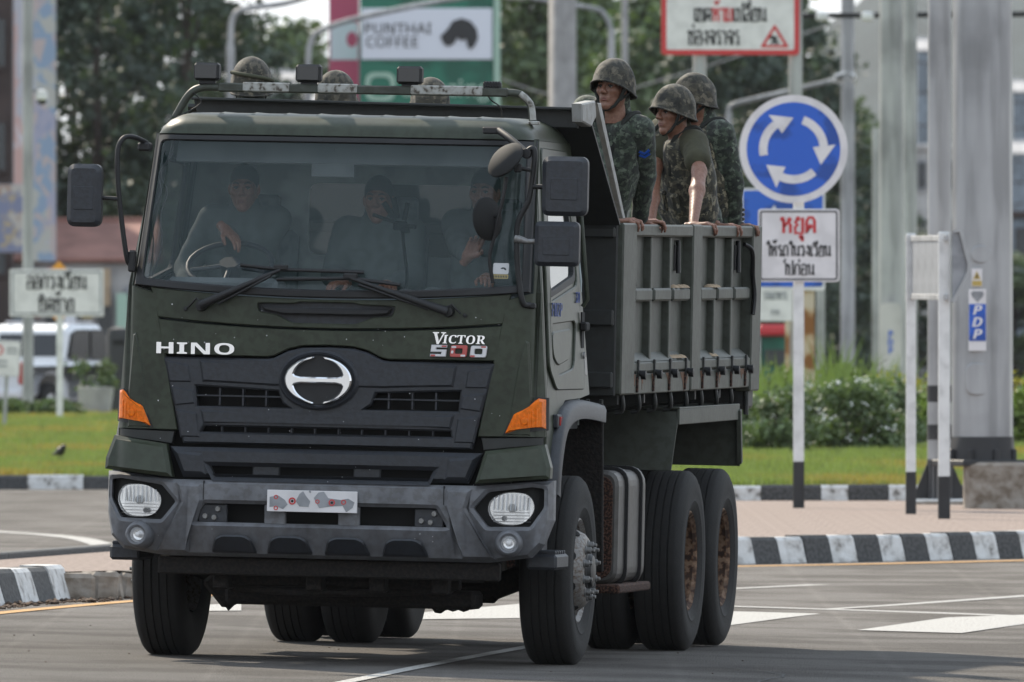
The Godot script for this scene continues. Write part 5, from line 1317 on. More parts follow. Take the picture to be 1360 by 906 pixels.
func grip_at(root: Transform3D, p: Vector3, along: float) -> Transform3D:   # the wrist behind a top rail, fingers folding over its outer edge, truck space
	var b = Basis(Vector3.UP, deg_to_rad(along)) * Basis(Vector3(1, 0, 0), -0.12)
	return root.affine_inverse() * Transform3D(b, p - b * Vector3(0, 0, 0.1))

func build_people():
	var L = func(x, z, a, y = 1.53): return Transform3D(yaw(a), Vector3(x, y, z))
	# first soldier at the front of the rail
	var r = L.call(0.87, -3.66, -16, 1.625)
	var P = {"sleeve": 2, "shirt": "camo_green", "vest": "camo_green", "lean": 0.2, "roll": -0.32, "head": yaw(-6) * Basis(Vector3(1, 0, 0), -0.04), "head_off": Vector3(-0.01, 0.02, 0.03), "chevron": true,
		"hands": [grip_at(r, Vector3(1.2, 2.455, -3.0), 75), grip_at(r, Vector3(1.2, 2.455, -3.85), 110)], "pole": [Vector3(-0.3, -0.8, -0.3), Vector3(0.5, -0.1, -1)]}
	person("soldier in green camouflage with blue chevron, foremost at the truck side", TT * r, P, "soldiers standing along the truck side")
	# second soldier, bare forearm
	r = L.call(0.92, -6.95, -48, 1.575)
	P = {"sleeve": 1, "shirt": "olive_shirt", "vest": "camo_vest", "trousers": "camo_green", "lean": 0.34, "roll": -0.22, "head": yaw(6) * Basis(Vector3(1, 0, 0), 0.04), "head_off": Vector3(0.05, -0.01, 0.0),
		"hands": [grip_at(r, Vector3(1.19, 2.455, -5.45), 60), grip_at(r, Vector3(1.2, 2.455, -5.9), 80)], "pole": [Vector3(-1, -0.3, 0), Vector3(0.9, 0.0, -0.7)]}
	P.hands[0] = r.affine_inverse() * Transform3D(yaw(20), Vector3(0.8, 2.25, -6.1))
	person("soldier with olive T-shirt sleeve under a tan camouflage vest, bare forearm on the rail", TT * r, P, "soldiers standing along the truck side")
	# third soldier behind him
	r = L.call(0.91, -7.62, -45, 1.6)
	P = {"sleeve": 2, "shirt": "camo_green", "vest": "camo_vest", "lean": 0.14, "roll": -0.12, "head": yaw(-6) * Basis(Vector3(1, 0, 0), 0.1), "head_off": Vector3(0, 0.0, 0.03),
		"hands": [grip_at(r, Vector3(1.2, 2.455, -6.86), 80), grip_at(r, Vector3(1.2, 2.46, -7.58), 95)], "pole": [Vector3(-0.3, -0.5, -0.6), Vector3(0.9, 0.0, -0.5)]}
	person("soldier half hidden at the tail of the truck, head turned away", TT * r, P, "soldiers standing along the truck side")
	# three helmets behind the cab
	r = L.call(-1.0, -2.9, 190, 1.555)
	P = {"sleeve": 2, "shirt": "camo_green", "vest": "camo_vest", "head": Basis(), "band": true, "grip": false, "hands": [Transform3D(Basis(Vector3(1, 0, 0), 1.4), Vector3(-0.28, 0.86, 0.1)), Transform3D(Basis(Vector3(1, 0, 0), 1.4), Vector3(0.28, 0.86, 0.1))]}
	var p0 = person("soldier behind the cab showing only a helmet with a slanting band, largest of three", TT * r, P, "soldiers standing behind the cab")
	r = L.call(-0.52, -2.9, 170, 1.555); r.basis = r.basis.scaled(Vector3.ONE * 0.962)
	var p1 = dup(p0, "soldier behind the cab, helmet top beside the middle roof lamp", TT * r)
	r = L.call(0.04, -2.9, 205, 1.555); r.basis = r.basis.scaled(Vector3.ONE * 0.945)
	var p2 = dup(p0, "soldier behind the cab, helmet top beside the roof lamp nearest the mirrors", TT * r)
	for p in [p1, p2]:
		for ch in p.get_children():
			for g in ch.get_children():
				if String(g.name) == "helmet_band": ch.remove_child(g); g.free()
	# in the cab
	r = L.call(-0.69, -1.1, 2, 1.81)
	P = {"seated": true, "helmet": false, "sleeve": 2, "shirt": "dark_cloth", "lean": 0.03, "head": Basis(Vector3(1, 0, 0), 0.12), "grip": false,
		"hands": [r.affine_inverse() * Transform3D(yaw(20), Vector3(-0.95, 2.0, -0.8)), r.affine_inverse() * Transform3D(yaw(50) * Basis(Vector3(1, 0, 0), 0.5), Vector3(-0.74, 2.35, -0.76))]}
	var dr = person("driver in dark clothes with one hand over the steering wheel", TT * r, P)
	r = L.call(0.05, -1.2, 0, 1.76)
	P = {"seated": true, "helmet": false, "sleeve": 2, "shirt": "dark_cloth", "head": Basis(Vector3(1, 0, 0), 0.1), "grip": false,
		"hands": [Transform3D(yaw(-20), Vector3(-0.12, 0.3, 0.42)), Transform3D(yaw(20), Vector3(0.12, 0.3, 0.42))]}
	person("cropped-haired passenger in the middle seat behind the windscreen", TT * r, P)
	r = L.call(0.66, -1.15, -10, 1.81)
	P.hands = [r.affine_inverse() * Transform3D(Basis(Vector3(0, 0, 1), -0.6) * Basis(Vector3(1, 0, 0), -1.2), Vector3(0.64, 2.22, -0.66)), Transform3D(yaw(20), Vector3(0.15, 0.3, 0.4))]
	person("passenger by the door raising a hand behind the windscreen", TT * r, P)

func build_small():
	# gooseneck telephone holder on the dashboard
	var t = thing("phone_holder", "black telephone holder with spread claws on a gooseneck behind the windscreen", "phone holder", TT)
	var s = S(); tube(s, curve([Vector3(0.36, 2.04, -0.3), Vector3(0.37, 2.12, -0.28), Vector3(0.345, 2.28, -0.3), Vector3(0.335, 2.36, -0.32)], 5), 0.009, 8); obj("gooseneck", s, "matte_black", t)
	s = S(); lathe(s, [Vector2(0, 0.02), Vector2(0.03, 0.018), Vector2(0.04, 0)], Transform3D(Basis(), Vector3(0.36, 2.02, -0.3)), 12); obj("base", s, "rubber", t)
	s = S(); rbox(s, Vector3(0.32, 2.385, -0.32), Vector3(0.075, 0.05, 0.03), 0.012); rbox(s, Vector3(0.35, 2.36, -0.31), Vector3(0.05, 0.03, 0.03), 0.01); obj("clamp_head", s, "matte_black", t)
	for q in [[-0.05, 0.04, -0.16, 0.075, 0.016], [-0.03, 0.07, -0.095, 0.15, 0.024], [-0.01, 0.08, -0.035, 0.18, 0.024], [0.05, 0.06, 0.055, 0.15, 0.02], [0.06, 0.0, 0.11, 0.005, 0.018]]:
		s = S(); beam(s, Vector3(0.32 + q[0] * 0.6, 2.385 + q[1] * 0.5, -0.27), Vector3(0.32 + q[2] * 0.9, 2.375 + q[3] * 0.9, -0.26), q[4] * 1.25, 0.012, 0.003, Vector3(0, 0, 1)); obj("claw", s, "matte_black", t)
	# loose cables inside the pillar
	s = S()
	for q in [0.0, 0.012]: tube(s, curve([Vector3(-0.96 + q, 2.84, -0.3), Vector3(-0.97 + q, 2.74, -0.28), Vector3(-1.02 + q, 2.64, -0.25), Vector3(-1.0 + q * 3, 2.54, -0.22), Vector3(-1.04 + q * 4, 2.42, -0.18), Vector3(-1.02 + q * 4, 2.25, -0.13), Vector3(-1.03 + q, 2.08, -0.1)], 5), 0.004, 5)
	var cb = obj("cable", s, "cable"); cb.transform = TT; meta(cb, "thin black cables dangling inside the windscreen by the driver", "cable")
	# rifle muzzle end propped by the last soldier
	t = thing("rifle", "black rifle standing muzzle up beside the last soldier's hand", "rifle", TT * Transform3D(Basis(), Vector3(1.12, 1.56, -7.66)))
	s = S(); tube(s, [Vector3(0, 0.75, 0), Vector3(0, 1.0, 0)], 0.012, 8); obj("barrel", s, "gun_metal", t)
	s = S(); rbox(s, Vector3(0, 0.72, 0), Vector3(0.05, 0.3, 0.06), 0.014); obj("hand_guard", s, "gun_metal", t)
	s = S(); rbox(s, Vector3(0, 0.45, 0), Vector3(0.045, 0.26, 0.08), 0.01); obj("receiver", s, "gun_metal", t)
	s = S(); rbox(s, Vector3(0, 0.15, -0.02), Vector3(0.04, 0.34, 0.1), 0.014); obj("stock", s, "gun_metal", t)
	s = S(); for k in 4: lathe(s, [Vector2(0.02, 0.0), Vector2(0.034, 0.006), Vector2(0.034, 0.018), Vector2(0.02, 0.024)], Transform3D(Basis(), Vector3(0, 0.9 + 0.028 * k, 0)), 10)
	rbox(s, Vector3(0.0, 1.0, 0.03), Vector3(0.03, 0.05, 0.04), 0.008); obj("front_sight", s, "gun_metal", t)
	# two dark birds
	for q in [[at(80, 609, 171), 0.5, "dark bird on the lawn beyond the far road, near the left edge"], [at(990, 600, 150), 2.6, "dark bird on the grass beside the tail of the truck"]]:
		bird(q[0], q[1], q[2])

func bird(p, a, label):
	var t = thing("bird", label, "bird", Transform3D(Basis(Vector3.UP, a), p), "birds on the grass")
	var d = Sdf.new(Vector3(-0.08, -0.02, -0.24), Vector3(0.08, 0.22, 0.2), 0.009)
	d.ell(Vector3(0, 0.09, 0), Vector3(0.052, 0.055, 0.1), 0.02, Basis(Vector3(1, 0, 0), -0.25)); d.cap(Vector3(0, 0.07, -0.08), Vector3(0, 0.05, -0.2), 0.03, 0.016, 0.02); d.cap(Vector3(0, 0.14, 0.08), Vector3(0, 0.145, 0.095), 0.035, 0.032, 0.02)
	var s = S(); pour(s, d.tris()); obj("body", s, "bird", t)
	s = S(); lathe(s, [Vector2(0.012, 0), Vector2(0, 0.045)], Transform3D(Basis(Vector3(1, 0, 0), PI / 2), Vector3(0, 0.142, 0.12)), 8); obj("beak", s, "gun_metal", t)
	for sd in [-1, 1]:
		s = S(); tube(s, [Vector3(sd * 0.022, 0.05, 0.0), Vector3(sd * 0.024, -0.02, 0.01)], 0.005, 5); obj("leg", s, "gun_metal", t)

# ======================= ground =======================
func lawn_y(x, z) -> float:
	if x > 0.6: return lerpf(0.32, 0.52, smoothstep(-59.0, -76.0, z))
	return lerpf(0.13, 0.5, smoothstep(-86.0, -150.0, z))

func mark(pts, m = "road_paint", parent = null):
	var s = S(); var p = ccw(pts); var t = Geometry2D.triangulate_polygon(p)
	for k in range(0, t.size(), 3): tri(s, gp(p[t[k]]), gp(p[t[k + 1]]), gp(p[t[k + 2]]))
	return struct("road_marking", s, m, parent)

func gp(q, up = 0.005): return Vector3(q.x, gy(q.x, q.y) + up, q.y)

func line(pts: Array, w, m = "road_paint"):
	var L = PackedVector2Array(); var R = PackedVector2Array(); var d = curve(pts, 6)
	for i in d.size():
		var t = (d[min(i + 1, d.size() - 1)] - d[max(i - 1, 0)]).normalized(); var n = Vector2(-t.y, t.x) * w / 2
		L.append(d[i] + n); R.append(d[i] - n)
	R.reverse(); L.append_array(R)
	return mark(L, m, get_node("road"))

func kerb(called, pts: Array, lens: Array, h, side, first_white, base_up = 0.0, batter = 0.06, deep = 0.18):   # painted blocks laid along a line
	var s0 = S(); var total = 0.0; var cum = [0.0]
	for i in pts.size() - 1: total += pts[i].distance_to(pts[i + 1]); cum.append(total)
	var P = func(d):
		for i in pts.size() - 1:
			if d <= cum[i + 1] + 1e-4 or i == pts.size() - 2: return pts[i].lerp(pts[i + 1], (d - cum[i]) / (cum[i + 1] - cum[i]))
	var holder = null; var d = 0.0; var k = 0
	while d < total - 0.05:
		var l = lens[k % lens.size()]; var e = minf(total, d + l)
		var a = P.call(d + 0.004); var b = P.call(e - 0.004); var t = (b - a).normalized(); var n = Vector2(-t.y, t.x) * side   # towards the road
		var s = S(); var pa = []; var pb = []; var jig = rng.randf_range(-0.008, 0.008)
		for q in [[0.0, -0.1], [0.0, 0.01], [-batter + 0.012, h - 0.025 + jig], [-batter - 0.012, h + jig], [-batter - deep, h + jig], [-batter - deep, -0.1]]:
			for c in [[a, pa], [b, pb]]:
				var xz = c[0] + n * (q[0] + jig * 0.5); c[1].append(Vector3(xz.x, gy(xz.x, xz.y) + base_up + q[1], xz.y))
		for i in 6: quad(s, pa[i], pb[i], pb[(i + 1) % 6], pa[(i + 1) % 6])
		for i in range(1, 5): tri(s, pa[0], pa[i], pa[i + 1]); tri(s, pb[0], pb[i + 1], pb[i])
		if holder == null:
			holder = Node3D.new(); holder.name = numbered(called); add_child(holder); holder.set_meta("kind", "structure")
		obj("kerb_block", s, "kerb_white" if (k % 2 == 0) == first_white else "kerb_black", holder)
		d = e; k += 1
	return holder

func sheet(pts, up, m, called, parent = null):
	var s = S(); var p = ccw(pts); var t = Geometry2D.triangulate_polygon(p)
	for k in range(0, t.size(), 3): tri(s, gp(p[t[k]], up), gp(p[t[k + 1]], up), gp(p[t[k + 2]], up))
	return struct(called, s, m, parent)

func build_ground():
	var s = S(); s.set_smooth_group(1)
	var zs = [90, 60, 40, 20, 10, 0, -6, -12, -15, -18, -21, -24, -27, -30, -33, -36, -60, -120, -300, -900, -2500]; var xs = [-900, -200, -40, -12, -6, 0, 6, 12, 40, 200, 900]
	for i in zs.size() - 1:
		for j in xs.size() - 1:
			var f = func(x, z): return Vector3(x, gy(x, z), z)
			var q4 = [f.call(xs[j], zs[i]), f.call(xs[j], zs[i + 1]), f.call(xs[j + 1], zs[i + 1]), f.call(xs[j + 1], zs[i])]
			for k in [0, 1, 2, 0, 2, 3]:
				var v = lerpf(1.0, 0.66, smoothstep(-15.0, -5.0, q4[k].z))   # vertex colour darkens the road towards the camera
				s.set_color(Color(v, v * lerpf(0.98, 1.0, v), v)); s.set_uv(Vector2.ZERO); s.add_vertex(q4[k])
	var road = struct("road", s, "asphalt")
	mark(v2([3.21, -11.62, 3.86, -11.38, 4.37, -14.47, 4.9, -18.0, 3.92, -16.0]), "road_paint", road)
	mark(v2([2.4, -12.18, 2.3, -16.67, 3.09, -16.4, 2.81, -14.83]), "road_paint", road)
	mark(v2([0.26, -13.27, 1.08, -17.73, 1.08, -13.16, 0.31, -11.91]), "road_paint", road)
	mark(v2([-1.1, -13.07, -0.72, -13.71, -0.77, -16.24, -1.14, -14.8]), "road_paint", road)
	line([Vector2(2.0, -18.4), Vector2(2.46, -18.15), Vector2(3.67, -17.41), Vector2(4.65, -16.58), Vector2(6, -15.2)], 0.28)
	line([Vector2(3.11, -17.6), Vector2(4.0, -20.4), Vector2(4.91, -23.14), Vector2(6.2, -27)], 0.1)
	line([Vector2(2.3, -23.1), Vector2(2.52, -23.54), Vector2(3.3, -25.47)], 0.14)
	line([Vector2(-0.2, 7.5), Vector2(0.1, 4.66), Vector2(0.58, -0.13), Vector2(1.07, -4.6), Vector2(1.2, -5.8)], 0.09)
	line([Vector2(-4.6, -54), Vector2(-4.01, -52.5), Vector2(-3.67, -51.01), Vector2(-3.19, -49.08), Vector2(-2.76, -46.29), Vector2(-2.35, -41.08), Vector2(-2.0, -36)], 0.22)
	line([Vector2(-2.85, -6), Vector2(-2.3, -10.6), Vector2(-1.95, -13.2), Vector2(-1.5, -16.2), Vector2(-0.94, -19.5)], 0.13, "yellow_paint")
	line([Vector2(0.9, -29.8), Vector2(2.66, -31.9), Vector2(3.85, -33.1), Vector2(5.17, -34.8), Vector2(7.5, -38.1)], 0.3, "yellow_paint")
	for q in [[[-2.6, 1.2, -1.9, 1.0, -1.4, 1.25, -0.6, 0.95, 0.1, 1.1], 0.012], [[-1.9, 1.0, -1.8, 3.0, -1.95, 5.0], 0.01], [[1.3, -6.2, 2.0, -5.4, 2.9, -5.2, 3.8, -4.5], 0.012], [[2.1, -1.5, 2.5, 0.4, 2.35, 2.2, 2.7, 4.0], 0.012], [[-2.5, -7.4, -1.9, -7.0, -1.2, -7.3], 0.014], [[3.0, -9.4, 3.9, -8.8, 4.6, -9.1], 0.014]]:
		var pts = []
		for i in range(0, q[0].size(), 2): pts.append(Vector2(q[0][i], q[0][i + 1]))
		var d = []
		for p in curve(pts, 7): d.append(p + Vector2(rng.randf_range(-0.012, 0.012), rng.randf_range(-0.05, 0.05)))
		line(d, q[1], "kerb_black").name = "crack"
	# near traffic island on the right
	var e = [Vector2(1.2, -31.9), Vector2(2.78, -33.03), Vector2(3.9, -34.3), Vector2(5.17, -35.91), Vector2(8, -39.5), Vector2(14, -46)]
	sheet([Vector2(1.3, -32.1), Vector2(2.7, -33.13), Vector2(3.82, -34.4), Vector2(5.09, -36.01), Vector2(7.95, -39.6), Vector2(14, -46.2), Vector2(20, -59), Vector2(1.3, -59)], 0.2, "pavement", "island_pavement")
	kerb("island_kerb", e, [0.315], 0.215, 1.0, true)
	kerb("lawn_kerb", [Vector2(2.0, -58.68), Vector2(3.13, -58.68), Vector2(9, -58.68)], [1.13, 0.33, 0.58, 0.27, 0.39, 0.5, 0.45, 0.5], 0.15, 1.0, false, 0.2, 0.02)
	# the broken island on the left
	sheet([Vector2(-4.2, -8), Vector2(-2.9, -11.2), Vector2(-2.35, -14.7), Vector2(-1.95, -16.6), Vector2(-1.5, -17.9), Vector2(-1.1, -20), Vector2(-1.9, -28.2), Vector2(-2.62, -22.3), Vector2(-3.6, -15)], 0.185, "pavement", "island_pavement")
	kerb("island_kerb", [Vector2(-3.2, -8.5), Vector2(-2.7, -11.2), Vector2(-2.28, -13.81), Vector2(-1.9, -16.45)], [0.62], 0.23, 1.0, true, 0.0, 0.07)
	s = S()
	var bk = [Vector2(-4.2, -10), Vector2(-3.3, -16.8), Vector2(-2.62, -22.3), Vector2(-1.9, -28.2), Vector2(-1.3, -27)]
	for i in 4: beam(s, gp(bk[i], 0.15), gp(bk[i + 1], 0.15), 0.16, 0.16, 0.01)
	struct("back_kerb", s, "kerb_black")
	s = S()
	for k in 9:
		var q = Vector2(-1.9, -16.6).lerp(Vector2(-1.25, -19.6), k / 8.0)
		rbox(s, gp(q, 0.06), Vector3(0.16 + rng.randf() * 0.1, 0.2 + rng.randf() * 0.05, 0.45), 0.03, Basis(Vector3.UP, rng.randf() * 0.8) * Basis(Vector3(0, 0, 1), rng.randf_range(-0.15, 0.15)))
	struct("broken_kerb", s, "concrete").set_meta("kind", "stuff")
	s = S()
	for k in 420:
		var q = Vector2(-2.25 + rng.randf() * 0.75, 0); q.y = -12.2 - (q.x + 2.3) * 7.5 - rng.randf() * 1.8
		if k > 300: q = Vector2(-1.9, -16.0).lerp(Vector2(-1.3, -18.9), rng.randf()) + Vector2(rng.randf() * 0.14, rng.randf() * 0.7)
		if k > 400: q = Vector2(-2.2 + rng.randf() * 5.0, -9.0 + rng.randf() * 11.0)
		var r = (0.008 + rng.randf() * rng.randf() * 0.03) if k <= 400 else 0.006
		lathe(s, [Vector2(0, r), Vector2(r, r * 0.5), Vector2(r * 0.9, -0.01)], Transform3D(Basis(Vector3.UP, rng.randf() * 3), gp(q, 0.0)), 5)
	meta(obj("gravel", s, "dirt"), "loose dirt and small stones along the road edge by the broken kerb", "gravel", "", "stuff")
	# lawns
	for q in [["lawn", 0.62, 24.0, -58.8, -160.0], ["lawn", -60.0, 0.58, -86.9, -160.0]]:
		s = S(); s.set_smooth_group(1)
		for i in 24:
			for j in 20:
				var f = func(a, b):
					var x = lerpf(q[1], q[2], a / 20.0); var z = lerpf(q[3], q[4], pow(b / 24.0, 1.5))
					return Vector3(x, lawn_y(x, z) + 0.02 * sin(x * 2.1 + z * 0.7) * minf(1.0, b), z)
				quad(s, f.call(j, i), f.call(j, i + 1), f.call(j + 1, i + 1), f.call(j + 1, i))
		for j in 20:
			var x = lerpf(q[1], q[2], j / 20.0); var x2 = lerpf(q[1], q[2], (j + 1) / 20.0)
			quad(s, Vector3(x, -0.1, q[3]), Vector3(x2, -0.1, q[3]), Vector3(x2, lawn_y(x2, q[3]), q[3]), Vector3(x, lawn_y(x, q[3]), q[3]))
		struct(q[0], s, "lawn_soil")
	kerb("far_kerb", [Vector2(-9.0, -86.6), Vector2(0.5, -86.6)], [0.66, 0.78], 0.165, 1.0, true, 0.0, 0.03)
	# grass
	s = S()
	for k in 7:
		var a = rng.randf() * TAU; var r = rng.randf() * 0.035; var h = 0.035 + rng.randf() * 0.035; var b = Vector3(cos(a) * r, -0.01, sin(a) * r); var n = Vector3(cos(a * 2), 0, sin(a * 2)) * 0.006
		s.set_color(Color(1, 1, 1)); s.set_uv(Vector2.ZERO); s.add_vertex(b - n); s.set_color(Color(1, 1, 1)); s.add_vertex(b + n); s.set_color(Color(1.0, 1.0, 0.9)); s.add_vertex(b + Vector3(cos(a) * 0.02, h, sin(a) * 0.02))
	s.generate_normals(); var tuft = s.commit()
	for q in [[0.7, 8.0, -58.9, -80.0, 14000, "short grass on the mound behind the signs"], [-9.0, -0.2, -87.0, -150.0, 22000, "short sunlit grass on the lawn across the road"]]:
		var mm := MultiMesh.new(); mm.transform_format = MultiMesh.TRANSFORM_3D; mm.use_colors = true; mm.mesh = tuft; mm.instance_count = q[4]
		for i in q[4]:
			var z = lerpf(q[2], q[3], pow(rng.randf(), 1.3)); var x = lerpf(q[0], q[1], rng.randf())
			mm.set_instance_transform(i, Transform3D(Basis(Vector3.UP, rng.randf() * TAU).scaled(Vector3.ONE * (0.8 + rng.randf() * (0.9 if q[0] > 0 else 1.3))), Vector3(x, lawn_y(x, z) + 0.01, z)))
			var dry = sin(x * 1.7 + z * 0.31) + sin(z * 0.83 - x) + rng.randf_range(-0.6, 0.6)
			var v = 0.75 + rng.randf() * 0.5
			mm.set_instance_color(i, Color(v * (1.0 + 0.35 * maxf(0.0, dry)), v, v * 0.9))
		var mi := MultiMeshInstance3D.new(); mi.multimesh = mm; mi.material_override = M["grass_blade"]; mi.name = numbered("grass"); add_child(mi)
		meta(mi, q[5], "grass", "", "stuff")

# ======================= plants =======================
func leaf(s, p: Vector3, size: float, v: float, warm := 0.0):
	var a = Vector3(rng.randfn(), rng.randfn() * 0.7, rng.randfn()).normalized(); var b = a.cross(Vector3(rng.randfn(), rng.randfn(), rng.randfn())).normalized()
	var col = Color(v * (1.0 + warm), v * (1.0 + warm * 0.6), v)
	var l = a * size; var w = b * size * 0.4; var m = p + l * 0.5 + a.cross(b) * size * 0.12
	for q in [p, m + w, p + l, p, p + l, m - w]: s.set_color(col); s.set_uv(Vector2.ZERO); s.add_vertex(q)

func crown(clumps: Array, n: int, size: float, spread: float):
	var s = S()
	for c in clumps:
		var tone = 0.55 + rng.randf() * 0.9; var warm = rng.randf_range(-0.1, 0.25)
		for i in n:
			var d = Vector3(rng.randfn(), rng.randfn() * 0.75, rng.randfn()) * spread * 0.5
			leaf(s, c + d, size * (0.6 + 0.8 * rng.randf()), tone * (0.8 + 0.4 * rng.randf()), warm)
	return s

func tree(called, label, p: Vector3, h: float, w: float, low: float, m, n_clump: int, n_leaf: int, size: float, group):
	var t = thing(called, label, "tree", Transform3D(Basis(), p), group)
	var s = S(); tube(s, [Vector3(0, -0.3, 0), Vector3(0.08, h * 0.3, 0), Vector3(-0.05, h * 0.62, 0.05), Vector3(0.1, h * 0.9, 0)], [w * 0.05, w * 0.038, w * 0.026, w * 0.008], 8); obj("trunk", s, "bark", t)
	var cl = []
	for i in n_clump:
		var y = lerpf(low, h, pow(rng.randf(), 0.9)); var f = (y - low) / (h - low)
		var r = w * 0.5 * sqrt(maxf(0.05, 1.0 - pow(f * 1.6 - 0.65, 2))) * (0.35 + 0.65 * sqrt(rng.randf())); var a = rng.randf() * TAU
		cl.append(Vector3(cos(a) * r, y, sin(a) * r))
	s = S()
	for i in min(10, n_clump): tube(s, [Vector3(0, cl[i].y * 0.72, 0), cl[i] * Vector3(0.5, 0.9, 0.5), cl[i]], [w * 0.014, w * 0.01, w * 0.004], 5)
	obj("limbs", s, "bark", t).set_meta("kind", "stuff")
	obj("crown", crown(cl, n_leaf, size, w * 0.17), m, t)
	return t

func shrub(called, label, p, w, h, m, n, size, group, petals := 0, cat := "shrub"):
	var t = thing(called, label, cat, Transform3D(Basis(), p), group)
	var s = S()
	for i in 7: tube(s, [Vector3(0, -0.1, 0), Vector3(rng.randf_range(-0.3, 0.3) * w, h * 0.5, rng.randf_range(-0.3, 0.3) * w), Vector3(rng.randf_range(-0.5, 0.5) * w, h * (0.6 + 0.4 * rng.randf()), rng.randf_range(-0.5, 0.5) * w)], [0.012, 0.009, 0.004], 5)
	obj("stems", s, "bark", t).set_meta("kind", "stuff")
	var cl = []
	for i in 26:
		var a = rng.randf() * TAU; var r = w * 0.5 * sqrt(rng.randf()); cl.append(Vector3(cos(a) * r, h * (0.08 + 0.85 * rng.randf()) * sqrt(1.05 - pow(r / (w * 0.52), 2)), sin(a) * r))
	obj("foliage", crown(cl, n, size, 0.2 * h), m, t)
	if petals > 0:
		s = S()
		for i in petals:
			var c = cl[i % cl.size()] + Vector3(rng.randfn() * 0.05, 0.1 + rng.randf() * 0.06, 0.1 + rng.randfn() * 0.06)
			for k in 3: lathe(s, [Vector2(0, 0.007), Vector2(0.013, 0)], Transform3D(Basis(Vector3(1, 0, 0), 0.9).rotated(Vector3.UP, rng.randf() * 2 - 1), c + Vector3(rng.randfn(), rng.randfn(), rng.randfn()) * 0.018), 5)
		obj("flowers", s, "petal", t).set_meta("kind", "stuff")
	return t

# ======================= background =======================
func building(called, label, p: Vector3, w, h, d, turn, wm, rm, cols, rows, pitch := 0.0, cat := "building", glass := "window_dark"):
	var t = thing(called, label, cat, Transform3D(yaw(turn), p))
	var s = S(); rbox(s, Vector3(0, h / 2 - 0.5, -d / 2), Vector3(w, h + 1, d), 0.03); obj("wall", s, wm, t)
	s = S()
	if pitch > 0.0:
		for sg in [-1.0, 1.0]: beam(s, Vector3(-w / 2 - 0.3, h + pitch / 2, -d / 2 + sg * d / 4), Vector3(w / 2 + 0.3, h + pitch / 2, -d / 2 + sg * d / 4), sqrt(d * d / 4 + pitch * pitch) + 0.4, 0.12, 0.02, Vector3(0, d / 2, sg * pitch).normalized())
	else: rbox(s, Vector3(0, h + 0.1, -d / 2), Vector3(w + 0.3, 0.25, d + 0.3), 0.03)
	obj("roof", s, rm, t)
	for i in cols:
		for j in rows:
			var c = Vector3(-w / 2 + w * (i + 0.5) / cols, h * (j + 0.55) / rows, 0.0)
			s = S(); rbox(s, c, Vector3(w / cols * 0.6, h / rows * 0.53, 0.12), 0.01); var o = obj("window", s, "sign_grey" if wm == "wall_pale" else "wall_dark", t)
			s = S(); rbox(s, c + Vector3(0, 0, 0.05), Vector3(w / cols * 0.52, h / rows * 0.45, 0.06), 0.005); obj("pane", s, glass, o)
	return t

func printed(seed_, cols: Array, w: int, h: int, fx: float, fy: float) -> ImageTexture:   # blurred advertising print
	var n := FastNoiseLite.new(); n.seed = seed_; n.frequency = 1.0; n.noise_type = FastNoiseLite.TYPE_CELLULAR; n.cellular_return_type = FastNoiseLite.RETURN_CELL_VALUE
	var im := Image.create(w, h, false, Image.FORMAT_RGB8)
	for y in h:
		for x in w: im.set_pixel(x, y, cols[int((n.get_noise_2d(x * fx, y * fy) * 0.5 + 0.5) * cols.size() * 0.999)].linear_to_srgb())
	return ImageTexture.create_from_image(im)

func board(called, label, cat, c: Vector3, w, h, m, turn = 0.0, depth = 0.08):   # an upright panel
	var t = thing(called, label, cat, Transform3D(yaw(turn), c))
	var s = S(); rbox(s, Vector3(0, 0, -depth / 2), Vector3(w, h, depth), 0.01); obj("panel", s, "sign_grey" if not m is String or m != "wall_pale" else m, t)
	s = S(); quv(s, Vector3(-w / 2 + 0.01, h / 2 - 0.01, 0.006), Vector3(w / 2 - 0.01, h / 2 - 0.01, 0.006), Vector3(w / 2 - 0.01, -h / 2 + 0.01, 0.006), Vector3(-w / 2 + 0.01, -h / 2 + 0.01, 0.006)); obj("print", s, m, t)
	return t

func uvmat(tex):
	var m := StandardMaterial3D.new(); m.albedo_texture = tex; m.roughness = 0.7; return m

func pole(called, label, cat, px, d, wpx, ytop, m, ground = null, sides = 12, group = ""):
	var r = wpx * d / 18225.0 / 2; var b = at(px, 0, d); b.y = gy(b.x, b.z) if ground == null else ground
	var h = at(px, ytop, d).y - b.y
	var t = thing(called, label, cat, Transform3D(Basis(), b), group)
	var s = S(); tube(s, [Vector3(0, -0.3, 0), Vector3(0, h, 0)], [r * 1.06, r], sides); obj("shaft", s, m, t)
	return t

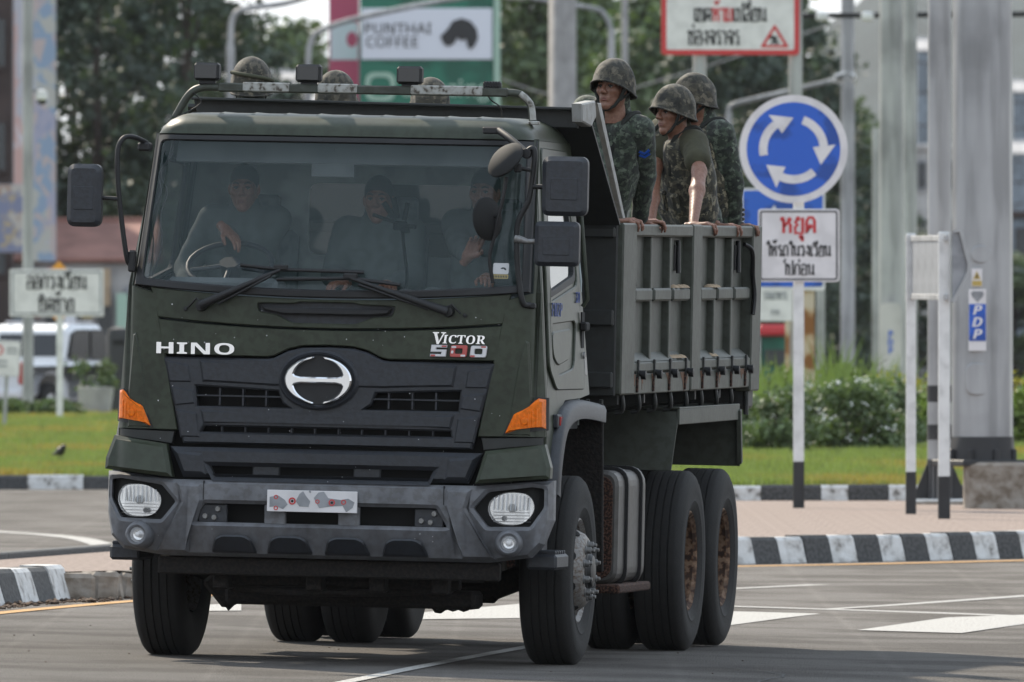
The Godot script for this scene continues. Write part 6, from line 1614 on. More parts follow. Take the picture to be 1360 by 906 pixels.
func build_background():
	var s
	# hills
	for q in [[1300.0, 900, 2000, 47.0, 3], [1150.0, 250, 560, 36.0, 5]]:
		s = S(); s.set_smooth_group(1); var n = 24
		var f = func(i, j):
			var x = at(lerpf(q[1], q[2], i / float(n)), 0, q[0]).x; var a = sin(PI * i / n)
			return Vector3(x, -1.0 + (q[3] * pow(a, 0.6) + 1.6 * sin(i * 1.3 + q[4]) + sin(i * 2.9)) * sin(PI * 0.5 * j / 6.0), 75 - q[0] - 60.0 * j)
		for i in n:
			for j in 6: quad(s, f.call(i, j), f.call(i, j + 1), f.call(i + 1, j + 1), f.call(i + 1, j))
		struct("hill", s, "hill_green")
	# left-hand street front
	building("dark_shophouse", "dark shop building with reddish walls at the far left edge", at(-60, 0, 330) * Vector3(1, 0, 1), 2.75, 12.5, 8, 0, "wall_dark", "wall_red", 4, 5)
	building("red_shophouse", "narrow red wall behind the dark shop building", at(-20, 0, 342) * Vector3(1, 0, 1), 1.6, 8, 5, 0, "wall_red", "wall_dark", 2, 4)
	board("banner", "tall pale banner with pink streaks beside the dark shop building", "banner", at(30, 100, 322), 0.44, 7.2, uvmat(printed(3, [Color(0.55, 0.52, 0.55), Color(0.5, 0.33, 0.3), Color(0.42, 0.42, 0.46), Color(0.6, 0.58, 0.58)], 16, 128, 0.12, 0.05)))
	board("banner", "tall banner of blue, violet and orange pictures at the left", "banner", at(58, 150, 318), 0.57, 6.9, uvmat(printed(8, [Color(0.27, 0.3, 0.4), Color(0.34, 0.34, 0.42), Color(0.45, 0.38, 0.36), Color(0.24, 0.32, 0.42), Color(0.42, 0.42, 0.38), Color(0.4, 0.42, 0.47)], 16, 160, 0.05, 0.045)))
	var bz = building("long_market_hall", "long low market hall with a faded red roof beyond the lawn", at(70, 0, 331) * Vector3(1, 0, 1), 4.4, 3.7, 6, 0, "wall_pale", "roof_tile", 7, 1, 0.9)
	var tints = ["ochre", "banner_pink", "wall_blue", "tan", "banner_white", "wall_red", "pale_green"]
	for k in 11:
		s = S(); rbox(s, Vector3(-2.1 + 0.42 * k, 2.4 + 0.3 * (k % 3), 0.25), Vector3(0.28, 0.9, 0.06), 0.01); obj("hanging_cloth", s, tints[(k * 3) % 7], bz)
	board("colour_poster", "wide ochre and blue poster under the tall banners", "poster", at(15, 290, 320), 1.6, 1.6, uvmat(printed(12, [Color(0.4, 0.33, 0.22), Color(0.2, 0.22, 0.32), Color(0.45, 0.42, 0.38), Color(0.35, 0.25, 0.2)], 48, 40, 0.08, 0.1)))
	# roofs between the trees
	building("pale_roofed_house", "house with a long pale roof behind the curved street lamps", at(375, 0, 430) * Vector3(1, 0, 1), 3.2, 9.1, 7, 20, "wall_pale", "roof_pale", 5, 4, 1.0)
	building("grey_house", "grey house with dark window bays beside the pink banner", at(428, 0, 445) * Vector3(1, 0, 1), 1.8, 8.6, 6, 0, "tan", "roof_pale", 3, 4)
	var pk = board("banner", "pink banner with a white upper field left of the green billboard", "banner", at(457, 130, 352), 0.78, 5.6, "banner_pink")
	s = S(); rbox(s, Vector3(0, 1.45, 0.015), Vector3(0.7, 0.95, 0.02), 0.005); obj("white_field", s, "banner_white", pk)
	s = S(); slab(s, ell(0.2, 1.5, 0.14, 0.2, 16), flat(), 0.02, 0.032, 0.0); obj("motif", s, "banner_pink", pk)
	# the coffee billboard
	var g = thing("billboard", "green billboard with a white coffee shop panel and black emblem", "billboard", Transform3D(Basis(), at(567, 110, 350)))
	var k350 = 350.0 / 18225.0
	s = S(); rbox(s, Vector3(0, -0.5, -0.15), Vector3(178 * k350, 8.2, 0.3), 0.02); obj("panel", s, "banner_green", g)
	s = S(); rbox(s, Vector3(0, 65 * k350, 0.02), Vector3(174 * k350, 68 * k350, 0.06), 0.01); var wh = obj("white_panel", s, "banner_white", g)
	text("lettering", "PUNTHAI", "Droid Sans", 0.27, 0.02, "sign_black", wh, Transform3D(Basis().scaled(Vector3(1.12, 1, 1)), Vector3(-39 * k350, 72 * k350, 0.06)))
	text("lettering", "COFFEE", "Droid Sans", 0.27, 0.02, "sign_black", wh, Transform3D(Basis().scaled(Vector3(1.08, 1, 1)), Vector3(-46 * k350, 54 * k350, 0.06)))
	s = S()
	for q in [[20, 62, 30, 72, 36, 82, 48, 86, 60, 82, 68, 72, 70, 60, 66, 50, 60, 44, 56, 48, 54, 58, 48, 56, 42, 60, 38, 52, 30, 48, 24, 52]]:
		var pl = PackedVector2Array(); for i in range(0, q.size(), 2): pl.append(Vector2(q[i], q[i + 1]) * k350)
		slab(s, pl, flat(Transform3D(Basis(), Vector3(-2 * k350, 0, 0))), 0.05, 0.08, 0.0)
	obj("emblem", s, "sign_black", wh)
	text("lettering", "amazing", "Droid Sans", 0.4, 0.02, "pale_green", g, Transform3D(Basis(), Vector3(25 * k350, -8 * k350, 0.02)), true)
	s = S(); slab(s, rrect(-82 * k350, -24 * k350, -42 * k350, 14 * k350, 0.25), flat(), 0.0, 0.02, 0.0, [rrect(-76 * k350, -18 * k350, -48 * k350, 8 * k350, 0.2)]); obj("emblem", s, "pale_green", g)
	s = S(); rbox(s, Vector3(93 * k350, -0.5, -0.2), Vector3(0.16, 8.2, 0.6), 0.02); obj("side_frame", s, "pale_green", g)
	for x in [-1.2, 1.2]:
		s = S(); tube(s, [Vector3(x, -8.4, -0.3), Vector3(x, -4.5, -0.3)], 0.12, 8); obj("leg", s, "galv", g)
	# trees
	var t1 = tree("tree", "broad dark tree left of the truck behind the lawn", go(130, 345), 13.5, 3.8, 1.0, "leaf_dark", 84, 110, 0.25, "trees beyond the road")
	var t2 = tree("tree", "tall dark tree behind the driver's mirror", go(250, 352), 14.0, 3.6, 1.2, "leaf_dark", 76, 110, 0.25, "trees beyond the road")
	var t3 = tree("tree", "pale green tree between the billboard and the concrete pole", go(700, 430), 13.5, 4.4, 0.6, "leaf_mid", 95, 110, 0.3, "trees beyond the road")
	for q in [[t1, 205, 362, 1.1, 0.9, "darkest tree between the two nearer dark trees on the left"], [t2, 95, 372, 2.3, 0.95, "dark tree rising beside the tall blue banner"], [t1, 318, 392, 4.0, 0.8, "dark tree whose edge shows behind the curved street lamp"], [t3, 800, 440, 1.7, 0.95, "pale green tree right of the concrete pole"], [t3, 640, 470, 3.1, 0.9, "pale green tree behind the billboard edge"], [t3, 880, 425, 0.6, 0.92, "green tree behind the lane sign's left half"], [t1, 960, 400, 2.0, 0.9, "dark tree behind the lane sign's posts"], [t2, 1050, 410, 3.4, 0.88, "dark tree behind the round blue sign"], [t1, 1100, 420, 5.0, 0.62, "low dark tree right of the round blue sign"], [t2, 1200, 430, 1.0, 0.36, "short dark tree between the galvanised poles"], [t1, 1040, 440, 2.9, 0.4, "low bushy tree behind the flowering shrubs"], [t3, 1345, 450, 2.2, 0.33, "small tree beyond the thick galvanised pole"], [t3, 395, 520, 0.9, 1.0, "light green tree above the pale roof"], [t3, 740, 480, 5.1, 1.12, "pale green tree filling in behind the concrete pole"], [t3, 930, 490, 4.4, 1.1, "pale green tree rising behind the lane sign"], [t3, 1020, 475, 0.2, 1.05, "pale green tree beyond the round blue sign"], [t3, 1110, 500, 3.9, 0.75, "pale green tree beyond the lamp post right of the round sign"], [t1, 1150, 455, 0.5, 0.5, "squat dark tree left of the tall grey pole"]]:
		dup(q[0], q[5], Transform3D(Basis(Vector3.UP, q[3]).scaled(Vector3(1, q[4], 1)), go(q[1], q[2])))
	# far buildings on the right
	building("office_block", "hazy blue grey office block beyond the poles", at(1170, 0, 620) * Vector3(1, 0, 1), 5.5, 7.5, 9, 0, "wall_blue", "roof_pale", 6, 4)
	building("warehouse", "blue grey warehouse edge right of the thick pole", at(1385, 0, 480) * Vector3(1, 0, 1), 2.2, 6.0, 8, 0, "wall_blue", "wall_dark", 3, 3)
	building("white_house", "white house glimpsed between poles above the shrubs", at(1235, 0, 560) * Vector3(1, 0, 1), 2.6, 9.5, 6, 0, "wall_pale", "roof_pale", 4, 4)
	building("far_shop", "white far shop front under the lane sign posts", at(985, 0, 520) * Vector3(1, 0, 1), 5.0, 4.5, 6, 0, "wall_pale", "roof_pale", 4, 2)
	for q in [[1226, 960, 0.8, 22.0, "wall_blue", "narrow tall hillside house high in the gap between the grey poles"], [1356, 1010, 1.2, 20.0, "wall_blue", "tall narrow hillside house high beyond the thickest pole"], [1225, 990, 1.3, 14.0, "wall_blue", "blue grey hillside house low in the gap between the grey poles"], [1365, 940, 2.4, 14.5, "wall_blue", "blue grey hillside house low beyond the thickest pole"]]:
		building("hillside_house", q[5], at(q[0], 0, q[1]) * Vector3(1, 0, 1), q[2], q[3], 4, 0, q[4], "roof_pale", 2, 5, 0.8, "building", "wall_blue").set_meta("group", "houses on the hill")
	# overhead lines
	for q in [[[330, 175, 420, 265, 540, 255, 690, 190, 830, 130], 380, "thin pale cable sagging above the cab"], [[-20, 90, 120, 160, 300, 150, 480, 60], 390, "thin cable crossing before the dark trees"], [[640, 95, 760, 130, 900, 100, 1140, 20], 395, "thin cable running behind the soldiers"]]:
		s = S(); var pts = []
		for i in range(0, q[0].size(), 2): pts.append(at(q[0][i], q[0][i + 1], q[1]))
		tube(s, curve(pts, 5), 0.02, 5); meta(obj("overhead_cable", s, "pole_concrete"), q[2], "cable")

# ======================= street =======================
var TH := {}
func thai_glyphs():
	if TH.size(): return
	var a = func(ch, adv, lines, loops = []):
		TH[ch.unicode_at(0)] = [adv, lines, loops]
	var kai = [0.1, 0, 0.1, 0.58, 0.22, 0.68, 0.1, 0.78, 0.25, 1, 0.5, 1, 0.62, 0.85, 0.62, 0]
	a.call("ก", 0.78, [kai])
	a.call("ถ", 0.78, [kai], [[0.17, 0.1]])
	a.call("ข", 0.7, [[0.2, 0.98, 0.27, 0.82, 0.13, 0.6, 0.13, 0, 0.55, 0, 0.55, 1]], [[0.12, 0.9]])
	a.call("ช", 0.74, [[0.2, 0.98, 0.27, 0.82, 0.13, 0.6, 0.13, 0, 0.55, 0, 0.55, 0.72, 0.45, 0.86, 0.66, 1.06]], [[0.12, 0.9]])
	a.call("ซ", 0.76, [[0.16, 1, 0.25, 0.82, 0.32, 0.95, 0.3, 0.7, 0.15, 0.55, 0.15, 0, 0.57, 0, 0.57, 0.72, 0.47, 0.86, 0.68, 1.06]], [[0.1, 0.88]])
	a.call("ค", 0.78, [[0.3, 0.42, 0.12, 0.0, 0.12, 0.75, 0.25, 1, 0.5, 1, 0.62, 0.8, 0.62, 0]], [[0.38, 0.5]])
	a.call("ด", 0.78, [[0.27, 0.36, 0.12, 0.0, 0.12, 0.75, 0.25, 1, 0.5, 1, 0.62, 0.8, 0.62, 0]], [[0.35, 0.42]])
	a.call("ต", 0.78, [[0.27, 0.36, 0.12, 0.0, 0.12, 0.78, 0.22, 1, 0.37, 0.86, 0.5, 1, 0.62, 0.8, 0.62, 0]], [[0.35, 0.42]])
	a.call("จ", 0.7, [[0.08, 0.86, 0.25, 1, 0.45, 1, 0.56, 0.85, 0.56, 0, 0.42, 0, 0.28, 0.5]], [[0.2, 0.56]])
	a.call("น", 0.8, [[0.2, 0.85, 0.2, 0.02, 0.54, 0.2], [0.63, 0.2, 0.63, 1]], [[0.12, 0.9], [0.64, 0.12]])
	a.call("ป", 0.74, [[0.2, 0.85, 0.2, 0, 0.6, 0, 0.6, 1.4]], [[0.12, 0.9]])
	a.call("ม", 0.8, [[0.2, 0.85, 0.2, 0.16], [0.24, 0.14, 0.62, 0, 0.62, 1]], [[0.12, 0.9], [0.17, 0.1]])
	a.call("ย", 0.74, [[0.24, 0.84, 0.12, 0.7, 0.28, 0.52, 0.12, 0.4, 0.12, 0, 0.6, 0, 0.6, 1]], [[0.3, 0.92]])
	a.call("ร", 0.62, [[0.42, 0.2, 0.42, 0.62, 0.15, 0.74, 0.12, 0.9, 0.3, 1, 0.5, 0.95]], [[0.4, 0.1]])
	a.call("ล", 0.74, [[0.1, 0.85, 0.25, 1, 0.45, 1, 0.6, 0.85, 0.6, 0], [0.6, 0.45, 0.38, 0.6, 0.15, 0.45, 0.13, 0.1]], [[0.2, 0.1]])
	a.call("ว", 0.64, [[0.48, 0.18, 0.48, 0.8, 0.35, 1, 0.15, 0.96, 0.08, 0.8]], [[0.4, 0.1]])
	a.call("ห", 0.82, [[0.2, 0.85, 0.2, 0], [0.2, 0.42, 0.5, 0.72, 0.63, 0.55, 0.63, 0]], [[0.12, 0.9], [0.57, 0.86]])
	a.call("อ", 0.74, [[0.12, 0.5, 0.12, 0, 0.6, 0, 0.6, 0.8, 0.46, 1, 0.2, 1, 0.08, 0.84]], [[0.21, 0.56]])
	a.call("ง", 0.62, [[0.46, 0.82, 0.46, 0, 0.08, 0.45]], [[0.37, 0.9]])
	a.call("เ", 0.36, [[0.1, 0.2, 0.1, 1]], [[0.18, 0.1]])
	a.call("า", 0.54, [[0.06, 0.82, 0.2, 1, 0.4, 0.88, 0.4, 0]])
	a.call("ไ", 0.5, [[0.36, 0, 0.36, 1.05, 0.1, 1.3, 0.36, 1.5]])
	a.call("ใ", 0.52, [[0.38, 0, 0.38, 1.15, 0.28, 1.42, 0.1, 1.4]], [[0.14, 1.22]])
	a.call("ุ", 0.0, [[-0.16, -0.22, -0.16, -0.52]], [[-0.24, -0.24]])
	a.call("ิ", 0.0, [[-0.66, 1.14, -0.4, 1.36, -0.14, 1.14, -0.66, 1.14]])
	a.call("ี", 0.0, [[-0.66, 1.14, -0.4, 1.36, -0.14, 1.14, -0.66, 1.14], [-0.14, 1.14, -0.14, 1.48]])
	a.call("่", 0.0, [[-0.2, 1.22, -0.2, 1.5]])
	a.call("้", 0.0, [[-0.42, 1.3, -0.32, 1.24, -0.26, 1.4, -0.06, 1.55]], [[-0.42, 1.4]])

func thai_width(txt: String) -> float:
	thai_glyphs(); var w = 0.0
	for i in txt.length(): w += TH[txt.unicode_at(i)][0]
	return w

func thai(txt: String, cx: float, y: float, h: float, f: Callable, m, parent, wx = 0.9, weight = 0.13):   # one mesh per word run, centred on cx
	var s = S(); var x = cx - thai_width(txt) * h * wx / 2; var prev = 0
	for i in txt.length():
		var g = TH[txt.unicode_at(i)]; var up = 0.0
		if g[0] == 0.0 and txt[i] in "่้" and prev > 0 and txt[i - 1] in "ิี": up = 0.32
		for l in g[1]:
			var pts = []
			for k in range(0, l.size(), 2): pts.append(Vector2(x + l[k] * h * wx, y + (l[k + 1] + up) * h))
			ribbon(s, pts, h * weight, f, 0.0, 0.004)
		for o in g[2]:
			var c = []
			for k in 8: c.append(Vector2(x + o[0] * h * wx + cos(TAU * k / 8) * h * 0.085, y + (o[1] + up) * h + sin(TAU * k / 8) * h * 0.085))
			ribbon(s, c, h * weight * 0.8, f, 0.0, 0.004, true)
		x += g[0] * h * wx; prev = i
	return obj("lettering", s, m, parent)

func sign_panel(t, w, h, r, z, border, face = "sign_white", c = Vector2.ZERO):   # framed sheet on thing t
	var s = S(); var F = flat(Transform3D(Basis(), Vector3(c.x, c.y, z)))
	slab(s, rrect(-w / 2, -h / 2, w / 2, h / 2, r), F, -0.012, 0.0, 0.003, [], 0.0, true); var p = obj("panel", s, face, t)
	if border:
		s = S(); var q = w * 0.022
		slab(s, rrect(-w / 2 + q, -h / 2 + q, w / 2 - q, h / 2 - q, r * 0.7), F, 0.0, 0.0025, 0.0, [rrect(-w / 2 + q * 1.9, -h / 2 + q * 1.9, w / 2 - q * 1.9, h / 2 - q * 1.9, r * 0.5)]); obj("border", s, border, p)
	return p

func lamp(label, px, d, wpx, arm: Array, ground, headpx = 30.0, group = "street lamps"):
	var top = arm[1]
	var t = pole("street_lamp", label, "street lamp", px, d, wpx, top, "galv", ground, 10, group)
	var pts = []
	for i in range(0, arm.size(), 2): pts.append(at(arm[i], arm[i + 1], d) - t.position)
	var s = S(); tube(s, curve(pts, 5), wpx * 0.38 * d / 18225.0, 8); obj("arm", s, "galv", t)
	var e = pts[-1]; var dir = (pts[-1] - pts[-2]).normalized()
	s = S(); var L = headpx * d / 18225.0
	var bs = Basis(Vector3(0, 0, 1), atan2(dir.y, dir.x))
	slab(s, rpoly(v2([0, -0.05, L, -0.09, L * 1.05, 0.0, L * 0.8, 0.13, 0.1 * L, 0.1]), 0.04), flat(Transform3D(bs, e)), -0.13, 0.13, 0.04, [], 0.0, true); var hd = obj("lamp_head", s, "white_paint", t)
	s = S(); rbox(s, e + bs * Vector3(L * 0.55, -0.09, 0), Vector3(L * 0.7, 0.03, 0.18), 0.01, bs); obj("lens", s, "silver", hd)
	return t

func build_street():
	var s; var F = flat(); var pv = 0.18
	# roundabout sign with its plate
	var d = 127.8; var u = d / 18225.0
	var b = at(1061, 672, d); b.y = pv
	var t = thing("roundabout_sign", "round blue roundabout sign with three white arrows over a Thai stop plate", "road sign", Transform3D(Basis(), b))
	var H = func(y): return at(0, y, d).y - pv
	s = S(); rbox(s, Vector3(0, H.call(330) / 2 + 0.2, -0.06), Vector3(0.1, H.call(330) + 0.5, 0.06), 0.012); var po = obj("post", s, "white_paint", t)
	s = S(); rbox(s, Vector3(0, H.call(612) / 2 - 0.1, -0.06), Vector3(0.106, H.call(612) + 0.2, 0.066), 0.012); obj("black_foot", s, "black_paint", po)
	var cy = H.call(198); var cx = (1054 - 1061) * u; var R = 72.0 * u
	var xf = Transform3D(Basis(Vector3(1, 0, 0), PI / 2), Vector3(cx, cy, 0))
	s = S(); lathe(s, [Vector2(0, -0.012), Vector2(R, -0.012), Vector2(R, 0.0), Vector2(0, 0.0)], xf, 56); var disc = obj("disc", s, "sign_white", t)
	s = S(); lathe(s, [Vector2(0, 0.003), Vector2(R * 0.865, 0.003), Vector2(R * 0.865, -0.002)], xf, 56); obj("blue_field", s, "sign_blue", disc)
	for a0 in [192.0, 72.0, -48.0]:
		s = S(); var pts = []
		for i in 13: var a = deg_to_rad(a0 - 66.0 * i / 12); pts.append(Vector2(cx + cos(a) * R * 0.56, cy + sin(a) * R * 0.56))
		ribbon(s, pts, R * 0.155, F, 0.003, 0.006)
		var ah = deg_to_rad(a0 - 66); var tip = deg_to_rad(a0 - 66 - 36); var P = func(a, r): return Vector2(cx + cos(a) * R * r, cy + sin(a) * R * r)
		slab(s, PackedVector2Array([P.call(ah, 0.36), P.call(tip, 0.58), P.call(ah, 0.78)]), F, 0.003, 0.006, 0.0)
		obj("arrow", s, "sign_white", disc)
	var w = 108.0 * u; var h = 97.0 * u
	var pc = Vector2(0, H.call(326))
	var p = sign_panel(t, w, h, 0.035, 0.0, "sign_black", "sign_white", pc)
	F = flat(Transform3D(Basis(), Vector3(pc.x, pc.y, 0.001)))
	thai("หยุด", 0.0, 0.115, 0.145, F, "sign_red", p, 1.0, 0.2)
	thai("ให้รถในวงเวียน", 0.0, -0.1, 0.098, F, "sign_black", p, 0.78, 0.17)
	thai("ไปก่อน", 0.0, -0.275, 0.098, F, "sign_black", p, 0.85, 0.17)
	# blue direction sign behind it on a rusty post
	d = 160.0; u = d / 18225.0
	b = at(1062, 0, d); b.y = 0.5
	t = thing("blue_sign", "large blue sign with white rim half hidden behind the roundabout sign", "road sign", Transform3D(Basis(), b))
	s = S(); rbox(s, Vector3(0.11, (at(0, 300, d).y - 0.5) / 2, -0.07), Vector3(0.13, at(0, 300, d).y - 0.3, 0.08), 0.012); po = obj("post", s, "rusty_pole", t)
	s = S(); rbox(s, Vector3(0.11, 0.1, -0.07), Vector3(0.15, 0.3, 0.1), 0.012); obj("black_foot", s, "black_paint", po)
	pc = Vector2((1040 - 1062) * u, at(0, 318, d).y - 0.5)
	sign_panel(t, 112 * u, 136 * u, 0.04, 0.0, null, "sign_white", pc)
	s = S(); slab(s, rrect(-53 * u, -63 * u, 53 * u, 65 * u, 0.03), flat(Transform3D(Basis(), Vector3(pc.x, pc.y, 0))), 0.0, 0.003, 0.0); obj("blue_field", s, "sign_blue", t)
	s = S(); slab(s, v2([-0.3, 0.1, -0.1, 0.4, 0.0, 0.2, -0.06, 0.2, -0.06, -0.3, -0.16, -0.3, -0.16, 0.2]), flat(Transform3D(Basis(), Vector3(pc.x, pc.y, 0.002))), 0.0, 0.004, 0.0); obj("arrow", s, "sign_white", t)
	# small white board and kiosk beyond the tail of the truck
	d = 185.0; b = at(1030, 402, d)
	t = thing("notice_board", "small white notice board with two grey lines beside the truck's tail", "notice board", Transform3D(Basis(), b))
	p = sign_panel(t, 0.46, 0.5, 0.02, 0.0, null); F = flat(Transform3D(Basis(), Vector3(0, 0, 0.001)))
	thai("ร้านอาหาร".replace("้", ""), 0.0, 0.04, 0.1, F, "sign_grey", p, 0.6, 0.18); thai("ขาย", 0.0, -0.16, 0.06, F, "sign_grey", p, 0.9, 0.2)
	s = S(); rbox(s, Vector3(0.16, -1.0, -0.04), Vector3(0.06, 2.2, 0.05), 0.01); obj("post", s, "rusty_pole", t)
	b = at(1026, 0, 260); b.y = 0.3
	t = thing("vendor_kiosk", "small kiosk with a red canopy and dark green front behind the shrubs", "kiosk", Transform3D(Basis(), b))
	s = S(); rbox(s, Vector3(0.05, 0.75, -0.4), Vector3(0.55, 1.6, 0.7), 0.03); obj("body", s, "banner_green", t)
	s = S(); rbox(s, Vector3(0.05, 1.62, -0.3), Vector3(0.62, 0.22, 0.95), 0.05); obj("canopy", s, "sign_red", t)
	s = S(); rbox(s, Vector3(-0.33, 0.8, -0.3), Vector3(0.2, 1.6, 0.6), 0.02); obj("side_panel", s, "white_paint", t)
	s = S(); rbox(s, Vector3(0.05, 1.1, -0.03), Vector3(0.4, 0.3, 0.03), 0.01); obj("window", s, "window_dark", t)
	# lane sign high on two posts
	d = 185.0; u = d / 18225.0
	b = at(994, 0, d); b.y = 0.5
	t = thing("lane_sign", "large white Thai sign with red border and camera triangle high on two posts", "road sign", Transform3D(yaw(4), b))
	for x in [930.0, 1058.0]:
		s = S(); tube(s, [Vector3((x - 994) * u, -0.4, -0.12), Vector3((x - 994) * u, at(0, -20, d).y - 0.5, -0.12)], 0.093, 12); obj("post", s, "galv", t)
	pc = Vector2((970 - 994) * u, at(0, 10, d).y - 0.5); w = 184 * u; h = 126 * u
	p = sign_panel(t, w, h, 0.05, 0.0, null, "sign_red", pc)
	F = flat(Transform3D(Basis(), Vector3(pc.x, pc.y, 0)))
	s = S(); slab(s, rrect(-w / 2 + 0.07, -h / 2 + 0.07, w / 2 - 0.07, h / 2 - 0.07, 0.03), F, 0.0, 0.003, 0.0); obj("white_field", s, "sign_white", p)
	F = flat(Transform3D(Basis(), Vector3(pc.x, pc.y, 0.003)))
	var y1 = -0.19; var q1 = 0.185
	var ws = [thai_width("เขต"), thai_width("ห้าม"), thai_width("เปลี่ยน")]; var tot = ws[0] + ws[1] + ws[2]; var x0 = -tot / 2 * q1 * 0.72
	for i in 3:
		thai(["เขต", "ห้าม", "เปลี่ยน"][i], x0 + ws[i] / 2 * q1 * 0.72, y1, q1, F, "sign_red" if i == 1 else "sign_black", p, 0.72, 0.17); x0 += ws[i] * q1 * 0.72
	thai("ช่องจราจร", -0.22, -0.5, q1, F, "sign_black", p, 0.72, 0.17)
	s = S(); slab(s, rpoly(v2([0.4, -0.54, 0.8, -0.54, 0.6, -0.22]), 0.03), F, 0.0, 0.004, 0.0, [rpoly(v2([0.47, -0.505, 0.73, -0.505, 0.6, -0.29]), 0.02)]); obj("triangle", s, "sign_red", p)
	s = S(); slab(s, v2([0.53, -0.49, 0.66, -0.49, 0.66, -0.46, 0.62, -0.44, 0.65, -0.4, 0.56, -0.37, 0.52, -0.41, 0.58, -0.44]), F, 0.0, 0.004, 0.0); obj("camera_symbol", s, "sign_black", p)
	# white posts with the seen-from-behind chevron boards
	u = 123.4 / 18225.0
	b = at(1231, 0, 121.8); b.y = pv
	t = thing("chevron_board", "pair of white square posts carrying grey sign boards seen from behind", "road sign", Transform3D(yaw(0), b))
	for q in [[1210.0, 123.4, 13.0, 310.0, 626.0], [1254.0, 120.2, 15.0, 308.0, 632.0]]:
		var c = at(q[0], 0, q[1]); var hh = at(0, q[3], q[1]).y - pv; var ww = q[2] * q[1] / 18225.0
		s = S(); rbox(s, Vector3(c.x - b.x, hh / 2 - 0.1, c.z - b.z), Vector3(ww, hh + 0.2, ww), 0.008); po = obj("post", s, "white_paint", t)
		var fh = at(0, q[4], q[1]).y - pv
		s = S(); rbox(s, Vector3(c.x - b.x, fh / 2 - 0.1, c.z - b.z), Vector3(ww + 0.006, fh + 0.2, ww + 0.006), 0.008); obj("black_foot", s, "black_paint", po)
	var A = at(1205, 357, 123.8); var B = at(1258, 357, 120.0); var mid = (A + B) / 2 - b; var dirx = (B - A).normalized()
	var bx = Basis(dirx, Vector3.UP, dirx.cross(Vector3.UP))
	s = S(); rbox(s, mid + Vector3(0, 0.02, -0.1), Vector3(A.distance_to(B) * 0.9, 0.5, 0.012), 0.003, bx); var bd = obj("board", s, "sign_grey", t)
	for y in [-0.25, 0.27]:
		s = S(); rbox(s, mid + Vector3(0, y, -0.07), Vector3(A.distance_to(B), 0.05, 0.03), 0.004, bx); obj("rail", s, "galv", bd)
	s = S(); slab(s, v2([0, -0.31, 0.14, -0.06, 0.15, 0.02, 0.07, 0.31, 0, 0.31]), flat(Transform3D(Basis(Vector3.UP, 0.35), B - b + Vector3(0.05, 0.02, -0.06))), -0.015, 0.0, 0.003, [], 0.0, true); bd = obj("board", s, "sign_grey", t)
	s = S(); ribbon(s, [Vector2(0, -0.31), Vector2(0.14, -0.06), Vector2(0.15, 0.02), Vector2(0.07, 0.31), Vector2(0, 0.31)], 0.03, flat(Transform3D(Basis(Vector3.UP, 0.35), B - b + Vector3(0.05, 0.02, -0.06))), -0.03, 0.02); obj("edge", s, "galv", bd)
	# thick galvanised pole on its concrete block
	d = 127.8; u = d / 18225.0
	b = at(1305, 0, d); b.y = pv
	t = thing("galvanised_pole", "thickest galvanised pole, with a blue vertical sticker and black foot", "pole", Transform3D(Basis(Vector3.UP, PI / 8), b))
	var y0 = H.call(612); var r8 = 41 * u
	s = S(); tube(s, [Vector3(0, y0, 0), Vector3(0, 6.5, 0)], [r8 * 1.02, r8 * 0.98], 8)
	s.set_smooth_group(-1); obj("shaft", s, "galv", t)
	s = S(); tube(s, [Vector3(0, y0 - 0.02, 0), Vector3(0, H.call(580), 0)], [r8 * 1.1, r8 * 1.04], 8); rbox(s, Vector3(0, y0 - 0.02, 0), Vector3(0.72, 0.06, 0.72), 0.01)
	for k in 8: var a = TAU * k / 8; rbox(s, Vector3(cos(a) * 0.31, y0 + 0.05, sin(a) * 0.31), Vector3(0.05, 0.12, 0.05), 0.01)
	obj("base_flange", s, "black_paint", t)
	var fr = Transform3D(Basis(Vector3.UP, -PI / 8), Vector3.ZERO) * Transform3D(Basis(), Vector3((1297 - 1305) * u, 0, r8 * 0.94))
	F = flat(fr)
	s = S(); slab(s, rrect(-0.115, H.call(525), 0.13, H.call(482), 0.1), F, -0.02, 0.012, 0.01); obj("hatch_cover", s, "galv", t); s = S(); slab(s, rpoly(v2([-0.06, H.call(350), 0.14, H.call(350), 0.14, H.call(326), -0.06, H.call(326)]), 0.1), F, -0.02, 0.012, 0.01); obj("hatch_cover", s, "galv", t)
	s = S(); slab(s, rrect(-0.082, H.call(466), 0.082, H.call(384), 0.004), F, -0.01, 0.016, 0.0); p = obj("sticker", s, "sign_white", t)
	s = S(); slab(s, rrect(-0.078, H.call(453), 0.078, H.call(404), 0.003), F, 0.014, 0.019, 0.0); obj("sticker_field", s, "sign_blue", p)
	for k in 3: text("lettering", "PDP"[k], "Droid Sans", 0.088, 0.004, "sign_white", p, fr * Transform3D(Basis(Vector3(1.25, 0, 0), Vector3(0.25, 1, 0), Vector3(0, 0, 1)), Vector3(0.0, H.call(412 + 16 * k), 0.02)), true)
	s = S(); slab(s, v2([0, H.call(402), 0.05, H.call(394), 0.06, H.call(390), 0.045, H.call(387), -0.045, H.call(387), -0.06, H.call(390), -0.05, H.call(394)]), F, 0.014, 0.019, 0.0); obj("emblem", s, "sign_grey", p)
	s = S(); slab(s, rrect(-0.055, H.call(381), 0.045, H.call(357), 0.003), F, -0.01, 0.016, 0.0); p = obj("warning_label", s, "sign_white", t)
	s = S(); slab(s, rrect(-0.05, H.call(380), 0.04, H.call(373), 0.0), F, 0.014, 0.018, 0.0); slab(s, v2([-0.04, H.call(371), 0.03, H.call(371), -0.005, H.call(360)]), F, 0.014, 0.018, 0.0); obj("warning_triangle", s, "ochre", p)
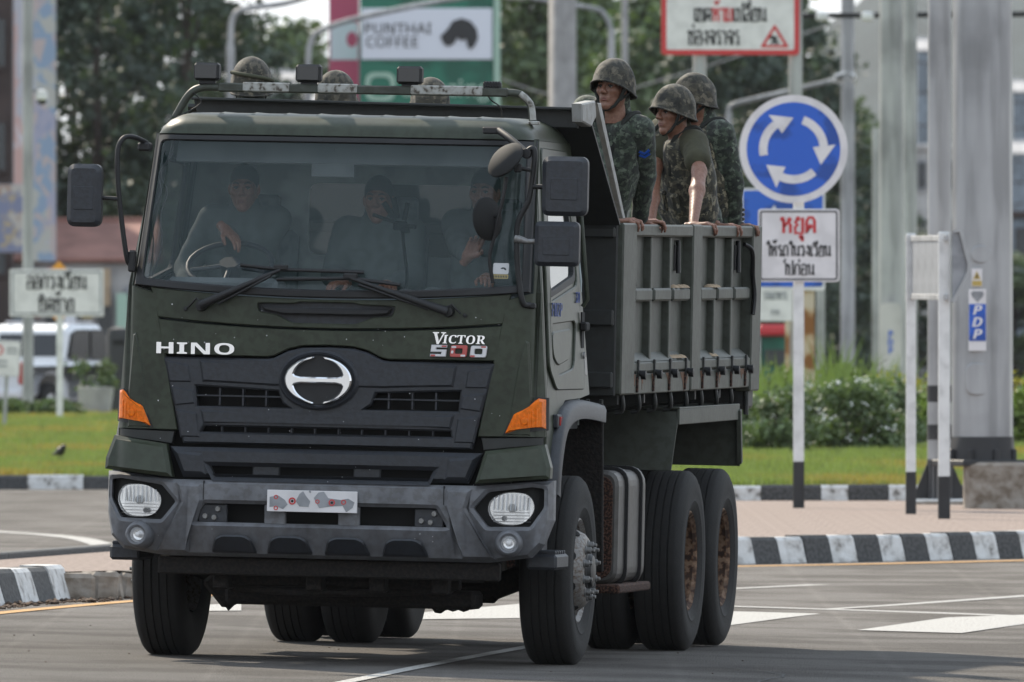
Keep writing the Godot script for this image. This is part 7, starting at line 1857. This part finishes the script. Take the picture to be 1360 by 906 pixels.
	s = S(); slab(s, v2([-0.012, H.call(370), 0.0, H.call(370), 0.004, H.call(364), -0.01, H.call(365)]), F, 0.016, 0.02, 0.0); obj("symbol", s, "sign_black", p)
	s = S(); rbox(s, Vector3(0, 0, 0), Vector3(0.78, 0.62, 0.78), 0.03); var cb = obj("concrete_footing", s, "concrete"); cb.position = b + Vector3(0.22, 0.12, 0.05); meta(cb, "rough concrete block under the thickest galvanised pole", "footing")
	# striped pole beside it
	d = 130.8; u = d / 18225.0; H = func(y): return at(0, y, 130.8).y - pv
	t = pole("striped_pole", "slim galvanised pole with black bands and a finned black foot", "pole", 1248, d, 31, -60, "galv", pv, 16)
	for q in [[534, 512], [584, 564], [664, 610]]:
		s = S(); lathe(s, [Vector2(0.114, H.call(q[0])), Vector2(0.119, H.call(q[0])), Vector2(0.119, H.call(q[1])), Vector2(0.114, H.call(q[1]))], Transform3D(), 16); obj("black_band", s, "black_paint", t)
	for k in 4:
		var a = TAU * k / 4 + 0.3
		s = S(); slab(s, v2([0.1, H.call(664), 0.26, H.call(664), 0.25, H.call(655), 0.115, H.call(612), 0.1, H.call(612)]), flat(Transform3D(Basis(Vector3.UP, a), Vector3.ZERO)), -0.008, 0.008, 0.002, [], 0.0, true); obj("fin", s, "black_paint", t)
	s = S(); rbox(s, Vector3(0, 0.02, 0), Vector3(0.56, 0.06, 0.56), 0.008); obj("base_plate", s, "white_paint", t)
	s = S(); rbox(s, Vector3(0.02, 0, 0), Vector3(0.66, 0.06, 0.66), 0.01); cb = obj("concrete_footing", s, "concrete"); cb.position = at(1248, 0, d) * Vector3(1, 0, 1) + Vector3(0, pv + 0.0, 0); meta(cb, "low concrete pad under the slim striped pole", "footing")
	# poles further off
	t = pole("galvanised_pole", "tall grey pole with a white patch, left of the chevron posts", "pole", 1184, 200, 32, -80, "galv", 0.3, 10)
	s = S(); slab(s, rrect(-0.16, at(0, 492, 200).y - 0.3, 0.16, at(0, 402, 200).y - 0.3, 0.12), F if false else flat(Transform3D(Basis(), Vector3(-0.02, 0, 0.25))), -0.03, 0.01, 0.0); p = obj("white_patch", s, "roof_pale", t)
	for k in 3: text("lettering", "PDP"[k], "Droid Sans", 0.1, 0.004, "sign_blue", p, Transform3D(Basis(), Vector3(-0.02, at(0, 444 + 11 * k, 200).y - 0.3, 0.265)), true)
	pole("galvanised_pole", "pale pole close behind the tall grey pole with the white patch", "pole", 1209, 215, 18, -80, "galv", 0.3, 10)
	pole("galvanised_pole", "thin pale pole left of the tall grey pole's foot", "pole", 1163, 230, 9, 170, "galv", 0.3, 10)
	pole("galvanised_pole", "slender pole just right of the rusty sign post", "pole", 1090, 205, 11, 250, "galv", 0.3, 10)
	pole("utility_pole", "square concrete utility pole right of the green billboard", "pole", 747, 300, 37, -60, "pole_concrete", 0.0, 4)
	pole("utility_pole", "thin white pole between the concrete pole and the lane sign", "pole", 830, 330, 9, -60, "pole_concrete", 0.0, 8)
	lamp("street lamp whose pale arm rises to the right behind the round blue sign", 968, 255, 9, [968, 150, 972, 140, 1000, 132, 1060, 118, 1106, 107], 0.3, 30.0)
	pole("galvanised_pole", "grey pole just right of the round blue sign", "pole", 1126, 255, 18, -80, "galv", 0.3, 10)
	lamp("street lamp with a curved arm before the dark trees", 306, 330, 11, [306, 60, 309, 25, 325, 12, 380, 4, 430, -12], 0.1)
	lamp("street lamp whose long pale arm crosses the billboard", 409, 335, 10, [409, 90, 413, 55, 435, 36, 520, 14, 640, -8], 0.1)
	lamp("street lamp with a high arm before the green trees", 812, 340, 9, [812, 40, 800, 16, 770, 8, 700, -4], 0.1, 40.0)
	t = pole("signal_gantry", "dark horizontal gantry arm crossing behind the poles at the top", "gantry", 1420, 240, 26, -60, "galv", 0.0, 10)
	s = S(); tube(s, [at(1055, 21, 240) - t.position, at(1430, 18, 240) - t.position], 0.05, 8); obj("arm", s, "gun_metal", t)
	for x in [1092.0, 1152.0]:
		s = S(); rbox(s, at(x, 22, 240) - t.position + Vector3(0, 0, 0.1), Vector3(0.22, 0.16, 0.2), 0.04); obj("clamp", s, "white_paint", t)
	# camera mast on the left
	t = pole("camera_mast", "slim grey mast with a dome camera left of the truck", "mast", 37, 232, 14, -60, "galv", 0.3, 10)
	p = at(46, 125, 232) - t.position
	s = S(); rbox(s, p + Vector3(0.0, 0.06, 0), Vector3(0.3, 0.05, 0.06), 0.01); var cm = obj("camera_arm", s, "galv", t)
	s = S(); lathe(s, [Vector2(0, 0.1), Vector2(0.08, 0.08), Vector2(0.1, 0.0), Vector2(0.1, -0.06), Vector2(0.085, -0.08)], Transform3D(Basis(), p + Vector3(0.12, -0.02, 0.05)), 16); obj("camera_housing", s, "white_paint", cm)
	s = S(); lathe(s, [Vector2(0.085, -0.08), Vector2(0.07, -0.14), Vector2(0, -0.17)], Transform3D(Basis(), p + Vector3(0.12, -0.02, 0.05)), 16); obj("camera_dome", s, "car_glass", cm)
	# exit sign on the left lawn
	d = 215.0; u = d / 18225.0; b = at(79, 0, d); b.y = lawn_y(b.x, b.z)
	t = thing("keep_left_sign", "white Thai sign with two black lines on a post in the far lawn", "road sign", Transform3D(yaw(0), b))
	pc = Vector2((75 - 79) * u, at(0, 389, d).y - b.y); w = 125 * u; h = 63 * u
	s = S(); rbox(s, Vector3(0, (pc.y) / 2 - 0.2, -0.05), Vector3(0.1, pc.y + 0.4, 0.05), 0.01); obj("post", s, "white_paint", t)
	p = sign_panel(t, w, h, 0.03, 0.0, "sign_grey", "sign_white", pc)
	F = flat(Transform3D(Basis(), Vector3(pc.x, pc.y, 0.001)))
	thai("ออกวงเวียน", 0.0, 0.06, 0.2, F, "sign_black", p, 0.78, 0.17)
	thai("ชิดซ้าย", 0.0, -0.29, 0.2, F, "sign_black", p, 0.8, 0.17)
	b = at(78, 388, 221)
	t = thing("diamond_sign", "orange diamond warning sign peeping out behind the white Thai sign", "road sign", Transform3D(Basis(), b))
	s = S(); slab(s, v2([-0.5, 0, 0, -0.5, 0.5, 0, 0, 0.5]), flat(), -0.01, 0.0, 0.003, [], 0.0, true); obj("panel", s, "orange_sign", t)
	s = S(); rbox(s, Vector3(0, -1.3, -0.05), Vector3(0.07, 2.8, 0.05), 0.01); obj("post", s, "galv", t)
	b = at(8, 476, 205)
	t = thing("small_notice", "small white notice with a red circle on a leaning grey post", "notice", Transform3D(Basis(Vector3(0, 0, 1), -0.05), b))
	p = sign_panel(t, 0.42, 0.54, 0.02, 0.0, "sign_grey")
	s = S(); slab(s, ell(-0.12, 0.12, 0.075, 0.075, 20), flat(), 0.0, 0.003, 0.0, [ell(-0.12, 0.12, 0.05, 0.05, 16)]); obj("red_ring", s, "sign_red", p)
	for q in [[0.0, 0.13], [0.0, 0.07], [-0.14, -0.06], [-0.14, -0.13]]:
		s = S(); slab(s, rrect(q[0], q[1], q[0] + 0.16, q[1] + 0.03, 0.0), flat(), 0.0, 0.003, 0.0); obj("lettering", s, "sign_grey", p)
	s = S(); rbox(s, Vector3(0.02, -0.75, -0.04), Vector3(0.06, 1.7, 0.04), 0.01); obj("post", s, "galv", t)
	pickup()
	# planter and bin at the lawn's far edge
	d = 225.0; b = at(127, 0, d); b.y = lawn_y(b.x, b.z)
	t = thing("planter", "grey concrete planter with young shrubs beside the white pickup", "planter", Transform3D(Basis(), b))
	s = S(); lathe(s, [Vector2(0.0, 0.0), Vector2(0.24, 0.0), Vector2(0.3, 0.46), Vector2(0.26, 0.47), Vector2(0.24, 0.4), Vector2(0, 0.38)], Transform3D(), 20); obj("pot", s, "pole_concrete", t)
	var cl = []; for i in 9: cl.append(Vector3(rng.randf_range(-0.25, 0.25), 0.5 + rng.randf() * 0.35, rng.randf_range(-0.2, 0.2)))
	obj("foliage", crown(cl, 45, 0.09, 0.16), "leaf_mid", t)
	b = at(158, 0, 228); b.y = lawn_y(b.x, b.z)
	t = thing("bin", "tall dark bin partly hidden by the truck's corner", "bin", Transform3D(Basis(), b))
	s = S(); lathe(s, [Vector2(0, 0), Vector2(0.19, 0), Vector2(0.21, 1.3), Vector2(0.17, 1.42), Vector2(0, 1.46)], Transform3D(), 18); obj("body", s, "black_paint", t)
	s = S(); rbox(s, Vector3(0, 1.2, 0.2), Vector3(0.2, 0.08, 0.03), 0.01); obj("slot", s, "black", t)
	# hedge on the lawn, shrubs on the mound
	var hs = shrub("hedge", "low dull green hedge before the pickup, nearest the left edge", at(15, 0, 222) * Vector3(1, 0, 1) + Vector3(0, 0.48, 0), 1.0, 0.28, "leaf_mid", 75, 0.07, "hedge clumps before the pickup", 0, "hedge")
	dup(hs, "low dull green hedge under the white Thai sign's post", Transform3D(Basis(Vector3.UP, 2.0), at(72, 0, 221) * Vector3(1, 0, 1) + Vector3(0, 0.48, 0)))
	dup(hs, "hedge clump between the planter and the truck's corner", Transform3D(Basis(Vector3.UP, 4.0).scaled(Vector3(0.8, 0.7, 0.8)), at(150, 0, 231) * Vector3(1, 0, 1) + Vector3(0, 0.48, 0)))
	var gp_ = "shrubs on the mound behind the signs"
	var fb = shrub("shrub", "flowering shrub with white blossoms between the round sign and chevron posts", at(1130, 0, 150) * Vector3(1, 0, 1) + Vector3(0, 0.45, 0), 0.95, 0.86, "leaf_mid", 150, 0.065, gp_, 60)
	dup(fb, "white-flowered shrub just left of the roundabout sign post", Transform3D(Basis(Vector3.UP, 1.4).scaled(Vector3(0.9, 0.95, 0.9)), at(1040, 0, 149) * Vector3(1, 0, 1) + Vector3(0, 0.44, 0)))
	dup(fb, "white-flowered shrub nearest the left chevron post", Transform3D(Basis(Vector3.UP, 3.3), at(1180, 0, 152) * Vector3(1, 0, 1) + Vector3(0, 0.45, 0)))
	dup(fb, "white-flowered shrub close behind the truck's tail", Transform3D(Basis(Vector3.UP, 5.0).scaled(Vector3(1, 0.85, 1)), at(985, 0, 153) * Vector3(1, 0, 1) + Vector3(0, 0.45, 0)))
	dup(fb, "white-flowered shrub right of the rusty sign post", Transform3D(Basis(Vector3.UP, 2.2).scaled(Vector3(0.9, 0.9, 0.9)), at(1088, 0, 151) * Vector3(1, 0, 1) + Vector3(0, 0.45, 0)))
	var gb = shrub("shrub", "bright green leafy shrub rising behind the flowering ones", at(1010, 0, 163) * Vector3(1, 0, 1) + Vector3(0, 0.5, 0), 1.1, 1.05, "leaf_bright", 120, 0.08, gp_)
	for q in [[1065, 1.5, 1.0, "bright green shrub behind the roundabout sign post"], [1120, 2.9, 1.05, "bright green shrub with tall shoots behind the flowers"], [1225, 4.1, 0.85, "bright green shrub seen between the chevron posts"], [960, 0.7, 0.9, "bright green shrub hidden mostly by the truck's tail"], [1372, 3.6, 0.95, "bright green shrub right of the thickest pole"], [1270, 5.2, 0.8, "bright green shrub behind the thickest pole"]]:
		dup(gb, q[3], Transform3D(Basis(Vector3.UP, q[1]).scaled(Vector3(1, q[2], 1)), at(q[0], 0, 163) * Vector3(1, 0, 1) + Vector3(0, 0.5, 0)))
	var yb = shrub("shrub", "yellow-leaved shrub below the tall grey pole", at(1172, 0, 168) * Vector3(1, 0, 1) + Vector3(0, 0.5, 0), 0.62, 0.98, "leaf_yellow", 45, 0.07, gp_)
	dup(yb, "yellow-leaved shrub between the two chevron posts", Transform3D(Basis(Vector3.UP, 2.0).scaled(Vector3(0.8, 0.95, 0.8)), at(1232, 0, 168) * Vector3(1, 0, 1) + Vector3(0, 0.5, 0)))
	dup(yb, "yellow-leaved shrub at the right edge beyond the thickest pole", Transform3D(Basis(Vector3.UP, 4.0), at(1362, 0, 168) * Vector3(1, 0, 1) + Vector3(0, 0.5, 0)))
	s = S()
	for i in 340:
		var px = 975 + rng.randf() * 240; var q = at(px, 0, 158 + rng.randf() * 5); q.y = 0.5
		var hgt = 0.75 + rng.randf() * 0.45 + (0.25 if absf(px - 1104) < 12 else 0.0); var ln = Vector3(rng.randfn() * 0.12, hgt, rng.randfn() * 0.1)
		var v = 0.8 + rng.randf() * 0.5; var nn = Vector3(0.012, 0, 0.004)
		for z in [q - nn, q + nn, q + ln * 0.6 + nn * 0.8, q - nn, q + ln * 0.6 + nn * 0.8, q + ln * 0.6 - nn * 0.8, q + ln * 0.6 - nn * 0.8, q + ln * 0.6 + nn * 0.8, q + ln + Vector3(ln.x, -0.05, 0)]: s.set_color(Color(v, v, v)); s.set_uv(Vector2.ZERO); s.add_vertex(z)
	meta(obj("tall_grass", s, "leaf_bright"), "tall grass blades standing among the shrubs on the mound", "grass", "", "stuff")

func pickup():
	var rr = at(34, 0, 243); rr.y = 0.22
	var fwd = Vector3(cos(1.08), 0, -sin(1.08)); var bs = Basis(fwd, Vector3.UP, fwd.cross(Vector3.UP))   # x ahead, z to its right
	var t = thing("pickup_truck", "white double-cab pickup parked beyond the far lawn, seen from behind", "pickup truck", Transform3D(bs, rr - bs * Vector3(-2.6, 0, 0.85)))
	var X1 = func(p, d): return Vector3(p.x, p.y, d)
	var s = S(); slab(s, rpoly(v2([-2.6, 0.5, -2.15, 0.5, -2.1, 0.75, -1.85, 0.9, -1.5, 0.9, -1.25, 0.75, -1.2, 0.42, 1.0, 0.42, 1.05, 0.75, 1.3, 0.9, 1.65, 0.9, 1.9, 0.75, 1.95, 0.45, 2.5, 0.45, 2.58, 0.75, 2.4, 1.02, 1.1, 1.14, -2.62, 1.12]), 0.05), X1, -0.88, 0.88, 0.07, [], 0.0, true); obj("body", s, "car_white", t)
	s = S(); slab(s, rpoly(v2([-1.15, 1.1, -0.95, 1.7, -0.7, 1.8, 0.3, 1.79, 1.05, 1.12]), 0.07), X1, -0.76, 0.76, 0.1, [], 0.0, true); var cab = obj("cabin", s, "car_white", t)
	s = S(); rbox(s, Vector3(-1.05, 1.42, 0), Vector3(0.02, 0.42, 1.24), 0.006, Basis(Vector3(0, 0, 1), -0.32)); obj("rear_window", s, "car_glass", cab)
	for sd in [-1.0, 1.0]:
		s = S(); slab(s, rpoly(v2([-0.88, 1.16, -0.8, 1.62, -0.68, 1.7, -0.2, 1.71, -0.2, 1.16]), 0.03), func(p, d): return Vector3(p.x, p.y, sd * (0.755 + d)), 0.0, 0.012, 0.003); obj("side_window", s, "car_glass", cab)
		s = S(); slab(s, rpoly(v2([-0.12, 1.16, -0.12, 1.71, 0.28, 1.7, 0.86, 1.16]), 0.03), func(p, d): return Vector3(p.x, p.y, sd * (0.755 + d)), 0.0, 0.012, 0.003); obj("side_window", s, "car_glass", cab)
		s = S(); rbox(s, Vector3(-2.58, 0.92, sd * 0.78), Vector3(0.1, 0.4, 0.16), 0.03); obj("tail_light", s, "red_lens", t)
		for x in [-1.68, 1.48]:
			s = S(); lathe(s, [Vector2(0.2, -0.1), Vector2(0.36, -0.11), Vector2(0.38, -0.06), Vector2(0.38, 0.06), Vector2(0.36, 0.11), Vector2(0.2, 0.1)], Transform3D(Basis(Vector3(1, 0, 0), sd * PI / 2), Vector3(x, 0.38, sd * 0.76)), 24); var wl = obj("wheel", s, "tyre", t)
			s = S(); lathe(s, [Vector2(0.21, 0.09), Vector2(0.17, 0.06), Vector2(0.05, 0.08), Vector2(0, 0.08)], Transform3D(Basis(Vector3(1, 0, 0), sd * PI / 2), Vector3(x, 0.38, sd * 0.76)), 16); obj("rim", s, "silver", wl)
		s = S(); rbox(s, Vector3(0.95, 1.2, sd * 0.98), Vector3(0.12, 0.17, 0.2), 0.03); obj("mirror", s, "car_white", t)
	s = S(); rbox(s, Vector3(-2.68, 0.55, 0), Vector3(0.14, 0.16, 1.6), 0.03); obj("rear_bumper", s, "silver", t)
	s = S(); rbox(s, Vector3(-2.645, 0.95, 0), Vector3(0.03, 0.1, 0.3), 0.01); obj("tailgate_handle", s, "plastic", t)
	for z in [-0.6, 0.6]:
		s = S(); beam(s, Vector3(-0.8, 1.84, z), Vector3(0.2, 1.84, z), 0.035, 0.03, 0.008); obj("roof_rail", s, "silver", t)
